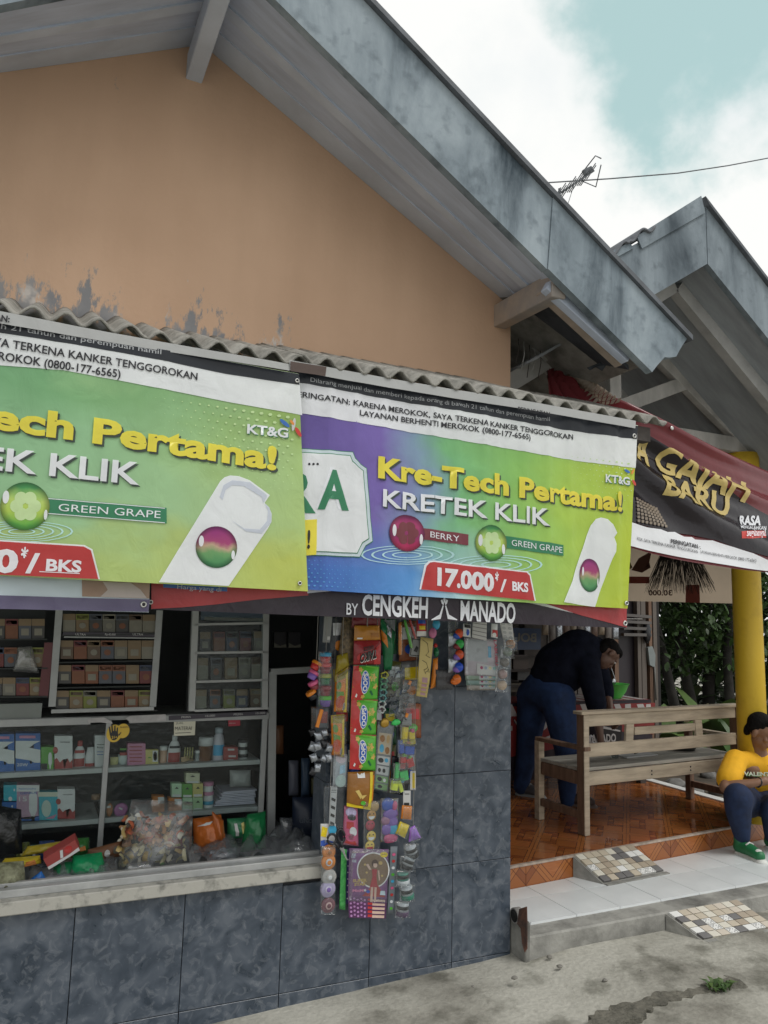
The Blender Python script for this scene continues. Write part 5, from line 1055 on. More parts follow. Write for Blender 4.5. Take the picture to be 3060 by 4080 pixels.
# ---- cigarette racks
RY = CY+.02
def rack(label, px, z0, z1, mat, par_depth=.10):
    x0, x1 = px; t = thing('pack_rack', label, 'rack', ((x0+x1)/2, RY+.05, z0), 'cigarette racks on the cabinet')
    bb('back_panel', (x0, RY+par_depth, z0), (x1, RY+par_depth+.01, z1), CABIN, t)
    return t
PAL = [P3([q*.48 for q in c], 'cig_'+n) for c, n in (((.20, .13, .08), 'brown'), ((.34, .12, .05), 'rust'), ((.30, .29, .24), 'grey'), ((.10, .10, .10), 'charcoal'), ((.36, .25, .13), 'tan'), ((.26, .05, .05), 'dark red'), ((.40, .38, .30), 'cream'), ((.14, .16, .20), 'slate'), ((.32, .36, .06), 'lime'), ((.05, .08, .16), 'navy'))]
PN = ['brown', 'rust', 'grey', 'charcoal', 'tan', 'dark red', 'cream', 'slate', 'lime', 'navy']
def packs(rackname, row, xs_, y0, y1, cols, y=RY, sl=0.):
    for i, ((x0, x1), c) in enumerate(zip(xs_, cols)):
        d = sl*(x0-xs_[0][0]); h = y1-y0; lid = PAL[(c*3+1) % 10] if c not in (6,) else PAL[2]
        carton('%s cigarette pack, %s from the left on the %s row of the %s rack' % (PN[c], ORD[i], row, rackname), x0, y0+d, x1, y1+d, y, .022, PAL[c], 'cigarette pack', [('r', 0, .68, 1, 1, PAL[(c+4) % 10]), ('r', .08, .74, .92, .92, PAL[(c*7+2) % 10]), ('e', (.5, .36), .26, .16, PAL[(c*5+6) % 10])] if (i+c) % 3 else [('r', 0, .66, 1, 1, PAL[4]), ('r', .2, .18, .8, .52, PAL[6])], group='cigarette packs in the racks', name='cigarette_pack')
mk = rack('middle rack of cigarette packs with white side posts', (.11, .57), 1.09, 1.60, FRM)
for (a, b) in (((236, 2425), (207, 2815)), ((636, 2432), (608, 2815))): beam('side_post', at(*a, y=RY-.01), at(*b, y=RY-.01), .011, .03, FRM, mk)
beam('bottom_bar', at(204, 2834, y=RY-.015), at(612, 2822, y=RY-.015), .02, .016, FRM, mk)
for y_ in (2522, 2628, 2728, 2824): beam('row_shelf', at(245 if y_ < 2600 else 225, y_+10, y=RY+.03), at(622, y_+2, y=RY+.03), .09, .006, CABIN, mk)
beam('row_lip', at(255, 2538, y=RY-.012), at(618, 2543, y=RY-.012), .004, .006, FRM, mk)
s8 = Sheet(RY-.013); s8.poly('price_strip', [(252, 2518), (620, 2522), (618, 2538), (250, 2534)], M('strip_dark', (.035, .03, .045), .4, .1), mk, .001)
for x, t_ in ((300, 'ULTRA'), (418, 'Rp.40.000'), (528, 'ULTRA')): s8.text(t_, (x, 2531), (x+42, 2532), 8, M('strip_grey', (.4, .4, .4), .5, 0), mk, .003, .02)
row = lambda x0, n, w_, g=0: [(x0+i*(w_+g), x0+i*(w_+g)+w_-2) for i in range(n)]
packs('middle', 'top', row(250, 7, 53), 2446, 2518, [6, 4, 3, 2, 3, 6, 6], sl=.01)
packs('middle', 'second', row(240, 7, 54), 2552, 2626, [0, 1, 0, 7, 2, 4, 6], sl=.0)
packs('middle', 'third', row(232, 7, 54), 2650, 2724, [3, 1, 1, 7, 7, 4, 5])
packs('middle', 'bottom', row(222, 7, 55), 2752, 2824, [3, 4, 8, 3, 1, 1, 4], sl=-.005)
lk = rack('left rack of cigarette packs with a dark red side post', (-.55, .06), 1.09, 1.62, FRM)
beam('side_post', at(196, 2560, y=RY), at(172, 2778, y=RY), .018, .04, P3((.10, .02, .025), 'maroon_post'), lk); bb('base_plate', (-.55, RY-.01, 1.075), (.075, RY+.09, 1.14), P3((.16, .18, .17), 'grey_green'), lk)
for y_ in (2548, 2662, 2774): beam('row_shelf', at(-60, y_, y=RY+.03), at(188, y_-2, y=RY+.03), .09, .006, CABIN, lk)
packs('left', 'top', row(-32, 4, 53), 2466, 2546, [3, 1, 7, 3]); packs('left', 'second', row(-36, 4, 53), 2580, 2658, [5, 7, 2, 4]); packs('left', 'bottom', row(-44, 4, 54), 2700, 2772, [3, 2, 5, 4])
pb_ = Quad(q4(RY-.02, (50, 2675), (155, 2682), (128, 2575), (75, 2578)), .018, 8, seed=2); o = pb_.make('plastic_bag', film('cloudy_film', (.8, .8, .78), .5)); tag(o, 'small clear bag hung in front of the left cigarette rack', 'bag')
rk = rack('right cigarette rack with white shelves and a printed header', (.735, 1.115), 1.075, 1.60, FRM)
for (a, b) in (((778, 2430), (762, 2832)), ((1058, 2440), (1052, 2818))): beam('side_post', at(*a, y=RY-.01), at(*b, y=RY-.01), .03, .03, SHELF, rk)
for y0_, y1_ in ((2488, 2482), (2600, 2596), (2714, 2706), (2828, 2818)): beam('shelf', at(770, y0_, y=RY+.02), at(1060, y1_, y=RY+.02), .09, .011, SHELF, rk)
bb('glass_pane', (.745, RY-.022, 1.09), (1.1, RY-.020, 1.55), GLASS, rk)
s9 = Sheet(RY-.012); s9.poly('header_print', [(800, 2430), (1056, 2438), (1056, 2478), (800, 2470)], P3((.06, .09, .13), 'header_blue'), rk, .001); s9.poly('header_print', [(815, 2458), (1050, 2464), (1046, 2476), (812, 2470)], PAL[2], rk, .002)
packs('right', 'top', [(797, 838), (851, 896), (902, 946), (957, 1000), (1012, 1050)], 2518, 2597, [3, 1, 9, 5, 2], sl=-.01); packs('right', 'middle', [(787, 829), (839, 883), (896, 945), (951, 998), (1002, 1038)], 2622, 2709, [6, 3, 4, 2, 6], sl=-.012); packs('right', 'bottom', [(780, 823), (836, 878), (891, 936), (942, 986), (998, 1042)], 2748, 2823, [6, 7, 8, 9, 0], sl=-.012)
# ---- dark doorway right of the cabinet and hanging things in its gloom
df = thing('door_frame', 'pale inner door frame right of the display cabinet', 'door frame', (1.16, CY+.1, .47))
beam('post', at(1080, 3330, y=CY+.02)-V((0, 0, .1)), at(1084, 2676, y=CY+.02), .03, .04, FRM, df); beam('lintel', at(1076, 2676, y=CY+.02), at(1290, 2664, y=CY+.02), .04, .03, FRM, df)
for lb, x0, y0, x1, y1, m_ in (('dark sachet strip hanging in the doorway gloom, upper', 1092, 2890, 1130, 3005, PBR), ('grey blue cloth hanging in the doorway gloom', 1150, 3030, 1190, 3170, P3((.12, .13, .17), 'cloth_slate')), ('blue cloth hanging deep in the doorway gloom', 1200, 3020, 1235, 3175, P3((.04, .07, .12), 'cloth_blue')), ('dark olive pouch at the right of the doorway gloom', 1240, 3100, 1285, 3165, P3((.08, .08, .04), 'cloth_olive'))):
    o = Quad(qr(CY+.12, x0, y0, x1, y1), .02, 8, seed=x0).make('hanging_cloth', m_); tag(o, lb, 'cloth', 'things hanging in the doorway gloom'); 
o = Quad(qr(CY+.05, 1165, 3175, 1285, 3420), .06, 10, seed=5).make('dark_sack', P3((.018, .028, .055), 'sack_navy')); tag(o, 'dark blue sack standing in the corner by the doorway', 'sack')
q = Quad(qr(CY-.02, 1170, 3215, 1245, 3300), .0, 2); q.text('ulto', (.1, .4), (.8, .4), (0, .25), P3((.10, .12, .15), 'sack_print'), o, .062)
for i, lb in enumerate(('shelf of dim bottles above the doorway, left', 'shelf of dim bottles above the doorway, right')):
    o = carton(lb.replace('shelf of dim bottles', 'dim white cornered carton'), 1092+i*58, 2518, 1140+i*58, 2580, CY+.1, .03, PBK, prints=[('p', [(0, 0), (1, 0), (1, .22), (.5, .12), (0, .3)], PAL[2])])
# ---- goods lying on the counter
G1 = film('bag_film', (.93, .95, .96), .5, .12)
bc = thing('cracker_bag', 'big clear plastic bag filled with pale and red crackers on the counter', 'bag', at(612, 3505, y=.22))
Quad(q4(.20, (455, 3502), (762, 3478), (768, 3195), (525, 3185)), .10, 14, seed=4, pw=.5).make('film', G1, bc)
rn = random.Random(8); CK = [P3(c, 'cracker_'+n) for c, n in (((.74, .68, .42), 'cream'), ((.60, .44, .18), 'gold'), ((.56, .16, .08), 'red'), ((.78, .75, .64), 'pale'), ((.52, .28, .14), 'orange'), ((.16, .30, .12), 'green'))]
for k in range(150):
    v = rn.random()**.8; px_ = 480+rn.random()*265+(.5-v)*-15; py_ = 3490-v*235-(px_-480)*.06
    m_ = CK[(0, 0, 3, 1, 0, 3)[k % 6]] if v < .5 else CK[(2, 4, 1, 3, 2, 4)[k % 6]]
    if k == 3: m_ = CK[5]
    c = at(px_, py_, y=.20+rn.uniform(-.055, .05)); R3 = Matrix.Rotation(rn.random()*6, 3, 'X') @ Matrix.Rotation(rn.random()*6, 3, 'Y') @ Matrix.Rotation(rn.random()*6, 3, 'Z'); vs = []
    a_, b_ = rn.uniform(.014, .026), rn.uniform(.007, .013)
    for i in range(7): t = i/6*2-1; vs += [c+R3 @ V((t*a_, b_*(1-.4*t*t), .010*t*t)), c+R3 @ V((t*a_, -b_*(1-.4*t*t), .010*t*t+.003))]
    mesh('cracker', vs+[q+R3 @ V((0, 0, .0035)) for q in vs], [(2*i, 2*i+1, 2*i+3, 2*i+2) for i in range(6)]+[(14+2*i, 14+2*i+2, 14+2*i+3, 14+2*i+1) for i in range(6)], m_, bc, True)
def crumple(name, label, px4, y, bulge, mat, seed, prints=(), cat='bag'):
    Q = Quad(q4(y, *px4), bulge, 14, seed=seed, pw=.55, f=lambda u, v: bulge*.5*abs(mnoise.noise(V((u*6+seed, v*6, seed))))*math.sin(math.pi*min(1, max(0, u)))*math.sin(math.pi*min(1, max(0, v)))); t = thing(name, label, cat, (Q.c[0]+Q.c[1])/2, 'bags lying on the counter')
    Q.make('wrapper', mat, t)
    for p in prints:
        if p[0] == 'p': Q.poly('print', p[1], p[2], t, .003)
        elif p[0] == 'e': Q.ell('print', p[1], p[2], p[3], p[4], t, .004)
    return t
GL = lambda n, c: M(n, c, .22, .15, 16, bump=.5, bsc=45)
crumple('snack_bag', 'orange foil snack bag behind the cracker bag', ((772, 3400), (905, 3395), (880, 3245), (768, 3262)), .28, .06, GL('foil_orange', (.46, .12, .02)), 3, [('p', [(.1, .8), (.5, .85), (.7, .92), (.4, .9)], PW)])
crumple('snack_bag', 'orange foil snack bag standing upright next to the green one', ((850, 3390), (905, 3405), (890, 3268), (845, 3232)), .24, .035, GL('foil_orange2', (.38, .10, .02)), 5)
crumple('snack_bag', 'dark green glossy bag at the right of the counter', ((955, 3405), (1062, 3380), (1058, 3232), (985, 3245)), .26, .05, GL('foil_green', (.012, .15, .05)), 7)
crumple('snack_bag', 'green and white sachets bundle behind the clear sheets', ((905, 3350), (1005, 3330), (1000, 3255), (905, 3262)), .30, .03, GL('foil_leaf', (.03, .18, .08)), 9, [('p', [(.3, .2), (.42, .2), (.36, .8), (.24, .8)], PW), ('p', [(.55, .3), (.66, .3), (.64, .85), (.52, .8)], PY), ('p', [(.8, .4), (.95, .5), (.9, .9), (.78, .85)], PW)])
crumple('snack_bag', 'emerald green foil pouch in the middle of the counter', ((270, 3515), (432, 3500), (405, 3395), (290, 3410)), .16, .06, GL('foil_emerald', (.01, .24, .09)), 11, [('p', [(.45, .2), (.6, .18), (.58, .32), (.46, .34)], PW)])
crumple('snack_bag', 'dull green foil pouch lying at the left of the emerald one', ((205, 3525), (285, 3515), (300, 3430), (215, 3440)), .17, .04, GL('foil_pine', (.01, .15, .06)), 12)
crumple('snack_bag', 'yellow and orange chip bag at the far left of the counter', ((-20, 3470), (165, 3440), (160, 3408), (20, 3420)), .16, .04, GL('foil_yellow', (.50, .38, .03)), 13, [('p', [(.6, .1), (.9, .1), (.85, .8), (.62, .7)], POR)])
crumple('snack_bag', 'yellow chip bag half hidden behind the red box', ((85, 3412), (240, 3385), (242, 3352), (110, 3372)), .24, .03, GL('foil_mustard', (.36, .28, .03)), 14, [('p', [(.6, .1), (.9, .1), (.85, .8), (.62, .7)], POR)])
crumple('clear_bag', 'clear bag of pale snacks at the far left front of the counter', ((-60, 3580), (105, 3560), (95, 3430), (-40, 3440)), .10, .06, M('pale_snack_mass', (.30, .31, .20), .5, 0, 40, c2=(.12, .12, .07), bump=1., bsc=50), 15)
crumple('snack_packet', 'small blue packet leaning at the front of the counter', ((105, 3545), (190, 3510), (165, 3470), (98, 3520)), .10, .02, GL('foil_blue', (.02, .13, .42)), 16, [('e', (.55, .5), .22, .25, PPE)])
crumple('bin_bag', 'black plastic bag at the far left below the shelf', ((-80, 3420), (90, 3400), (85, 3225), (-60, 3200)), .26, .05, GL('black_plastic', (.012, .014, .016)), 17)
crumple('sachet_box', 'brown sachet strip with round prints behind the emerald pouch', ((345, 3440), (490, 3410), (485, 3350), (350, 3385)), .26, .02, PBR, 18, [('e', (.3, .5), .08, .2, PPE), ('e', (.55, .5), .08, .25, PW), ('e', (.82, .55), .1, .25, PAL[2])])
rbx = thing('red_white_carton', 'red and white toothpaste carton lying tilted on the counter pile', 'carton', at(250, 3470, y=.13))
c = q4(.12, (195, 3465), (318, 3388), (300, 3346), (172, 3425)); bk = [q+V((0, .05, .015)) for q in c]; mesh('body', [c[0], c[1], bk[1], bk[0], c[3], c[2], bk[2], bk[3]], BF, PR, rbx, bevel=.001); Q = Quad(c, 0, 3)
Q.poly('print', [(0, 0), (1, 0), (1, .3), (.7, .2), (0, .26)], PW, rbx, .001); Q.ell('print', (.72, .62), .12, .28, GL('apple', (.42, .03, .03)), rbx, .002); Q.poly('print', [(.42, .3), (.5, .25), (.58, .85), (.5, .9)], PW, rbx, .002)
def rumple(name, label, px4, y0, mat, seed, h=.05):
    """loose clear plastic sheet lying in folds on the counter"""
    c = q4(y0, *px4); 
    def S(u, v):
        p = (c[0]*(1-u)+c[1]*u); q = V((p.x, p.y+.30*v, .474))
        return q+V((0, 0, h*abs(mnoise.noise(V((u*7+seed, v*4, seed))))+.6*h*v*(1-v)*2+.25*h*mnoise.noise(V((u*17, v*13, seed)))+.004))
    o = gridmesh(name, S, 40, 14, mat); tag(o, label, 'plastic sheet', 'clear plastic sheets on the counter'); return o
rumple('plastic_sheet', 'crumpled clear plastic sheet at the right of the counter', ((760, 3500), (1275, 3430), (1, 1), (0, 0)), .07, film('sheet_film', (.86, .88, .92), .75, .10), 4, .09)
rumple('plastic_sheet', 'crumpled clear plastic sheet at the left of the counter', ((110, 3580), (470, 3535), (1, 1), (0, 0)), .07, film('sheet_film', (.86, .88, .92), .75, .10), 9, .06)
o = Quad(qr(.30, 1115, 3258, 1165, 3345), .03, 8, seed=6).make('clear_cup_sleeve', film('cup_film', (.75, .76, .82), .5, .1)); tag(o, 'sleeve of clear plastic cups near the doorway', 'cups')

sc_ = random.Random(33)
for i, (nm_, c_) in enumerate((('olive', (.10, .12, .03)), ('teal', (.02, .12, .12)), ('navy', (.02, .04, .14)), ('plum', (.12, .03, .08)), ('ochre', (.34, .22, .04)), ('moss', (.04, .16, .04)), ('cherry', (.30, .03, .03)), ('silver', (.30, .31, .32)))):
    px = 95+i*46+(330 if i > 5 else 0); py = 3395+sc_.uniform(-12, 12)-px*.04; w_ = sc_.uniform(30, 44); h_ = sc_.uniform(50, 84)
    crumple('snack_bag', '%s foil packet in the dim pile under the lower shelf' % nm_, ((px-w_, py+h_*.5), (px+w_, py+h_*.45), (px+w_*.7+sc_.uniform(-14, 14), py-h_*.5), (px-w_*.7+sc_.uniform(-14, 14), py-h_*.45)), .33+sc_.uniform(-.04, .04), .035, GL('foil_dim_'+nm_, c_), 40+i, [('p', [(.25, .45), (.75, .5), (.7, .7), (.3, .62)], [PY, PW, POR][i % 3])])
for i in range(3): o = Quad(q4(.10+.03*i, (160+330*i, 3560-52*i), (300+330*i, 3540-52*i), (280+330*i, 3480-52*i), (175+330*i, 3492-52*i)), .03, 10, seed=21+i).make('clear_bag', film('sheet_film', (.86, .88, .92), .75, .10)); tag(o, ['left', 'middle', 'right'][i]+' of three empty clear bags along the front of the counter', 'bag', 'empty clear bags on the counter')
# ================================================================== goods hanging before the tiled wall
HY = -.075
FILM = film('wrap_film', (.93, .95, .96), .14, .10)
GG = lambda n, c, r=.22, b=.35: M('wrap_'+n, [min(.85, q*1.22) for q in c], r, .10, 20, bump=b, bsc=40)
W_R, W_G, W_DG, W_O, W_Y, W_B, W_P, W_K, W_W, W_BR, W_PK, W_S, W_T, W_CY, W_NG = [GG(n, c) for n, c in (('red', (.45, .035, .035)), ('green', (.09, .40, .04)), ('dark_green', (.012, .13, .05)), ('orange', (.62, .20, .02)), ('yellow', (.66, .50, .02)), ('blue', (.03, .09, .42)), ('purple', (.20, .11, .40)), ('black', (.015, .016, .02)), ('white', (.62, .64, .66)), ('brown', (.26, .11, .02)), ('pink', (.55, .10, .22)), ('silver', (.30, .32, .35)), ('tan', (.42, .28, .12)), ('cyan', (.05, .34, .55)), ('neon', (.30, .62, .10)))]
FOIL = M('silver_foil', (.42, .45, .50), .22, .35, 18, bump=.9, bsc=30, metal=.7)
CARD = M('white_card', (.62, .62, .62), .6, .05, 6)
CORD = M('thin_cord', (.35, .34, .32), .8, .1)
def pk(name, label, cat, px4, y, bulge, mat, prints=(), group='snacks and toys hanging by the wall', n=10, seed=None, cord=None, film_=0., parent=None, crimp=.04):
    if len(px4) == 4 and not isinstance(px4[0], (tuple, list)): px4 = ((px4[0], px4[3]), (px4[2], px4[3]), (px4[2], px4[1]), (px4[0], px4[1]))
    seed = seed if seed is not None else px4[0][0]*.37+px4[0][1]*.11
    Q = Quad(q4(y, *px4), bulge, n, seed=seed, crimp=crimp)
    t = parent if parent is not None else thing(name, label, cat, (Q.c[0]+Q.c[1])/2, group)
    Q.make('wrapper' if bulge else 'sheet', mat, t)
    for p in prints:
        k = p[0]
        if k == 'r': Q.poly('print', [(p[1], p[2]), (p[3], p[2]), (p[3], p[4]), (p[1], p[4])], p[5], t, p[6] if len(p) > 6 else .0020)
        elif k == 'p': Q.poly('print', p[1], p[2], t, p[3] if len(p) > 3 else .0026)
        elif k == 'e': Q.ell('print', p[1], p[2], p[3], p[4], t, p[5] if len(p) > 5 else .0032)
        elif k == 't': Q.text(p[1], p[2], p[3], p[4], p[5], t, p[7] if len(p) > 7 else .0048, p[6] if len(p) > 6 else .015)
    if cord:
        a = (Q.c[2]+Q.c[3])/2; tube('cord', [a, V((a.x, a.y, cord))], .0012, CORD, t, 5)
    if film_: Quad([q+V((0, -bulge-.004, 0)) for q in Q.c], film_, 10, seed=seed+3).make('clear_wrap', FILM, t)
    return t, Q
TOPZ = 1.72
# hanging rail that carries everything
rail = thing('hanging_rail', 'dark rod under the banner from which the goods hang', 'rail', (1.75, -.09, TOPZ)); tube('rod', [(1.18, -.09, TOPZ), (2.32, -.09, TOPZ)], .006, DARKT, rail, 8)
for x in (1.4, 2.2): tube('hook', [(x, -.09, TOPZ), (x, -.05, TOPZ+.05), (x, -.005, TOPZ+.05)], .004, DARKT, rail, 6)
# --- pillow snacks in the middle strip
star = lambda cx, cy, r, k=6, a0=0: [(cx+(r if i % 2 == 0 else r*.62)*math.cos(a0+math.pi*i/k)*1.25, cy+(r if i % 2 == 0 else r*.62)*math.sin(a0+math.pi*i/k)) for i in range(2*k)]
BLUEOV = GG('oval_blue', (.02, .10, .45)); WHT = GG('print_white', (.75, .75, .74), .4, .1); CRK = GG('cracker', (.60, .40, .10)); LEAF = GG('leaf', (.16, .50, .06)); DKB = GG('dark_print', (.02, .02, .02), .4, .1)
oops = [((1398, 2790), (1503, 2788), (1511, 2652), (1408, 2650)), ((1394, 2928), (1497, 2927), (1505, 2787), (1399, 2787)), ((1392, 3064), (1496, 3070), (1499, 2928), (1395, 2925))]
for i, p4 in enumerate(oops):
    t, Q = pk('snack_packet', '%s red and green cracker packet in the middle strip' % ['topmost', 'middle', 'lowest'][i], 'snack packet', p4, HY-.03, .020, W_G, [('p', [(0, 0), (.42, 0), (.40, .25), (.34, .6), (.20, .88), (.22, 1), (0, 1)], W_R, .0018), ('r', 0, .965, 1, 1, GG('crimp_red', (.30, .05, .04)) if i else W_DG, .0022)], 'red and green cracker packets', 12, cord=TOPZ if i == 0 else None)
    Q.ell('oval', (.43, .52), .155, .34, WHT, t, .0030); Q.ell('oval', (.43, .52), .135, .31, BLUEOV, t, .0040)
    Q.text('OOPS', (.50, .26), (.50, .78), (-.15, .0), WHT, t, .0056, .035); 
    Q.poly('print', star(.72, .66, .14), CRK, t, .0028); Q.poly('print', star(.84, .40, .10, 5), CRK, t, .0032); Q.poly('print', star(.26, .88, .08, 5), CRK, t, .003); Q.poly('print', star(.40, .10, .07, 5), CRK, t, .003)
    Q.poly('print', [(.62, .25), (.75, .12), (.8, .16), (.68, .3)], W_DG, t, .0028); Q.poly('print', [(.45, .96), (.95, .9), (.95, .96), (.5, .99)], LEAF, t, .0028); Q.text('SAYUR', (.60, .78), (.74, .36), (.10, .05), LEAF, t, .0046, .02); Q.poly('print', [(.12, .1), (.18, .08), (.2, .16), (.15, .2)], WHT, t, .003)
t, Q = pk('snack_packet', 'red snack packet hanging upside down above the cracker packets', 'snack packet', ((1408, 2648), (1515, 2646), (1517, 2550), (1410, 2552)), HY-.03, .016, GG('deep_red', (.28, .025, .03)), [('p', [(.75, .0), (1, .0), (1, .9), (.7, .6)], W_R), ('e', (.3, .3), .2, .18, W_R)])
for off, m_, e in (((.012, -.03), WHT, .0042), ((0, 0), DKB, .0058)): Q.text('TAIKO', (.80+off[0], .62+off[1]), (.20+off[0], .42+off[1]), (0, -.34), m_, t, e, .05)
Q.text('KREZZ', (.68, .80), (.30, .70), (0, -.15), DKB, t, .0058, .03)
pk('snack_packet', 'orange backed end of a snack packet under the banner', 'snack packet', ((1410, 2553), (1517, 2551), (1512, 2492), (1412, 2492)), HY-.028, .010, GG('dull_orange', (.46, .20, .03)), [('r', .6, .2, .95, .5, GG('faint_print', (.36, .14, .02))), ('r', .1, .1, .3, .2, WHT)], cord=TOPZ)
pk('snack_packet', 'dark red snack packet half hidden at the very top of the strip', 'snack packet', ((1400, 2500), (1520, 2496), (1515, 2440), (1405, 2440)), HY-.012, .012, GG('dark_red', (.16, .02, .025)))  # plain wrapper in one even dark red
t, Q = pk('snack_packet', 'brown and yellow chip packet under the cracker packets', 'snack packet', ((1381, 3212), (1482, 3228), (1492, 3072), (1385, 3076)), HY-.025, .020, W_BR, [('p', [(0, 0), (1, 0), (1, .09), (.5, .07), (0, .1)], W_Y), ('p', [(.80, .05), (.93, .05), (.93, .98), (.82, .98)], W_Y), ('p', [(.94, .2), (1, .2), (1, .9), (.94, .9)], W_O), ('r', .34, .84, .62, .98, WHT), ('p', [(.25, .48), (.38, .52), (.52, .36), (.48, .26)], GG('chip', (.62, .46, .14))), ('p', [(.46, .36), (.7, .40), (.55, .26)], GG('chip', (.62, .46, .14))), ('e', (.6, .16), .10, .06, W_G)])
# --- carrot and tomato seasoning strip left
for i, (p4, lb) in enumerate([(((1330, 2835), (1382, 2838), (1388, 2655), (1335, 2690)), 'upper orange vegetable print snack packet in the left strip'), (((1322, 3008), (1372, 3018), (1372, 2845), (1318, 2850)), 'lower orange vegetable print snack packet in the left strip')]):
    t, Q = pk('snack_packet', lb, 'snack packet', p4, HY-.02, .022, W_O, [('r', .0, .80, 1, 1, GG('olive', (.28, .22, .02))), ('p', [(.70, .0), (.92, .0), (.95, .9), (.74, .86)], W_Y), ('p', [(.05, .55), (.55, .50), (.6, .40), (.1, .38)], GG('veg_green', (.14, .30, .05))), ('e', (.35, .26), .3, .16, GG('tomato', (.50, .07, .02))), ('e', (.22, .68), .16, .10, GG('veg_green', (.14, .30, .05))), ('r', .62, .05, .8, .22, WHT)]+[('r', .63+.03*k, .06, .645+.03*k, .21, DKB, .004) for k in range(5)], cord=TOPZ if i == 0 else None, film_=.012)
pk('snack_packet', 'dull yellow packet end above the left vegetable packets', 'snack packet', ((1335, 2690), (1392, 2652), (1385, 2600), (1342, 2612)), HY-.015, .014, GG('olive', (.28, .22, .02)))
t, Q = pk('leaf_pouch', 'mottled brown pouch hanging high behind the seasoning strip', 'pouch', ((1345, 2640), (1410, 2650), (1420, 2455), (1365, 2455)), HY+.005, .02, M('mottled_brown', (.24, .17, .09), .4, 0, 60, c2=(.035, .028, .02), bump=.3), cord=TOPZ)
pk('snack_packet', 'dark green glossy pouch hanging high beside the red packet', 'snack packet', ((1530, 2668), (1560, 2670), (1578, 2520), (1512, 2455)), HY-.012, .022, W_DG, [('p', [(.35, .75), (.65, .72), (.75, .98), (.4, .98)], FOIL), ('p', [(.0, .55), (.35, .45), (.3, .7), (0, .75)], W_O)])
# --- clear jars and toy cups on the left string
def stringer(name, label, cat, top, bot, y, group='strings of small toys'):
    a, b = at(*top, y=y), at(*bot, y=y); t = thing(name, label, cat, b, group)
    tube('cord', [b, a, V((a.x, a.y, TOPZ))], .0015, CORD, t, 5); return t
def cup(t, px, py, w_, h_, mats, y, tilt=0., nm='cup'):
    c = at(px, py, y=y); r = w_*(c-CAM).length/F_/2; h = h_*(c-CAM).length/F_; Rm = Matrix.Rotation(tilt, 3, 'Y')
    o = lathe(nm, c-Rm @ V((0, 0, h/2)), [(r*.75, 0), (r*.8, h*.02), (r, h*.62)], mats[0], t, 14, Rm)
    lathe('lid', c-Rm @ V((0, 0, h/2)), [(r*1.06, h*.62), (r*1.08, h*.66), (r*1.08, h*.94), (r*.95, h)], mats[1], o, 14, Rm)
JAR = film('jar_film', (.80, .82, .86), .25, .06)
t = stringer('toy_cup_string', 'string of small capped toy cups at the far left of the goods', 'toy string', (1300, 2560), (1290, 2815), HY-.02)
for py, m1, m2 in ((2620, W_R, W_CY), (2662, GG('cup_maroon', (.20, .03, .04)), W_R), (2705, W_DG, GG('cup_olive', (.28, .30, .05))), (2752, GG('cup_maroon', (.20, .03, .04)), GG('cup_maroon', (.20, .03, .04))), (2793, W_P, W_G)): cup(t, 1296, py, 44, 40, (m1, m2), HY-.03)
Quad(qr(HY-.055, 1268, 2596, 1322, 2815), .012, 8, seed=3).make('clear_wrap', FILM, t)
t = stringer('toy_cup_string', 'string of tilted orange and pink toy cups leaning off the left end', 'toy string', (1262, 2600), (1248, 2785), HY-.02)
for py, px, m1, m2, a in ((2652, 1258, W_R, W_O, .5), (2690, 1246, W_P, W_PK, .5), (2730, 1252, GG('cup_maroon', (.20, .03, .04)), W_PK, -.5), (2768, 1244, W_K, W_O, -.6)): cup(t, px, py, 40, 34, (m1, m2), HY-.03, a)
pk('paper_tag', 'tall grey card tag hanging at the left end under the banner', 'tag', ((1285, 2560), (1315, 2560), (1325, 2450), (1292, 2450)), HY-.005, 0, M('grey_card', (.30, .31, .31), .7, .08), [('p', [(.55, .1), (.9, .1), (.9, .22), (.55, .22)], CARD)], cord=TOPZ)
t, Q = pk('lighter_pack', 'clear packet with an orange lighter at the left edge', 'packet', (1240, 2816, 1312, 2905), HY-.02, .012, FILM); 
beam('lighter', at(1262, 2898, y=HY-.03), at(1282, 2826, y=HY-.03), .013, .016, W_O, t, .002); box('card', at(1292, 2858, y=HY-.018), (.03, .002, .05), M('red_card_back', (.25, .06, .05), .5, .1), t)
# --- crumpled black and silver sachets at the left
sc_ = random.Random(4)
for i in range(14):
    px, py = 1250+22*(i % 4)+sc_.uniform(-8, 8), 2925+48*(i//4)+sc_.uniform(-10, 10); w_, h_ = sc_.uniform(22, 34), sc_.uniform(26, 40); a = sc_.uniform(-.5, .5)
    pts = [(px+(sx*w_*math.cos(a)-sy*h_*math.sin(a))*.5, py+(sx*w_*math.sin(a)+sy*h_*math.cos(a))*.5) for sx, sy in ((-1, 1), (1, 1), (1, -1), (-1, -1))]
    pk('foil_sachet', '%s foil sachet, %s from the top left of the crumpled foil cluster' % ('black' if i % 3 == 0 else 'silver', ['first', 'second', 'third', 'fourth', 'fifth', 'sixth', 'seventh', 'eighth', 'ninth', 'tenth', 'eleventh', 'twelfth', 'thirteenth', 'last'][i]), 'sachet', pts, HY-.01-.012*(i % 3), .012, W_K if i % 3 == 0 else FOIL, group='foil sachets in the crumpled cluster', n=8)
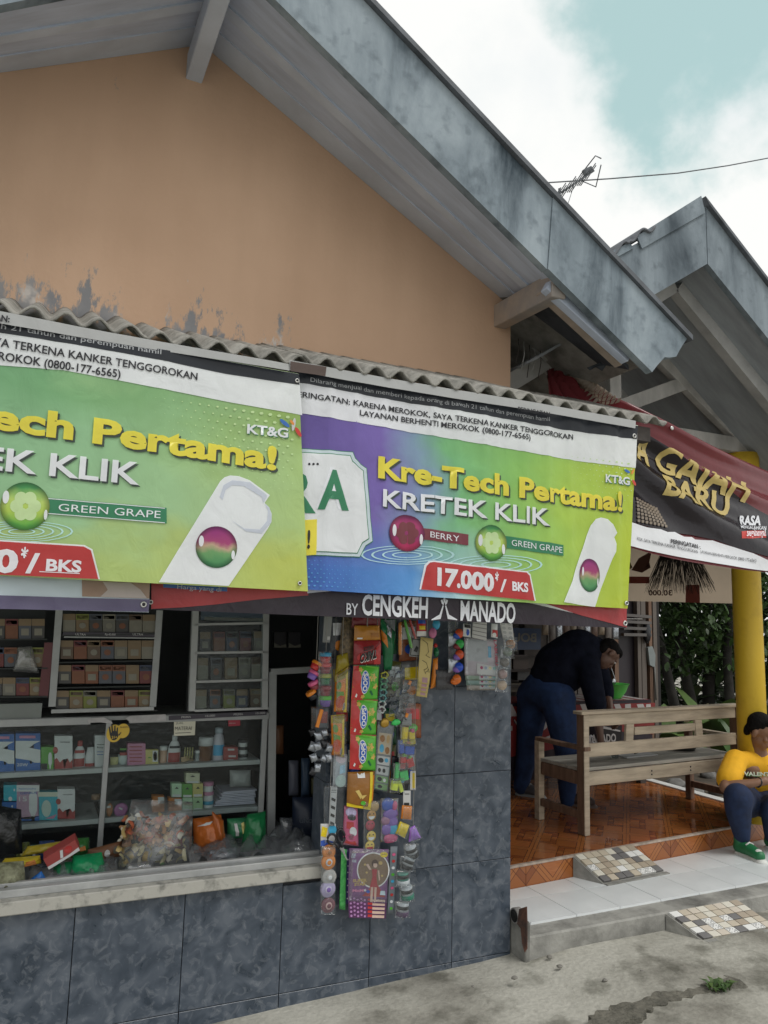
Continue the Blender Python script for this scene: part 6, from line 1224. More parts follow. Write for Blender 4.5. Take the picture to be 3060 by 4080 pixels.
# --- cables, combs and dark tools in clear packets
t = thing('cable_packets', 'clear packets of dark cables and plugs hanging in a bunch', 'packets', at(1590, 2880, y=HY), 'snacks and toys hanging by the wall'); sc_ = random.Random(9)
for i in range(11):
    px, py = 1565+sc_.uniform(0, 80), 2665+i*19; Q = Quad(q4(HY-.012-.006*(i % 4), (px-36, py+42), (px+34, py+36+sc_.uniform(-8, 8)), (px+30, py-22), (px-32, py-14)), .010, 7, seed=i*3.7); Q.make('clear_packet', FILM, t)
    a = at(px-20, py+20, y=HY-.02); pts = [a+V((.006*k, -.002*math.sin(k), .010*math.sin(k*1.3+i)+.003*k)) for k in range(7)]; tube('cable', pts, .0045, W_K if i % 4 else GG('slate_blue', (.06, .08, .12)), t, 6)
for px, py in ((1632, 2720), (1620, 2850)): box('plug', at(px, py, y=HY-.03), (.012, .01, .02), W_O, t, Matrix.Rotation(.4, 3, 'Y'))
box('backing_card', at(1640, 2790, y=HY+.045), (.09, .002, .30), W_K, t)
# --- hair ties on a card
t = stringer('hair_tie_string', 'string of green and white coiled hair ties beside the cracker packets', 'hair ties', (1532, 2660), (1525, 2840), HY-.01)
for i in range(7):
    c = at(1532-i*2, 2690+i*23, y=HY-.02); R = .018; m_ = [GG('tie_yellow', (.42, .42, .06)), GG('tie_green', (.12, .34, .20)), GG('tie_teal', (.12, .28, .28)), GG('tie_white', (.45, .48, .48))][min(3, (i+1)//2)]
    tube('coil', [c+V((R*math.cos(k*.45)*(1+.18*math.cos(k*4.1)), -.004*math.sin(k*4.1), R*.75*math.sin(k*.45)*(1+.18*math.cos(k*4.1)))) for k in range(15)], .004, m_, t, 6)
# --- long sticks: candies in tubes
for lb, a, b, m_, w_ in (('long orange candy stick hanging under the banner', (1594, 2480), (1594, 2608), W_O, .017), ('long green jelly stick in clear wrap under the banner', (1612, 2470), (1640, 2582), W_G, .014), ('long red stick in clear wrap under the banner', (1632, 2468), (1656, 2545), W_R, .012)):
    A, B = at(*a, y=HY-.03), at(*b, y=HY-.03); t = thing('candy_stick', lb, 'candy', B, 'candy sticks under the banner'); tube('stick', [A.lerp(B, k/8) for k in range(9)], [w_/2*(1+.10*(k % 2)) for k in range(9)], m_, t, 8); tube('cord', [A, V((A.x, A.y, TOPZ))], .0012, CORD, t, 5)
    tube('clear_wrap', [A, A.lerp(B, .5), B], [w_*.75]*3, FILM, t, 8)
pk('snack_packet', 'small red and white packet tucked under the banner', 'snack packet', (1660, 2468, 1698, 2535), HY-.02, .012, W_R, [('r', 0, 0, 1, .3, WHT), ('r', .1, .75, .9, 1, W_B), ('r', .2, .4, .8, .62, W_Y)], cord=TOPZ)
pk('picture_frame_card', 'grey framed card hanging beside the yellow books', 'card', ((1630, 2615), (1676, 2620), (1684, 2545), (1640, 2540)), HY-.015, 0, M('grey_card2', (.26, .27, .27), .6, .08), [('p', [(.06, .05), (.94, .05), (.94, .95), (.06, .95)], DKB, .001), ('p', [(.12, .1), (.88, .1), (.88, .9), (.12, .9)], M('grey_card2', (.26, .27, .27), .6, .08), .002), ('p', [(.3, .3), (.6, .25), (.7, .5), (.5, .6), (.55, .45)], DKB, .003)])
# --- yellow drawing books fanned in a stack
YB = M('yellow_book_cover', (.60, .48, .19), .5, .06, 6)
for i in range(4):
    t, Q = pk('drawing_book', '%s yellow drawing book in the fanned stack' % ['front', 'second', 'third', 'rearmost'][i], 'book', ((1664-i*2, 2722+i*17), (1710-i*3, 2728+i*17), (1727-i*1, 2545+i*6), (1676, 2538+i*6)), HY-.03+.006*i, 0, YB, [('r', .35, .03, .8, .14, M('pink_stamp', (.42, .25, .28), .6, .1))], 'yellow drawing books')
    if i == 0:
        for pts in ([(.15, .95), (.55, .88), (.7, .70), (.5, .62), (.85, .58)], [(.25, .5), (.6, .46), (.75, .36), (.45, .30), (.6, .22)], [(.55, .25), (.75, .28), (.8, .34), (.9, .26)]):
            P_ = [Q.S(u, v, .0015) for u, v in pts]; tube('drawn_line', P_, .0012, DKB, t, 5)
        tube('cord', [Q.S(.5, 1), V((Q.S(.5, 1).x, Q.S(.5, 1).y, TOPZ))], .0012, CORD, t, 5)
pk('snack_packet', 'orange packets hanging in shade behind the yellow books', 'snack packet', ((1715, 2745), (1742, 2735), (1745, 2620), (1726, 2625)), HY+.01, .014, W_O)
# --- sticker sheet with toy pictures
t, Q = pk('sticker_sheet', 'grey sticker sheet with rows of small toy pictures', 'sticker sheet', ((1488, 3145), (1545, 3158), (1572, 2875), (1504, 2868)), HY-.02, 0, M('sheet_grey', (.20, .21, .22), .4, .1), [('p', [(.12, .52), (.92, .52), (.92, .82), (.12, .82)], M('picture_sky', (.50, .42, .30), .5, .2)), ('p', [(.12, .37), (.92, .37), (.92, .49), (.12, .49)], CARD), ('r', .12, .23, .92, .35, CARD), ('r', .12, .12, .92, .21, GG('pic_green', (.22, .38, .16))), ('r', .12, .02, .92, .10, GG('pic_green', (.22, .38, .16)))], film_=.004)
for (u, v, ru, rv, m_) in ((.35, .74, .15, .05, W_BR), (.7, .74, .10, .06, W_T), (.35, .6, .14, .06, W_CY), (.7, .58, .14, .05, W_BR), (.35, .43, .18, .035, W_K), (.7, .44, .12, .03, W_CY), (.3, .29, .1, .03, W_K), (.6, .29, .1, .03, W_K), (.35, .165, .16, .03, W_K), (.68, .16, .1, .025, W_W), (.4, .06, .16, .025, W_K)): Q.ell('picture', (u, v), ru, rv, m_, t, .003)
cg = at(1533, 2880, y=HY-.03); ball('gold_charm', cg, .022, M('gold_charm', (.50, .30, .05), .25, .2, metal=.4), t, (1, .5, 1), jit=.25)
# --- building-block toys in clear packets
blk = lambda t, px, py, w_, h_, m_, a=0.: box('toy_block', at(px, py, y=HY-.035), (w_*.0012, .02, h_*.0012), m_, t, Matrix.Rotation(a, 3, 'Y'), .002)
for lb, bl, fr in (('yellow block toy in a clear packet', ((1612, 2930, 22, 62, W_Y, .1), (1640, 2940, 24, 48, W_Y, -.1), (1642, 2912, 14, 16, W_PK, 0), (1622, 2958, 30, 10, W_O, .1)), (1594, 2888, 1660, 2968)), ('blue block toy in a clear packet', ((1598, 2975, 20, 50, W_B, -.1), (1630, 2990, 40, 32, W_B, .1), (1612, 3008, 14, 12, W_NG, 0)), (1584, 2945, 1654, 3018)), ('red block toy in a clear packet', ((1604, 3038, 22, 44, W_R, .1), (1632, 3038, 30, 34, W_R, -.3), (1632, 3016, 10, 10, W_NG, 0)), (1588, 3005, 1655, 3070)), ('light green block toy in a clear packet', ((1582, 3072, 14, 62, GG('toy_green', (.05, .52, .12)), .1), (1608, 3090, 34, 36, GG('toy_green', (.05, .52, .12)), -.2), (1600, 3112, 16, 10, W_CY, 0)), (1566, 3040, 1628, 3122)), ('neon yellow toy windmill in a clear packet', ((1572, 3130, 26, 34, GG('toy_neon', (.60, .70, .04)), .2), (1594, 3132, 14, 44, GG('toy_neon', (.60, .70, .04)), -.3), (1578, 3128, 10, 16, W_R, 0)), (1552, 3100, 1612, 3160))):
    t = thing('block_toy', lb, 'toy', at(fr[0], fr[3], y=HY-.03), 'block toys in clear packets')
    for b_ in bl: blk(t, *b_)
    Quad(qr(HY-.05, *fr), .010, 8, seed=fr[1]*.3).make('clear_packet', FILM, t)
pk('toy_card', 'black backing card behind the lowest block toys', 'card', ((1552, 3158), (1622, 3172), (1636, 3020), (1562, 3010)), HY-.006, 0, W_K)
pk('toy_card', 'clear card end above the yellow block toy', 'card', (1600, 2845, 1640, 2892), HY-.02, 0, M('cloudy_card', (.36, .37, .37), .3, .1))
o = thing('toy_blob', 'small light green rubber toy above the block toys', 'toy', at(1580, 2890, y=HY-.03)); ball('body', at(1578, 2878, y=HY-.03), .018, GG('toy_green', (.05, .52, .12)), o, (1.3, .7, .8), jit=.3)
pk('paper_tag', 'white card with yellow stripe right of the block toys', 'tag', (1634, 3072, 1656, 3148), HY-.01, 0, CARD, [('r', .4, .1, .85, .9, W_Y)], cord=1.2)
# --- discs in clear film on the left
pk('blister_card', 'clear blister with pale pink and blue discs below the carrot packets', 'blister', ((1325, 3132), (1378, 3135), (1384, 3006), (1330, 3004)), HY-.012, .012, M('blister_white', (.46, .50, .54), .25, .2, 20, bump=.5), [('e', (.5, .9), .42, .17, GG('pale_pink', (.55, .46, .50))), ('p', [(.4, .4), (.85, .45), (.8, .7), (.4, .65)], GG('pale_blue', (.30, .48, .60))), ('e', (.55, .18), .4, .2, GG('pale_mint', (.44, .56, .54)))], film_=.008)
t, Q = pk('tape_measure_card', 'white card strip with black marks in a clear sleeve', 'card strip', ((1310, 3290), (1334, 3290), (1344, 3132), (1318, 3132)), HY-.02, 0, CARD, [('p', [(.15, y0), (.8, y0-.05), (.85, y0+.02), (.2, y0+.07)], DKB) for y0 in (.05, .25, .45, .65)]+[('r', .1, y0, .9, y0+.012, DKB) for y0 in (.84, .88, .92)], film_=.004)
pk('clear_sleeve', 'empty clear sleeve behind the white card strip', 'sleeve', (1290, 3130, 1372, 3300), HY-.008, .004, FILM)
t, Q = pk('playing_card_pack', 'blue and yellow printed card at the left edge below the clear sleeve', 'card', (1277, 3282, 1338, 3372), HY-.012, 0, CARD, [('p', [(0, 0), (.6, .05), (.9, .2), (.3, .3), (0, .25)], W_B), ('p', [(.0, .45), (.35, .4), (.45, .8), (.1, .9)], W_Y), ('e', (.75, .75), .28, .22, W_CY), ('p', [(.3, .1), (.6, .3), (.5, .4), (.2, .25)], W_W)])
# --- discs on a strip (yo-yos)
t = stringer('disc_strip', 'strip of round yo-yos in clear wrap at the lower left', 'toy strip', (1308, 3385), (1305, 3640), HY-.015)
for px, py, rr, m1, m2, m3 in ((1308, 3392, 25, W_O, W_O, W_BR), (1306, 3432, 27, W_O, W_W, W_O), (1309, 3492, 27, M('disc_white', (.50, .48, .46), .3, .1), M('disc_white', (.50, .48, .46), .3, .1), W_W), (1304, 3540, 28, GG('lilac', (.42, .36, .54)), GG('lilac2', (.55, .50, .64)), W_P), (1305, 3604, 26, GG('cup_maroon2', (.16, .05, .07)), GG('rose', (.55, .36, .34)), GG('cup_maroon2', (.16, .05, .07)))):
    c = at(px, py, y=HY-.015); R = rr*(c-CAM).length/F_; rx = Matrix.Rotation(R_(90), 3, 'X')
    o = lathe('disc', c, [(R, 0), (R*1.0, .010), (R*.93, .014), (R*.3, .016)], m1, t, 24, rx); lathe('hub', c+V((0, -.013, 0)), [(R*.48, 0), (R*.46, .006), (R*.3, .007)], m2, o, 18, rx)
    lathe('cap', c+V((0, -.019, 0)), [(R*.3, 0), (R*.27, .003), (R*.1, .003)], m3, o, 14, rx)
Quad(qr(HY-.04, 1278, 3370, 1337, 3645), .012, 10, seed=8).make('clear_wrap', FILM, t)
# --- emoji discs
t = stringer('smiley_strip', 'strip of round yellow smiling face discs', 'toy strip', (1485, 3190), (1472, 3390), HY-.02)
for px, py, m_, k in ((1490, 3212, W_T, 0), (1478, 3248, GG('smile_tan', (.48, .26, .08)), 1), (1473, 3287, GG('smile_red', (.40, .06, .09)), 2), (1477, 3331, GG('smile_yellow', (.66, .48, .10)), 1), (1471, 3370, GG('smile_yellow', (.66, .48, .10)), 3)):
    c = at(px, py, y=HY-.022); R = 21*(c-CAM).length/F_; rx = Matrix.Rotation(R_(90), 3, 'X'); o = lathe('disc', c, [(R, 0), (R, .004), (R*.9, .006), (R*.3, .006)], DKB, t, 22, rx); lathe('face', c+V((0, -.002, 0)), [(R*.9, 0), (R*.88, .005), (R*.3, .0055)], m_, o, 22, rx)
    f = c+V((0, -.0085, 0))
    if k:
        for s in (-1, 1): box('eye', f+V((s*R*.35, 0, R*.28)), (R*.22, .001, R*.2), DKB, o)
    if k in (1, 3): mesh('mouth', [f+V((R*.6*math.cos(a), -.0003, -R*.1+R*.55*math.sin(a))) for a in [math.pi*(1+i/8) for i in range(9)]], [tuple(range(9))], WHT if k == 1 else W_R, o)
Quad(qr(HY-.035, 1448, 3190, 1515, 3392), .004, 8, seed=5).make('clear_wrap', FILM, t)
# --- pink toy card
t, Q = pk('toy_card', 'pink card of small girl toys under the brown chip packet', 'toy card', ((1366, 3365), (1428, 3372), (1424, 3215), (1372, 3210)), HY-.012, 0, W_PK, [('e', (.5, .85), .4, .12, GG('lilac', (.42, .36, .54))), ('e', (.55, .72), .3, .08, W_K), ('r', .2, .42, .7, .6, W_R), ('e', (.65, .36), .25, .12, W_W), ('e', (.5, .2), .35, .1, W_PK), ('e', (.5, .2), .22, .06, GG('pink_pale', (.60, .36, .40))), ('p', [(.1, .05), (.9, .02), (.8, .12), (.2, .14)], W_R)], film_=.012)
t, Q = pk('slime_strip', 'strip of coloured slime packets, blue over purple over pink', 'toy strip', ((1517, 3352), (1582, 3352), (1586, 3180), (1522, 3180)), HY-.008, .003, M('strip_clear_grey', (.24, .25, .28), .3, .1))
for uv, m_ in (((1545, 3205, 26, 24), W_B), ((1572, 3210, 12, 18), W_PK), ((1555, 3244, 32, 20), W_P), ((1536, 3270, 20, 16), GG('slime_mauve', (.34, .16, .26))), ((1566, 3275, 20, 18), W_P), ((1540, 3305, 22, 20), W_P), ((1566, 3303, 20, 20), W_CY), ((1556, 3340, 30, 16), W_PK)):
    c = at(uv[0], uv[1], y=HY-.022); s = (c-CAM).length/F_; ball('slime', c, 1.0, m_, t, (uv[2]*s, .010, uv[3]*s), 12, .2)
Quad(qr(HY-.036, 1516, 3180, 1588, 3355), .006, 8, seed=6).make('clear_wrap', FILM, t)
for lb, p4, m_ in (('small orange pillow packet at the right of the toys', ((1597, 3262), (1638, 3266), (1642, 3212), (1602, 3208)), W_O), ('small yellow pillow packet leaning at the right of the toys', ((1575, 3320), (1612, 3340), (1632, 3288), (1594, 3272)), W_Y), ('small purple pillow packet at the lower right of the toys', ((1628, 3355), (1678, 3338), (1652, 3288), (1632, 3300)), GG('violet', (.30, .14, .52)))): pk('pillow_packet', lb, 'packet', p4, HY-.03, .016, m_, group='small pillow packets', crimp=.08, film_=.004)
t, Q = pk('paper_strip', 'white paper strip with black marks above the orange pillow packet', 'strip', (1606, 3150, 1636, 3210), HY-.012, 0, CARD, [('r', .1, .02, .8, .2, DKB), ('r', .2, .75, .8, .8, DKB)])
# --- scissors
sc = thing('scissors', 'scissors with black handles hanging in front of the blue card', 'scissors', at(1380, 3430, y=HY-.04)); ST = M('blade_steel', (.5, .52, .54), .25, .1, metal=.9)
def ringp(cx, cy, rx, ry, a, y): return [at(cx+rx*math.cos(t)*math.cos(a)-ry*math.sin(t)*math.sin(a), cy+rx*math.cos(t)*math.sin(a)+ry*math.sin(t)*math.cos(a), y=y) for t in [2*math.pi*k/16 for k in range(17)]]
tube('handle', ringp(1322, 3343, 17, 20, .2, HY-.045), .0055, W_K, sc, 8); tube('handle', ringp(1358, 3330, 14, 26, -.15, HY-.048), .006, W_K, sc, 8)
tube('shank', [at(1334, 3358, y=HY-.045), at(1352, 3378, y=HY-.045)], .007, W_K, sc, 8); tube('shank', [at(1360, 3354, y=HY-.047), at(1364, 3376, y=HY-.047)], .007, W_K, sc, 8)
for dx, y in ((0, HY-.045), (5, HY-.048)): mesh('blade', [at(1350+dx, 3376, y=y), at(1364+dx, 3372, y=y), at(1388-dx, 3432, y=y), at(1350+dx, 3376, y=y+.002), at(1364+dx, 3372, y=y+.002), at(1388-dx, 3432, y=y+.002)], [(0, 1, 2), (3, 5, 4), (0, 3, 4, 1), (1, 4, 5, 2), (2, 5, 3, 0)], ST, sc)
# --- purple booklets
PUR = M('booklet_purple', (.20, .07, .22), .35, 0, 30, c2=(.26, .11, .28)); PUD = GG('purple_flower', (.36, .18, .38), .5, .1)
for i in range(4, -1, -1):
    t, Q = pk('paper_doll_booklet', '%s purple paper doll booklet in the fanned stack' % ['front', 'second', 'third', 'fourth', 'rearmost'][i], 'booklet', ((1386+i*1, 3588+i*17), (1541-i*1, 3596+i*16), (1548, 3384), (1392, 3380)), HY-.032+.005*i, 0, PUR, [('r', .62, .01, .95, .05, GG('skin_print', (.56, .40, .33), .5, .1)), ('r', .5, .02, .62, .06, W_R)]+[('e', (.06+.09*k, .03+.02*(k % 2)), .03, .018, PUD) for k in range(5)], 'purple paper doll booklets', n=6)
    if i: continue
    SKN, HAIR, DRS, CRM, GLD = GG('skin_print', (.56, .40, .33), .5, .1), GG('hair_print', (.07, .03, .02), .5, .1), GG('dress_print', (.34, .03, .04), .5, .1), GG('cream_print', (.62, .55, .44), .5, .1), GG('gold_print', (.48, .34, .12), .5, .1)
    Q.ell('print', (.62, .60), .42, .34, WHT, t, .0012, 30); Q.ell('print', (.62, .60), .39, .315, GG('party', (.20, .13, .08), .5, .2), t, .0018, 30)
    for (a, b, r) in ((.4, .7, .03), (.8, .74, .05), (.45, .55, .03), (.85, .5, .03)): Q.ell('print', (a, b), r, r*.7, GLD, t, .0024)
    Q.poly('print', [(.62, .35), (.72, .35), (.95, .10), (.35, .10), (.5, .22)], GG('cape', (.30, .04, .04), .5, .1), t, .0024)
    Q.poly('print', [(.56, .0), (.62, .0), (.63, .30), (.57, .30)], SKN, t, .0028); Q.poly('print', [(.66, .0), (.71, .0), (.72, .30), (.66, .30)], SKN, t, .0028)
    Q.poly('print', [(.54, .28), (.74, .28), (.70, .48), (.72, .62), (.58, .62), (.60, .48)], DRS, t, .0034)
    Q.poly('print', [(.73, .60), (.77, .60), (.80, .42), (.77, .40)], SKN, t, .003); Q.poly('print', [(.52, .60), (.57, .61), (.48, .72), (.42, .70)], SKN, t, .003)
    Q.ell('print', (.65, .73), .085, .075, HAIR, t, .0036); Q.ell('print', (.66, .70), .055, .05, SKN, t, .0044); Q.poly('print', [(.58, .76), (.72, .76), (.72, .73), (.58, .73)], HAIR, t, .005)
    Q.text('New Look!', (.06, .915), (.44, .925), (0, .035), CRM, t, .003, .01); Q.text('SUPER', (.10, .36), (.46, .38), (0, .055), GLD, t, .0046, .05); Q.text('STAR', (.14, .29), (.44, .31), (0, .055), GLD, t, .0046, .05); Q.text('MnM', (.10, .175), (.38, .185), (0, .05), GG('pink_lt', (.62, .22, .36), .5, .1), t, .004, .04)
    Q.ell('print', (.88, .90), .10, .055, W_Y, t, .0024); Q.text('FUN', (.82, .89), (.94, .90), (0, .02), DKB, t, .004, .01); Q.ell('print', (.5, .19), .05, .03, W_B, t, .003); Q.poly('print', star(.42, .215, .028, 5), W_W, t, .0034); Q.poly('print', [(.8, .14), (.95, .14), (.93, .22), (.82, .22)], GG('print_ice', (.5, .6, .66), .5, .1), t, .004)
    for a, b in ((.05, .82), (.08, .74), (.07, .86)): Q.text('EE', (a, b), (a+.10, b), (0, .045), GG('print_ice', (.5, .6, .66), .5, .1), t, .003, .02)
    Quad([q+V((0, -.008, 0)) for q in Q.c], .003, 8, seed=3).make('clear_sleeve', FILM, t)
pk('tinsel_sheet', 'narrow green glittering sheet left of the purple booklets', 'sheet', ((1352, 3622), (1376, 3626), (1382, 3385), (1360, 3380)), HY-.01, .0, M('green_glitter', (.03, .26, .06), .3, 0, 60, c2=(.10, .45, .12), bump=.8))
pk('dark_sheet', 'narrow blue sheet with white specks beside the booklets', 'sheet', ((1374, 3600), (1390, 3602), (1394, 3385), (1380, 3385)), HY-.006, .0, P3((.05, .04, .16), 'speckled_navy'), [('e', (.5, .1+.12*k), .14, .012, WHT) for k in range(7)])
t, Q = pk('sticker_sheet', 'narrow strip of tiny clear stickers right of the booklets', 'sticker sheet', ((1544, 3640), (1568, 3640), (1584, 3372), (1556, 3372)), HY-.01, .0, M('sticker_clear', (.20, .23, .26), .3, .1), [('e', (.5, .08+.1*k), .25, .022, (W_G, W_W, W_R, W_PK, W_CY)[k % 5]) for k in range(9)])
# --- small paint pots on the right string
t = stringer('paint_pot_string', 'string of little dark paint pots in clear wrap at the lower right', 'toy string', (1645, 3350), (1605, 3665), HY-.015)
LBL = GG('pot_label', (.46, .48, .50), .4, .1)
for px, py, a, m1, m2 in ((1640, 3392, -.35, LBL, W_K), (1624, 3440, .35, LBL, W_K), (1606, 3498, -.1, GG('pot_teal', (.06, .24, .18)), LBL), (1622, 3556, -.2, LBL, GG('pot_teal2', (.03, .20, .13))), (1604, 3622, .05, LBL, GG('pot_plum', (.10, .06, .12)))):
    c = at(px, py, y=HY-.028); r = 23*(c-CAM).length/F_; h = r*1.9; Rm = Matrix.Rotation(a+math.pi, 3, 'Y')
    o = lathe('pot', c-Rm @ V((0, 0, h/2)), [(r*.9, 0), (r*.92, h*.04), (r*.92, h*.62)], m1, t, 16, Rm); lathe('lid', c-Rm @ V((0, 0, h/2)), [(r, h*.62), (r*1.02, h*.66), (r*1.02, h*.95), (r*.9, h)], m2 if m2 is not LBL else W_W, o, 16, Rm)
    lathe('band', c-Rm @ V((0, 0, h/2)), [(r*.935, h*.18), (r*.935, h*.46)], DKB, o, 16, Rm)
    Quad(qr(HY-.058, px-32, py-32, px+32, py+36), .008, 6, seed=py*.1).make('clear_wrap', FILM, o)
# --- right-hand group: capsules, colouring book, wrapped eggs
t = stringer('capsule_string', 'string of glossy red, green and blue toy capsules', 'toy string', (1815, 2450), (1815, 2735), HY-.02)
for px, py, m1, m2 in ((1830, 2524, W_B, GG('cap_red', (.55, .08, .03), .12, .05)), (1832, 2566, GG('cup_maroon', (.20, .03, .04)), GG('cap_green', (.03, .34, .07), .12, .05)), (1831, 2608, W_P, GG('cap_red', (.55, .08, .03), .12, .05)), (1829, 2658, W_P, GG('cap_blue', (.02, .07, .48), .12, .05)), (1820, 2706, GG('cap_orange', (.60, .14, .02), .12, .05), GG('cap_orange', (.60, .14, .02), .12, .05))):
    c = at(px, py, y=HY-.035); s = (c-CAM).length/F_; ball('capsule_lid', c, 18*s, m2, t, (1, .9, 1.05), 14); ball('capsule_base', c+V((-7*s, .004, -9*s)), 16.5*s, m1, t, (1.1, .9, .8), 14)
for i in range(4): Quad(qr(HY-.02, 1786, 2470+i*50, 1826, 2525+i*52), .01, 7, seed=i*2.2).make('foil_pocket', FOIL if i % 2 else FILM, t)
PINKB = M('colouring_cover', (.55, .46, .50), .4, .1, 8); CB = [PINKB, M('cover_green', (.30, .42, .30), .4, .15, 8), M('cover_teal', (.26, .42, .38), .4, .15, 8), M('cover_tan', (.50, .42, .36), .4, .15, 8)]
for i in range(3, -1, -1):
    t, Q = pk('colouring_book', '%s colouring book with paint set in the stack of the right group' % ['front pink', 'second green', 'third teal', 'rearmost tan'][i], 'book', ((1852+i*3, 2690+i*20), (1982-i*1, 2696+i*18), (1978, 2548+i*6), (1850, 2540+i*6)), HY-.045+.009*i, 0, CB[i], [('r', .42, .03, .95, .17, CARD)], 'colouring books with paint sets', film_=.003, cord=TOPZ if i == 0 else None)
    for k, m_ in enumerate((GG('paint_plum', (.30, .04, .12)), GG('paint_blue', (.28, .34, .44)), GG('paint_cream', (.58, .52, .28)), GG('paint_teal', (.26, .46, .44)))): Q.ell('paint', (.50+.13*k, .11 if i else .22), .045, .045, m_, t, .0045)
    if i == 0:
        Q.poly('paint_set', [(.36, .06), (.97, .02), (.97, .26), (.36, .34)], CARD, t, .0035); Q.text('LABUBU', (.90, .98), (.94, .30), (.085, 0), GG('cover_red', (.48, .05, .10)), t, .0045, .03)
        Q.poly('print', [(.04, .40), (.70, .36), (.70, .95), (.04, .98)], M('cover_grey', (.48, .48, .49), .4, .1, 8), t, .002); Q.poly('print', [(.72, .5), (.82, .5), (.82, .8), (.72, .8)], W_CY, t, .002)
t, Q = pk('sachet_strip', 'folded white sachets with grey lines under the banner', 'sachets', ((1880, 2540), (1938, 2552), (1940, 2478), (1884, 2474)), HY-.06, .0, CARD, [('p', [(0, .2+.22*k), (1, .16+.22*k), (1, .19+.22*k), (0, .23+.22*k)], M('line_grey', (.12, .12, .12), .5, 0)) for k in range(4)], cord=TOPZ)
pk('snack_packet', 'small white and red packet at the right of the white sachets', 'snack packet', ((1956, 2538), (1982, 2544), (1982, 2486), (1958, 2484)), HY-.055, .008, W_W, [('r', .1, .1, .95, .55, W_R), ('e', (.4, .2), .3, .15, WHT)], cord=TOPZ)
pk('snack_packet', 'small white packet with blue mark at the left of the white sachets', 'snack packet', ((1844, 2535), (1876, 2540), (1876, 2488), (1846, 2484)), HY-.05, .008, W_W, [('e', (.5, .35), .2, .25, W_B), ('r', .1, .7, .9, .95, DKB)], cord=TOPZ)
for lb, px, py, m_ in (('turquoise toy egg hanging under the banner', 1738, 2488, W_CY), ('pink toy egg hanging under the banner', 1724, 2522, GG('egg_pink', (.50, .16, .30)))):
    c = at(px, py, y=HY-.03); o = thing('toy_egg', lb, 'toy egg', c-V((0, 0, .02)), 'toy eggs under the banner'); ball('shell', c, 18*(c-CAM).length/F_, m_, o, (.9, .9, 1.15), 14); tube('cord', [c, V((c.x, c.y, TOPZ))], .0012, CORD, o, 5)
o = thing('toy_parrot', 'small red and green rubber toy in the shade right of the books', 'toy', at(1736, 2620, y=HY-.01)); ball('head', at(1735, 2572, y=HY-.01), .010, W_R, o, jit=.3); ball('body', at(1738, 2598, y=HY-.01), .016, W_DG, o, (.8, .8, 1.5), jit=.3)
sc_ = random.Random(14)
for i in range(6):
    px, py = 1752+18*(i % 3), 2690+32*(i//3); pk('foil_sachet', '%s dark crinkled sachet between the books and the capsule string' % ORD[i], 'sachet', (px-16, py-22, px+16, py+26), HY-.005, .010, GG('dark_foil', (.05, .05, .055), .3, .9), group='dark sachets beside the capsules', n=6)
t = stringer('egg_string', 'string of clear wrapped brown and green toy eggs at the pillar edge', 'toy string', (2015, 2470), (2000, 2750), HY-.02)
for px, py, m_ in ((2034, 2567, GG('egg_brown', (.42, .20, .09), .2)), (2022, 2597, GG('egg_olive', (.16, .20, .14), .2)), (2010, 2638, GG('egg_dark', (.10, .08, .06), .2)), (2002, 2686, GG('egg_rose', (.34, .20, .18), .2)), (2000, 2730, GG('egg_tan', (.50, .34, .22), .2))):
    c = at(px, py, y=HY-.035); s = (c-CAM).length/F_; ball('egg', c, 19*s, m_, t, (1.05, .9, 1.0), 14, .12); ball('egg_highlight', c+V((5*s, -.008, 6*s)), 12*s, GG('egg_shine', (.52, .48, .44), .15), t, (1, .7, .8), 10, .3)  # pale lump at each egg's upper right is a highlight put into the colour
    Quad(qr(HY-.062, px-28, py-27, px+28, py+28), .010, 6, seed=py*.1).make('clear_wrap', FILM, t)
pk('bubble_sheet', 'white bubble blister sheet above the wrapped eggs', 'blister', ((2004, 2545), (2048, 2552), (2040, 2480), (1990, 2478)), HY-.04, .0, CARD, [('e', (.25+.5*(k % 2), .15+.25*(k//2)), .16, .09, M('bubble_grey', (.44, .45, .46), .2, .1), .002) for k in range(8)], cord=TOPZ)

# --- darker packets filling the gaps behind the front row
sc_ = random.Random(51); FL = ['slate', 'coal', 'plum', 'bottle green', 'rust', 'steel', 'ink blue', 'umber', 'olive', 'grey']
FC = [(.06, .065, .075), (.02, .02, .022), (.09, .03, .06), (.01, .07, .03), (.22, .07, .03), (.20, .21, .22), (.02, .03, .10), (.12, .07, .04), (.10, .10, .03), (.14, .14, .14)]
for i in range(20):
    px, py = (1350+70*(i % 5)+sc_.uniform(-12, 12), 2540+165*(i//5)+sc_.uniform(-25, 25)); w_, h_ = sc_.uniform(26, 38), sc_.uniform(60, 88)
    pk('rear_packet', '%s packet in the rear layer, %s column of the %s row' % (FL[i % 10], ORD[i % 5], ORD[i//5]), 'packet', ((px-w_, py+h_), (px+w_, py+h_+sc_.uniform(-9, 9)), (px+w_, py-h_), (px-w_, py-h_+sc_.uniform(-9, 9))), HY+.038, .012, GG('rear_'+FL[i % 10].replace(' ', '_'), FC[i % 10], .25, .8), [('r', .15, .55, .85, .85, [W_W, W_Y, W_R, W_S][i % 4]), ('e', (.5, .3), .25, .12, [W_O, W_B, W_G][i % 3])], group='rear layer of hanging packets', n=8)
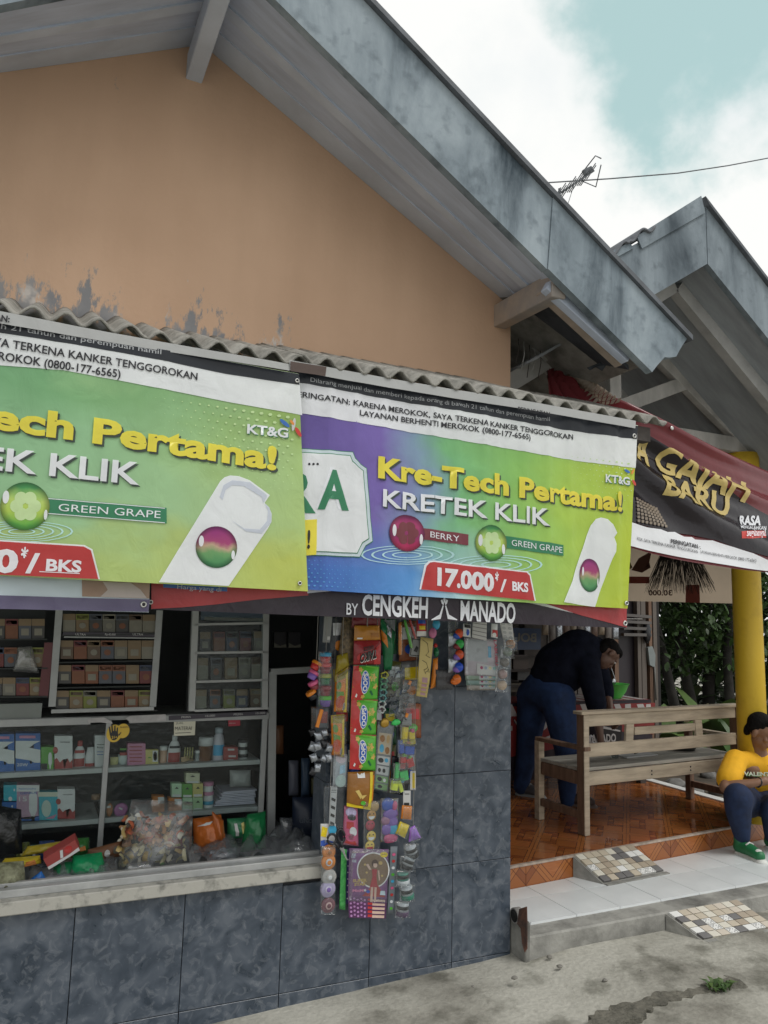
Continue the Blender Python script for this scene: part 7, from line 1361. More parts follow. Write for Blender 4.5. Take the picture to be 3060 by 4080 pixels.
# ================================================================== porch furniture
FZ = .191
WOOD = M('pale_bench_wood', (.52, .43, .32), .7, 0, 7, c2=(.33, .27, .20), bump=.25, bsc=50, stretch=(.35, 4, 4)); WOODD = M('dark_bench_wood', (.17, .10, .065), .7, .3, 8, bump=.25, stretch=(3, 3, .4))
bA = V((3.40, .825, FZ)); be = V((1.56, .135, 0)).normalized(); bd_ = V((-be.y, be.x, 0)); BM = Matrix((be, bd_, V((0, 0, 1)))).transposed(); BL = 1.565
bench = thing('wooden_bench', 'pale wooden bench with slatted backrest seen from behind on the porch', 'bench', bA+be*BL/2)
def bp(name, u, d, z, su, sd, sz, mat=WOOD, rot=0.): return box(name, bA+be*u+bd_*d+V((0, 0, z)), (su, sd, sz), mat, bench, BM @ Matrix.Rotation(rot, 3, 'Y'), .003)
bp('back_post', .0, .0, .385, .045, .065, .77, WOODD); bp('back_post', BL, .0, .385, .045, .065, .77, WOODD)
bp('back_post_face', -.0, -.036, .385, .047, .008, .768, WOOD) ; bp('back_post_face', BL, -.036, .385, .047, .008, .768, WOOD)
bp('top_cap', BL/2, -.005, .779, BL+.10, .085, .020); bp('upper_rail', BL/2, -.015, .728, BL-.05, .026, .078); bp('lower_rail', BL/2, -.015, .535, BL-.05, .026, .085)
for u, r in ((.42, .09), (1.13, -.09)): bp('splat', u, -.012, .635, .075, .022, .130, WOOD, r)
bp('middle_rail', .775, -.014, .640, .62, .022, .052)
for k in range(3): bp('seat_plank', BL/2, .07+.145*k, .408, BL+.02, .138, .022, M('grey_seat_wood', (.34, .32, .28), .7, .2, 7, bump=.2, stretch=(.4, 4, 4)))
bp('apron', BL/2, -.012, .352, BL-.045, .026, .085); bp('apron', BL/2, .415, .352, BL-.045, .026, .085, WOODD)
for u in (.0, BL):
    bp('front_leg', u, .43, .27, .05, .05, .54, WOODD if u else WOOD); bp('side_apron', u, .21, .352, .026, .38, .085, WOODD); bp('side_stretcher', u, .21, .12, .03, .40, .05, WOODD)
    bp('armrest', u, .20, .548, .055, .50, .026, WOODD if u == 0 else WOOD)
for u in (.62, 1.02): 
    for dz in (-.012, .012): ball('nail', bA+be*u+bd_*(-.026)+V((0, 0, .352+dz)), .006, W_K, bench, n=8)
pn = thing('notepad', 'white notepad lying on the bench seat', 'notepad', bA+be*.72+bd_*.25+V((0, 0, .42))); box('pad', bA+be*.74+bd_*.24+V((0, 0, .424)), (.32, .16, .008), M('pad_white', (.55, .56, .56), .6, .05), pn, BM); box('pen', bA+be*.80+bd_*.26+V((0, 0, .432)), (.14, .008, .008), W_K, pn, BM @ rotz(.4))
gl = thing('drinking_glass', 'small clear glass standing on the bench seat', 'glass', bA+be*.50+bd_*.2+V((0, 0, .42))); lathe('tumbler', bA+be*.50+bd_*.2+V((0, 0, .42)), [(.026, 0), (.03, .06), (.028, .06), (.024, .004)], film('tumbler_glass', (.85, .88, .88), .25, .05), gl, 14)
wb = thing('wash_basin', 'dark steel basin at the right end of the bench seat', 'basin', bA+be*1.32+bd_*.3+V((0, 0, .42))); lathe('basin', bA+be*1.32+bd_*.3+V((0, 0, .42)), [(.10, 0), (.125, .05), (.13, .052), (.12, .046), (.09, .006)], M('basin_steel', (.12, .13, .13), .3, .1, metal=.6), wb, 24)
# table under a tarpaulin cloth
tb = thing('snack_table', 'wooden table covered by a red and white tarpaulin behind the bench', 'table', (4.2, 2.2, FZ)); TZ = .905
bb('table_top', (3.28, 1.96, TZ-.03), (5.04, 2.45, TZ-.004), DARKT, tb)
for x in (3.33, 4.98):
    for y in (2.0, 2.4): bb('leg', (x-.03, y-.03, FZ), (x+.03, y+.03, TZ-.03), DARKT, tb)
cl_ = thing('table_cloth', 'red, white and black printed tarpaulin draped over the porch table', 'tablecloth', (4.2, 1.95, .4))
TC_R, TC_W, TC_K = ink('cloth_red', (.26, .035, .035)), ink('cloth_white', (.55, .53, .52)), V_BLK2
gridmesh('cloth_top', lambda u, v: (3.26+1.80*u, 1.945+.5*v, TZ+.002+.002*math.sin(u*30)), 20, 4, TC_R, cl_, thick=.001)
cs = Sheet(1.945, lambda x, z: .010*math.sin(x*11)*(1 if z < .8 else .3), 30, 6, (3.26, 5.06), (.30, TZ))
def clS(u, v): x = 3.26+1.80*u; return cs.S(x, .30+(TZ+.003-.30)*v)
gridmesh('cloth_front', clS, 30, 6, V_DARK, cl_)
for k in range(6): x0 = 4.28+.13*k; mesh('stripe', [(x0, 1.944, TZ+.006), (x0+.075, 1.944, TZ+.006), (x0+.075+(.04 if k % 2 else 0), 2.40, TZ+.006), (x0+(.04 if k % 2 else 0), 2.40, TZ+.006)], [(0, 1, 2, 3)], TC_W, cl_)
for a in ([(2020, 2815), (2610, 2800), (2600, 2890), (2480, 2905), (2330, 2960), (2120, 3000), (2020, 3020)],): cs.poly('red_field', a, TC_R, cl_, .002)
for k, (x0, x1) in enumerate(((2310, 2332), (2405, 2425), (2445, 2468), (2490, 2512), (2535, 2560), (2572, 2590))): cs.poly('white_bar', [(x0, 2806), (x1, 2804), (x1+(3 if k % 2 else 16), 2838), (x0+(0 if k % 2 else 14), 2840)], TC_W, cl_, .004)
cs.poly('white_curve', [(2150, 2890), (2172, 2838), (2182, 2880), (2175, 2900), (2150, 2918)], TC_W, cl_, .004); cs.text('N', (2028, 2905), (2080, 2900), 92, TC_W, cl_, .004, .06); cs.poly('white_edge', [(2130, 2950), (2210, 2922), (2210, 2930), (2130, 2962)], TC_W, cl_, .005)
cs.poly('black_field', [(2300, 2895), (2480, 2890), (2476, 2990), (2300, 3005)], TC_K, cl_, .005); cs.text('MANADO', (2330, 2960), (2455, 2955), 32, TC_W, cl_, .008, .03); volcano(cs, lambda x, y: (x, y), 2352, 2932, .34, cl_); cs.poly('white_edge', [(2400, 2892), (2472, 2910), (2472, 2916), (2400, 2902)], TC_W, cl_, .008)
cs.poly('red_edge', [(2470, 2890), (2605, 2880), (2600, 2925), (2475, 2915)], TC_R, cl_, .0045)
bw = thing('green_bowl', 'bright green plastic bowl on the porch table', 'bowl', (4.585, 2.16, TZ+.008)); bc_ = at(2446, 2806, y=2.06); bc_.z = TZ+.008
lathe('bowl', bc_, [(.06, 0), (.065, .006), (.105, .06), (.132, .125), (.138, .127), (.128, .123), (.098, .055), (.055, .012)], M('green_plastic', (.10, .56, .09), .35, .05), bw, 28)
sp = thing('ladle', 'steel ladle standing in the green bowl', 'ladle', bc_+V((.0, 0, .06))); tube('handle', [bc_+V((.0, .02, .06)), bc_+V((.03, .02, .17)), bc_+V((-.02, .03, .30))], .006, ST, sp, 6); ball('scoop', bc_+V((.02, .02, .14)), .025, ST, sp, (1, .5, 1.2))
# ================================================================== timber shed behind the porch
sh_ = thing('timber_shed', 'dark timber shed wall with a doorway behind the porch table', 'shed', (4.3, 3.0, 0))
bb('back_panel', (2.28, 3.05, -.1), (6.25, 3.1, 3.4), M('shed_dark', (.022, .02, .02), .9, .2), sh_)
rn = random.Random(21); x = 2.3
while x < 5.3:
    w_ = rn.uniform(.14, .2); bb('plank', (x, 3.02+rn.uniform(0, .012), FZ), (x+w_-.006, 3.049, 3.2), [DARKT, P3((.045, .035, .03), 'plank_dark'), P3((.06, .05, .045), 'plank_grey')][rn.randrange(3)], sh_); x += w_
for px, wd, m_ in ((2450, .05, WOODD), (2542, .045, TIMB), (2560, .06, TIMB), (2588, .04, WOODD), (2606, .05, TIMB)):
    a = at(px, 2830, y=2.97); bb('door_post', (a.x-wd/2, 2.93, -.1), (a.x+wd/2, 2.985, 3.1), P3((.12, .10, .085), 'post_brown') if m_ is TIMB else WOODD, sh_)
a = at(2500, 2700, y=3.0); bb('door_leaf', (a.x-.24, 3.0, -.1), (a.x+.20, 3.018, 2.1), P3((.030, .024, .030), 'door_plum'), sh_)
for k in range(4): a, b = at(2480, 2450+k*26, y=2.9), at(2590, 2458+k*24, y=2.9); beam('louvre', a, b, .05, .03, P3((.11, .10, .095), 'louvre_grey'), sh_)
sg = thing('blue_signboard', 'blue signboard with mirrored pale letters in the porch gloom', 'sign', at(2090, 2620, y=2.9)); g9 = Sheet(2.9); g9.poly('board', [(1990, 2500), (2154, 2505), (2154, 2588), (1990, 2590)], P3((.02, .045, .11), 'board_blue'), sg, .003)
def mirrored(sheet, t_, a, b, h, m_, par, e):
    A, B = sheet.p(*a), sheet.p(*b); hh = sheet.p(a[0], a[1]-h)[1]-A[1]
    return decal('lettering', text2d(t_, .03), lambda u, v: (B[0]+(A[0]-B[0])*u, A[1]+v*hh), lambda x, z: sheet.S(x, z, e), m_, par)
mirrored(g9, 'BOU', (2040, 2556), (2136, 2555), 34, P3((.14, .13, .11), 'faint_cream'), sg, .006)
for i in range(11):
    px = 2160+28*i; pk('hanging_sachet', '%s dim brown sachet from the left in the row under the porch eaves' % ['first', 'second', 'third', 'fourth', 'fifth', 'sixth', 'seventh', 'eighth', 'ninth', 'tenth', 'last'][i], 'sachet', (px, 2478+4*(i % 3), px+25, 2530+9*(i*7 % 4)), 2.6, .02, [P3((.22, .17, .12), 'sachet_tan'), P3((.14, .12, .11), 'sachet_grey'), FOIL, P3((.12, .07, .05), 'sachet_brown')][i % 4], group='sachets hung under the porch eaves', n=6)
tube('sachet_line', [(3.4, 2.61, 1.62), (4.4, 2.61, 1.60), (5.6, 2.61, 1.62)], .004, CORD, sh_, 5)
for i, (px, py, w_, h_) in enumerate(((2075, 2640, 60, 60), (2085, 2690, 45, 40), (2060, 2740, 50, 35))): carton('dim %s tub on the back shelf left of the bending man' % ['brown', 'grey', 'tan'][i], px-w_/2, py-h_/2, px+w_/2, py+h_/2, 2.7, .12, [P3((.07, .045, .035), 'tub_brown'), P3((.08, .08, .08), 'tub_grey'), P3((.12, .10, .07), 'tub_tan')][i], 'tub', group='tubs on the back shelf', name='tub')
bs_ = thing('back_shelf', 'dark plank shelf against the shed wall', 'shelf', (3.8, 2.75, 1.1))
for z in (.98, 1.12, 1.24): bb('shelf_board', (2.6, 2.66, z-.02), (4.4, 3.0, z), DARKT, bs_)
for x in (2.6, 4.38): bb('shelf_post', (x, 2.9, FZ), (x+.03, 2.99, 1.6), DARKT, bs_)
# ---- tan banner seen from its back, on the right side of the porch
class XSheet:
    """upright sheet on the plane x=X"""
    def __init__(s, X): s.X = X
    def p(s, px, py): q = at(px, py, x=s.X); return q.y, q.z
    def poly(s, name, pts, mat, par, e=.003): q = [s.p(*t) for t in pts]; return decal(name, (q, [tuple(range(len(q)))]), lambda x, y: (x, y), lambda y, z: V((s.X-e+.006*math.sin(y*9), y, z)), mat, par, [.8+.12*i for i in range(16)])
    def text(s, t_, a, b, h, mat, par, e=.006, mirror=False):
        A, B = s.p(*a), s.p(*b); hh = s.p(a[0], a[1]-h)[1]-A[1]
        if mirror: A, B = B, A
        return decal('lettering', text2d(t_, .03), lambda u, v: (A[0]+(B[0]-A[0])*u, A[1]+(B[1]-A[1])*u+v*hh), lambda y, z: V((s.X-e+.006*math.sin(y*9), y, z)), mat, par, [.8+.12*i for i in range(16)])
XS = XSheet(5.10); tn = thing('tan_banner', 'faded tan banner seen from its back between the shed and the yellow column', 'banner', (5.1, 1.7, 1.75))
TAN, TBR, TRD = ink('tan_back', (.58, .47, .36)), ink('tan_brown', (.12, .06, .045)), ink('tan_red', (.24, .07, .055))
[n_ for n_ in TAN.node_tree.nodes if n_.type == 'MIX_SHADER'][0].inputs[0].default_value = .6
c_ = [XS.p(2400, 2392), XS.p(2946, 2405), XS.p(2946, 2150), XS.p(2400, 2100)]
gridmesh('sheet', lambda u, v: (lambda y, z: V((5.10+.006*math.sin(y*9), y, z)))((c_[0][0]*(1-u)+c_[1][0]*u)*(1-v)+(c_[3][0]*(1-u)+c_[2][0]*u)*v, (c_[0][1]*(1-u)+c_[1][1]*u)*(1-v)+(c_[3][1]*(1-u)+c_[2][1]*u)*v), 16, 4, TAN, tn)
XS.poly('red_band', [(2732, 2330), (2788, 2330), (2790, 2402), (2730, 2400)], TRD, tn); XS.poly('brown_band', [(2430, 2296), (2590, 2298), (2590, 2325), (2430, 2324)], TRD, tn)
XS.text('30.000', (2588, 2372), (2680, 2372), 20, TBR, tn, mirror=True); XS.poly('brown_swirl', [(2515, 2272), (2545, 2225), (2600, 2195), (2590, 2240), (2560, 2270), (2595, 2262), (2560, 2282)], TBR, tn); XS.poly('brown_swirl', [(2480, 2260), (2510, 2240), (2520, 2262), (2500, 2272)], TBR, tn)
bm = thing('lidi_broom', 'dark bristle broom hung upside down before the tan banner', 'broom', at(2715, 2360, x=4.98)); vs, fs = [], []; rn = random.Random(6)
for i in range(260):
    u = rn.random(); t0 = at(2640+130*u+rn.uniform(-6, 6), 2195+rn.uniform(0, 8), x=4.98+rn.uniform(-.03, .03)); t1 = at(2580+270*u+rn.uniform(-14, 14), 2330+rn.uniform(-10, 38), x=4.97+rn.uniform(-.05, .05)); w_ = V((0, .0028, 0)); n0 = len(vs); vs += [t0-w_, t0+w_, t1+w_*.5, t1-w_*.5]; fs.append((n0, n0+1, n0+2, n0+3))
mesh('bristles', vs, fs, M('bristle_brown', (.045, .038, .032), .8, .4, 30), bm, kind='stuff')
lathe('binding', at(2706, 2205, x=4.98), [(.10, 0), (.105, .03), (.09, .06), (.03, .09)], DARKT, bm, 16); tube('cord', [at(2706, 2180, x=4.98), at(2706, 2120, x=4.98)], .004, CORD, bm, 5)
hb = thing('dust_brush', 'pale handled brush hanging on the shed post', 'brush', at(2600, 2640, y=2.9)); rag('brush_head', [(2582, 2580, 2.9), (2600, 2575, 2.9), (2612, 2610, 2.9), (2610, 2660, 2.9), (2590, 2650, 2.9)], P3((.22, .25, .25), 'brush_pale'), hb, .03); tube('handle', [at(2608, 2655, y=2.9), at(2614, 2790, y=2.9)], .008, P3((.14, .14, .13), 'brush_handle'), hb, 6)
ball('bristle_pad', at(2578, 2520, y=2.9), .09, W_K, hb, (.5, .4, 1.3), 12, .2)
# ================================================================== trees and plants beyond
LEAFM = []
for nme, c1, c2 in (('leaf_dark', (.020, .040, .012), (.034, .066, .018)), ('leaf_mid', (.035, .075, .018), (.060, .12, .028)), ('leaf_light', (.055, .10, .022), (.10, .165, .038)), ('leaf_dry', (.20, .17, .09), (.30, .26, .15))):
    m = M(nme, c2, .5, 0, 4, c2=c1); LEAFM.append(m)
BARK = M('dark_bark', (.020, .018, .015), .9, .4, 9, bump=.6)
def leaves(name, parent, blobs, n, size, mat, seed, kind=None):
    """blobs: (centre, radii); leaf-shaped faces spread through them"""
    rn = random.Random(seed); vs, fs = [], []
    tot = sum(b[1][0]*b[1][1]*b[1][2] for b in blobs)
    for c, r in blobs:
        for _ in range(int(n*r[0]*r[1]*r[2]/tot)+1):
            while True:
                q = V((rn.uniform(-1, 1), rn.uniform(-1, 1), rn.uniform(-1, 1)))
                if q.length < 1: break
            q = q*(.55+.45*rn.random()) if q.length < .5 else q
            p = V(c)+V((q.x*r[0], q.y*r[1], q.z*r[2])); s = size*rn.uniform(.5, 1.3)
            a = Matrix.Rotation(rn.random()*6.28, 3, 'Z') @ Matrix.Rotation(rn.uniform(-1.2, .5), 3, 'X'); n0 = len(vs)
            vs += [p+a @ V(t)*s for t in ((0, -.5, 0), (.22, -.1, .05), (.16, .3, .0), (0, .55, -.06), (-.16, .3, .0), (-.22, -.1, .05))]; fs.append(tuple(range(n0, n0+6)))
    return mesh(name, vs, fs, mat, parent, kind=kind)
def tree(label, base, h, lean, r, blobs, n, size, mat, seed, group='trees beyond the porch'):
    b = V(base); t = thing('garden_tree', label, 'tree', b, group); rn = random.Random(seed)
    pts = [b+V((lean[0]*k/6+.05*rn.uniform(-1, 1), lean[1]*k/6, h*k/6)) for k in range(7)]; tube('trunk', pts, [r*(1-.1*k) for k in range(7)], BARK, t, 9)
    for k in range(4):
        a = pts[3+k % 3]; e = a+V((rn.uniform(-.9, .9), rn.uniform(-.6, .6), rn.uniform(.5, 1.1))); tube('limb', [a, a.lerp(e, .5)+V((0, 0, -.05)), e], [r*.5, r*.35, r*.2], BARK, t, 7)
    leaves('crown', t, blobs, n, size, mat, seed+1); return t
B0 = lambda x, y, z: (x, y, z)
gpt = lambda px, py, y: (lambda p: V((p.x, p.y, 0.02)))(at(px, py, y=y))
def gtree(label, px, y, lean, r, sd, mat, n=3800, sz=.13):
    b = gpt(px, 2800, y); rel = [((-.35, .1, 1.55), (.75, .5, .75)), ((.45, .15, 1.75), (.75, .5, .8)), ((0, .2, 2.6), (1.1, .8, .9)), ((-.5, .3, 3.4), (1.0, .8, .8)), ((.6, .3, 3.3), (1.0, .8, .9))]
    tree(label, b, 3.4, lean, r, [(b+V((c[0]+lean[0]*c[2]/3.4, c[1], c[2])), q) for c, q in rel], n, sz, mat, sd)
gtree('dark leafy tree with a leaning trunk nearest the shed', 2740, 3.9, (-.9, .2), .07, 31, LEAFM[0]); gtree('dark leafy tree with a slanting trunk in the middle of the gap', 2790, 4.3, (-.5, .3), .08, 41, LEAFM[0]); gtree('dark leafy tree nearest the yellow column', 2905, 4.0, (.3, .2), .07, 51, LEAFM[1]); gtree('straight dark tree standing behind the others', 2820, 5.6, (.1, 0), .10, 61, LEAFM[0], 3800, .16)
hedge = leaves('far_thicket', None, [(B0(9, 7.5, 1.6), (4, 1.0, 2.4)), (B0(13, 7.0, 1.6), (4, 1.2, 2.6)), (B0(17, 4.5, 1.6), (3, 3, 2.8)), (B0(6, 8, 1.5), (4, 1.0, 2.4)), (B0(12, 7, 3.4), (5, 1.5, 1.6)), (B0(9.2, 5.6, 1.3), (2.4, .7, 1.5)), (B0(11.5, 4.6, 1.3), (1.8, .8, 1.7))], 16000, .34, LEAFM[0], 71, kind='stuff'); tag(hedge, 'dense dark thicket closing the view behind the trees', 'thicket')
def plant(label, base, n, L_, mat, seed, w=.05, group='plants beyond the porch'):
    t = thing('leafy_plant', label, 'plant', base, group); rn = random.Random(seed)
    for k in range(n):
        a = 2*math.pi*k/n+rn.uniform(-.3, .3); l = L_*rn.uniform(.6, 1.1); d = V((math.cos(a), math.sin(a), 0)); s = V((-d.y, d.x, 0)); b = V(base); o = rn.uniform(.5, 1.1)
        pts = [b+d*l*f*o*.8+V((0, 0, l*(f*1.1-.75*f*f*o))) for f in (0, .3, .6, .85, 1)]; ww = [.25, 1, .9, .5, .05]; vs = []
        for p, q in zip(pts, ww): vs += [p-s*w*q*l*2.2, p+V((0, 0, -.01*q)), p+s*w*q*l*2.2]
        fs = []
        for i in range(4): fs += [(3*i, 3*i+1, 3*i+4, 3*i+3), (3*i+1, 3*i+2, 3*i+5, 3*i+4)]
        mesh('leaf', vs, fs, mat, t, True)
    return t
plant('light green broad leaved plant beside the shed post', gpt(2640, 2800, 3.3), 9, 1.0, LEAFM[2], 3, .07); plant('light green broad leaved plant in the middle of the gap', gpt(2860, 2790, 3.6), 10, 1.1, LEAFM[2], 5, .065); plant('light green broad leaved plant near the yellow column', gpt(2920, 2790, 3.1), 8, .8, LEAFM[1], 7, .06); plant('dry straw coloured plant under the trees', gpt(2740, 2800, 4.4), 12, 1.0, LEAFM[3], 9, .05); plant('dry straw coloured clump behind the bench', gpt(2830, 2800, 4.8), 12, 1.0, LEAFM[3], 10, .05)
# rubble and soil beyond the porch edge
soil = mesh('soil', [(5.17, .0, .0), (14, -1, .02), (16, 9, .05), (4.5, 10, .05), (5.17, 3.2, .0)], [(0, 1, 2, 3, 4)], M('brown_soil', (.11, .085, .06), .95, 0, 3, c2=(.05, .04, .03), bump=1., bsc=18)); tag(soil, 'brown soil littered with stones beside the porch', kind='structure')
rn = random.Random(17)
for i in range(7):
    px, py = 2690+33*i, 3085+rn.uniform(0, 90); p = at(px, py, z=.03); ball('rubble_stone', p, rn.uniform(.05, .12), M('rubble_grey', (.17, .165, .155), .9, .3, 9, bump=.6), None, (1.2, 1, .7), 10, .35)
    tag(list(COL.objects)[-1], 'grey rubble stone, %s from the left beyond the bench legs' % ORD[i], 'stone', 'rubble stones beside the porch')
wd = thing('weed_tuft', 'small green weed growing from the crack in the concrete', 'weed', at(2865, 3950, z=-.03)); rn = random.Random(19)
for k in range(26):
    b = at(2825+rn.uniform(0, 90), 3950+rn.uniform(-14, 12), z=-.03); a = rn.random()*6.28; l = rn.uniform(.03, .075); d = V((math.cos(a), math.sin(a), 0)); s = V((-d.y, d.x, 0))*.010; m_ = [LEAFM[1], LEAFM[2], LEAFM[1]][k % 3]
    mesh('leaf', [b, b+d*l*.4+s+V((0, 0, l*.6)), b+d*l+V((0, 0, l*.55)), b+d*l*.4-s+V((0, 0, l*.6))], [(0, 1, 2, 3)], m_, wd)
# pebbles and litter
rn = random.Random(23); PEB = M('pebble', (.2, .19, .17), .9, .3, 30)
for i, (px, py) in enumerate(((2190, 3812), (2230, 3850), (2050, 3895), (1885, 3930), (2410, 3905), (2560, 3870))):
    ball('pebble', at(px, py, z=gz(2.5, -.5)+.004), rn.uniform(.006, .013), PEB, None, (1.3, 1, .6), 8, .3); tag(list(COL.objects)[-1], '%s small pebble from the left on the concrete before the step' % ORD[[3, 4, 1, 0, 2, 5].index(i) if i in (3, 4, 1, 0, 2, 5) else 0], 'pebble', 'pebbles on the concrete')
# ================================================================== aerial and overhead cable
an = thing('television_aerial', 'rooftop television aerial with many short rods against the sky', 'aerial', at(2232, 1300, y=4.0)); AL = M('aerial_metal', (.10, .11, .12), .5, .2, metal=.4); ay = 4.0
mb = at(2230, 850, y=ay); tube('mast', [V((mb.x, ay, pt(mb.x)-.05)), V((mb.x, ay, at(2230, 752, y=ay).z))], .018, AL, an, 8)
a, b = at(2190, 798, y=ay), at(2366, 680, y=ay); tube('boom', [a, b], .013, AL, an, 8)
for k in range(13):
    c = a.lerp(b, .04+.075*k); l = .10+.03*(k % 3); d = V((.12, -.75, .55)).normalized(); tube('rod', [c-d*l, c+d*l], .007, AL, an, 6)
for dz in (.22, -.22): tube('reflector', [b+V((-.05, -.2, dz*.2)), b+V((.03, .0, dz)), b+V((-.05, .2, dz*.2))], .008, AL, an, 6)
box('dipole_box', a.lerp(b, .86)+V((0, 0, .05)), (.16, .06, .08), AL, an, Matrix.Rotation(-.6, 3, 'Y'), .01); tube('stay_wire', [a.lerp(b, .55), at(2245, 870, y=ay)], .004, AL, an, 5)
cb_ = thing('overhead_cable', 'thin overhead cable crossing the sky at right', 'cable', at(2600, 715, y=7.0)); tube('wire', [at(px, py, y=7.0) for px, py in ((1600, 735), (2130, 731), (2430, 712), (2700, 690), (2900, 660), (3060, 630), (3400, 560))], .012, AL, cb_, 6)
# ================================================================== people
SKIN = M('brown_skin', (.24, .125, .075), .5, .12, 9, bump=.05); SKIN2 = M('dark_skin', (.15, .08, .055), .5, .12, 9)
def blob(name, chains, balls, vox, mat, parent, it=4):
    """one continuous surface: tapered limbs and rounded masses melted together"""
    vs, fs = [], []
    def add(v, f): n = len(vs); vs.extend(v); fs.extend([tuple(i+n for i in q) for q in f])
    def sph(c, r, m=None):
        n = 12; c = V(c); r = r if isinstance(r, (tuple, list)) else (r, r, r); v = [c+(m @ V((0, 0, r[2])) if m else V((0, 0, r[2])))]; f = []
        for j in range(1, 8):
            t = math.pi*j/8
            for i in range(n): q = V((r[0]*math.sin(t)*math.cos(2*math.pi*i/n), r[1]*math.sin(t)*math.sin(2*math.pi*i/n), r[2]*math.cos(t))); v.append(c+(m @ q if m else q))
        v.append(c-(m @ V((0, 0, r[2])) if m else V((0, 0, r[2]))))
        for i in range(n): f.append((0, 1+i, 1+(i+1) % n)); f.append((len(v)-1, 1+6*n+(i+1) % n, 1+6*n+i))
        for j in range(6):
            for i in range(n): f.append((1+j*n+i, 1+(j+1)*n+i, 1+(j+1)*n+(i+1) % n, 1+j*n+(i+1) % n))
        add(v, f)
    for ch in chains:
        pts = [V(p) for p, r in ch]; rr = [r for p, r in ch]; P, Rr = [], []
        for i in range(len(pts)-1):
            for k in range(4): P.append(pts[i].lerp(pts[i+1], k/4)); Rr.append(rr[i]+(rr[i+1]-rr[i])*k/4)
        P.append(pts[-1]); Rr.append(rr[-1]); add(*tubev(P, Rr, 12))
        for p, r in zip(pts, rr): sph(p, r)
    for b in balls: sph(*b)
    o = mesh(name, vs, fs, mat, parent, True)
    md = o.modifiers.new('melt', 'REMESH'); md.mode = 'VOXEL'; md.voxel_size = vox; md.use_smooth_shade = True
    sm = o.modifiers.new('soften', 'SMOOTH'); sm.factor = .5; sm.iterations = it
    return o
def hand(w, d, up, k=1., curl=.6, thumb=1):
    """palm and five unequal curled fingers; w wrist point, d pointing direction, up = back of the hand"""
    d = V(d).normalized(); up = V(up).normalized(); s = d.cross(up).normalized(); up = s.cross(d); out = []
    pc = w+d*.045*k; out.append([(w, .026*k), (pc, .030*k)])
    for i, (L_, o) in enumerate(((.070, -1.5), (.078, -.5), (.072, .5), (.058, 1.4))):
        b = w+d*.08*k+s*o*.0185*k; out.append([(w+d*.05*k+s*o*.014*k, .013*k), (b, .0105*k)])
        p1 = b+(d*math.cos(curl)-up*math.sin(curl))*L_*.5*k; p2 = p1+(d*math.cos(curl*2.2)-up*math.sin(curl*2.2))*L_*.45*k; out.append([(b, .0100*k), (p1, .0090*k), (p2, .0075*k)])
    b = w+d*.025*k-s*thumb*.026*k; p1 = b+(d*.7-s*thumb*.6-up*.25)*.035*k; p2 = p1+(d*.9-s*thumb*.1-up*.35)*.03*k; out.append([(w+d*.015*k, .016*k), (b, .013*k), (p1, .011*k), (p2, .009*k)])
    return out
def headparts(c, fwd, up, k=1.):
    """skull, jaw, nose, brow, ears as masses; c = centre of the head"""
    f = V(fwd).normalized(); u = (V(up)-f*V(up).dot(f)).normalized(); s = f.cross(u); m = Matrix((s, f, u)).transposed(); c = V(c); T = lambda x, y, z: c+(s*x+f*y+u*z)*k
    b = [(T(0, -.008, .028), (.076*k, .096*k, .088*k), m), (T(0, .022, -.045), (.060*k, .066*k, .066*k), m), (T(0, .050, -.085), (.036*k, .032*k, .028*k), m), (T(0, .088, -.022), (.014*k, .016*k, .024*k), m), (T(0, .098, -.036), (.018*k, .014*k, .012*k), m), (T(0, .076, .014), (.056*k, .020*k, .014*k), m), (T(0, .082, -.066), (.026*k, .012*k, .010*k), m)]
    for q in (-1, 1): b += [(T(q*.078, -.012, -.012), (.012*k, .020*k, .032*k), m), (T(q*.042, .062, -.024), (.022*k, .018*k, .018*k), m)]
    return b, T, m
def face(T, m, par, k=1., hair=None):
    for q in (-1, 1):
        e = ball('eye', T(q*.032, .078, .0), .0125*k, M('eye_white', (.6, .58, .55), .3, 0), par, (1, 1, .8), 10); ball('iris', T(q*.032, .0885, -.001), .006*k, BLK, e, (1, .6, 1), 8)
        mesh('eyebrow', [T(q*.014, .092, .022), T(q*.052, .080, .024), T(q*.052, .080, .031), T(q*.014, .092, .029), ], [(0, 1, 2, 3)], hair, par)
    mesh('lips', [T(-.024, .0895, -.066), T(0, .0965, -.072), T(.024, .0895, -.066), T(0, .0965, -.060)], [(0, 1, 2, 3)], M('lip_brown', (.16, .06, .05), .5, .1), par)
HAIRM = M('black_hair', (.007, .006, .006), .8, .3, 40, bump=.6, bsc=120, spec=.15)
# ---- man in the yellow shirt sitting on the floor edge
P = lambda px, py, y: at(px, py, y=y)
m1 = thing('person', 'seated man in a yellow t-shirt and dark jeans looking down at a phone', 'person', (4.62, .62, .07))
hc = P(3044, 2914, .60); fwd = V((.35, -.80, -.42)); up_ = V((.10, -.30, 1)); hb_, T1, hm = headparts(hc, fwd, up_, 1.02)
pel = P(3035, 3265, .78); pel.z = FZ+.13; chest = P(3050, 3085, .66); nk = P(3036, 2995, .64); shL = P(2946, 3030, .64); shR = P(3150, 3025, .62)
elL = P(2906, 3135, .50); wrL = P(3035, 3116, .36); elR = P(3200, 3130, .5); wrR = P(3140, 3114, .38)
dL = (P(3105, 3098, .32)-wrL); dR = (P(3100, 3098, .31)-wrR)
arms = [[(shL, .052), (elL, .042), (wrL, .026)], [(shR, .052), (elR, .042), (wrR, .026)], [(nk, .055), (hc+V((0, .02, -.06)), .052)], [(chest, .11), (nk, .06)], [(chest, .09), (shL, .055)], [(chest, .09), (shR, .055)], [(chest, .12), (pel, .12)]]
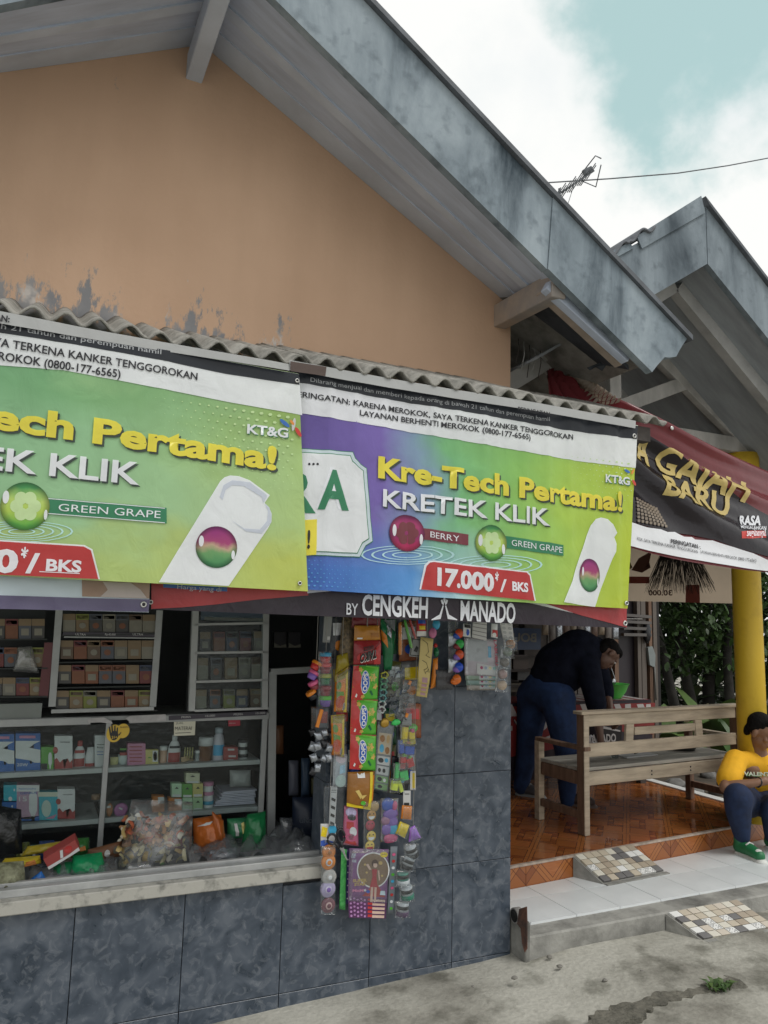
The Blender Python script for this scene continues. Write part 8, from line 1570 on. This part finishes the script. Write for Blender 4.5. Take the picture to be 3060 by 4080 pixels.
arms += hand(wrL, dL, V((-.1, -.3, 1)), 1., .75, 1)+hand(wrR, dR, V((.1, -.3, 1)), 1., .75, -1)
blob('body', arms, hb_, .0075, SKIN, m1, 3); face(T1, hm, m1, 1.02, HAIRM)
blob('hair', [], [(T1(0, -.022, .050), (.082, .094, .082), hm), (T1(0, .035, .088), (.066, .055, .034), hm), (T1(-.05, -.03, .02), (.034, .05, .05), hm), (T1(.05, -.03, .02), (.034, .05, .05), hm), (T1(0, -.07, -.02), (.06, .036, .06), hm)], .008, HAIRM, m1, 2)
YT = M('yellow_cotton', (.80, .42, .012), .85, .1, 7, bump=.7, bsc=9)
slv = shL.lerp(elL, .72); slr = shR.lerp(elR, .72)
shirt = blob('t_shirt', [[(chest+V((0, 0, .03)), .150), (chest.lerp(pel, .5)+V((0, -.03, 0)), .172), (pel+V((0, -.02, .06)), .168)], [(shL, .080), (slv, .082)], [(shR, .080), (slr, .082)], [(chest+V((0, .01, .08)), .085), (shL, .068)], [(chest+V((0, .01, .08)), .085), (shR, .068)], [(chest+V((0, .01, .05)), .11), (nk+V((0, .012, -.035)), .066)]], [], .011, YT, m1, 5)
ts_ = Sheet(chest.y-.178); tp = thing('shirt_print', 'x', 'x', (0, 0, 0)) if False else None
for off, m_, e in (((3, 3), ink('shirt_green', (.10, .30, .12)), .0), ((0, 0), ink('shirt_white', (.62, .66, .56)), .003)): ts_.text('VALENTINO', (2978+off[0], 3088+off[1]), (3128+off[0], 3092+off[1]), 15, m_, shirt, e, .03, name='chest_lettering')
JEAN = M('dark_navy_jeans', (.008, .020, .062), .85, .3, 14, bump=.7, bsc=11)
knL = P(2956, 3176, .42); anL = P(2972, 3335, .46); knR = P(3105, 3230, .36); anR = P(3092, 3335, .48)
hipL = pel+V((-.09, 0, -.02)); hipR = pel+V((.09, 0, -.02))
blob('jeans', [[(hipL, .125), (knL, .094), (knL.lerp(anL, .35)+V((-.01, -.0, 0)), .084), (anL, .052)], [(hipR, .125), (knR, .094), (knR.lerp(anR, .35), .082), (anR, .052)], [(hipL, .125), (pel, .13), (hipR, .125)]], [], .012, JEAN, m1, 5)
SGR, SWH = M('shoe_green', (.015, .15, .055), .45, .1), M('shoe_white', (.62, .63, .60), .5, .08)
def shoe(par, heel, toe, k=1., mats=(SGR, SWH)):
    h, t = V(heel), V(toe); d = (t-h); d.z = 0; d.normalize(); s = V((d.y, -d.x, 0)); L_ = (t-h).length
    so_ = blob('sole', [[(h+V((0, 0, .018)), .038*k), (h.lerp(t, .5)+V((0, 0, .016)), .034*k), (t-d*.03+V((0, 0, .016)), .040*k)]], [], .008, mats[1], par, 2)
    for v in so_.data.vertices: v.co.z = v.co.z*.62
    up = blob('upper', [[(h+V((0, 0, .045)), .042*k), (h.lerp(t, .45)+V((0, 0, .050)), .040*k), (t-d*.045+V((0, 0, .036)), .036*k)], [(h+V((0, 0, .05))+d*.01, .042*k), (h+V((0, 0, .105))+d*.012, .044*k)]], [], .008, mats[0], par, 3)
    blob('toe_panel', [], [(t-d*.055+V((0, 0, .052)), (.030, .034, .024), Matrix((s, d, V((0, 0, 1)))).transposed())], .007, mats[1], up, 2)
    tube('lace', [h.lerp(t, .42)+s*.03+V((0, 0, .082)), h.lerp(t, .42)+V((0, 0, .096)), h.lerp(t, .42)-s*.03+V((0, 0, .082))], .005, mats[1], up, 6)
shoe(m1, V((anL.x-.005, anL.y+.02, .07)), V((anL.x-.035, anL.y-.20, .07))); shoe(m1, V((anR.x, anR.y+.02, .07)), V((anR.x-.04, anR.y-.20, .07)))
tube('wristband', [wrL+V((.028*math.cos(a)*.3, .030*math.sin(a), .030*math.cos(a))) for a in [k*.698 for k in range(10)]], .005, W_K, m1, 6)
phn = thing('mobile_phone', 'dark mobile phone held by the seated man', 'phone', P(3098, 3100, .31)); box('case', P(3104, 3084, .315), (.075, .009, .15), M('phone_black', (.012, .012, .014), .2, .05), phn, Matrix.Rotation(-.9, 3, 'X') @ Matrix.Rotation(.1, 3, 'Z'), .004)
# ---- man in dark clothes bending over the bench
m2 = thing('person', 'man in a dark sweater and blue jeans bending forward behind the bench', 'person', (3.72, 1.62, FZ))
pel = P(2185, 2735, 1.72); wst = P(2232, 2672, 1.68); chs = P(2318, 2608, 1.60); nk = P(2392, 2588, 1.55); hc = P(2420, 2606, 1.44)
sA = P(2342, 2655, 1.44); eA = P(2376, 2806, 1.36); wA = P(2392, 2945, 1.24); sB = P(2362, 2588, 1.76); eB = P(2415, 2745, 1.72); wB = P(2432, 2840, 1.55)
fwd = V((.50, -.10, -.86)); up_ = V((.85, -.05, .50)); hb_, T2, hm = headparts(hc, fwd, up_, 1.0)
bd2 = [[(pel, .13), (chs, .13), (nk, .06), (hc+V((-.03, .02, .0)), .055)], [(chs, .10), (sA, .06), (eA, .045), (wA, .027)], [(chs, .10), (sB, .06), (eB, .045), (wB, .027)]]+hand(wA, V((.1, -.15, -1)), V((.8, -.5, .1)), 1., .5, 1)+hand(wB, V((.15, -.4, -.9)), V((.6, .6, .2)), 1., .5, -1)
blob('body', bd2, hb_, .008, SKIN2, m2, 3); face(T2, hm, m2, 1.0, HAIRM)
blob('hair', [], [(T2(0, -.020, .042), (.080, .094, .080), hm), (T2(0, -.06, -.01), (.06, .045, .06), hm), (T2(0, .03, .075), (.066, .055, .045), hm)], .008, HAIRM, m2, 2)
KN = M('navy_knit', (.010, .012, .022), .95, .3, 12, bump=.8, bsc=9, spec=.1)
blob('sweater', [[(pel+V((.03, -.01, .06)), .185), (wst+V((0, 0, .02)), .215), (chs+V((-.03, 0, .0)), .205), (nk+V((-.05, .02, -.01)), .12)], [(chs, .15), (sA, .100), (sA.lerp(eA, .55), .088), (eA, .080), (eA.lerp(wA, .16), .070)], [(chs, .13), (sB, .088), (eB, .066), (eB.lerp(wB, .3), .055)]], [], .013, KN, m2, 5)
JE2 = M('blue_jeans', (.012, .034, .105), .85, .35, 10, bump=.7, bsc=10)
hL, hR = P(2128, 2775, 1.86), P(2222, 2785, 1.60); kL, kR = P(2104, 2965, 1.88), P(2256, 2985, 1.50); aL, aR = P(2076, 3135, 1.92), P(2262, 3185, 1.53)
blob('jeans', [[(hL, .140), (kL, .094), (kL.lerp(aL, .4), .082), (aL, .062)], [(hR, .140), (kR, .094), (kR.lerp(aR, .4), .082), (aR, .062)], [(hL, .145), (pel+V((-.02, .02, -.02)), .165), (hR, .145)], [(pel, .17), (wst+V((-.03, .01, -.04)), .17)]], [], .013, JE2, m2, 5)
shoe(m2, V((aL.x, aL.y+.02, FZ)), V((aL.x+.12, aL.y-.16, FZ)), 1., (M('shoe_grey', (.10, .10, .11), .6, .1), M('shoe_grey_sole', (.30, .30, .30), .6, .1))); shoe(m2, V((aR.x-.01, aR.y+.02, FZ)), V((aR.x+.16, aR.y-.14, FZ)), 1., (M('shoe_dark', (.05, .03, .025), .6, .1), M('shoe_dark_sole', (.10, .07, .06), .6, .1)))

m1.location.x -= .035
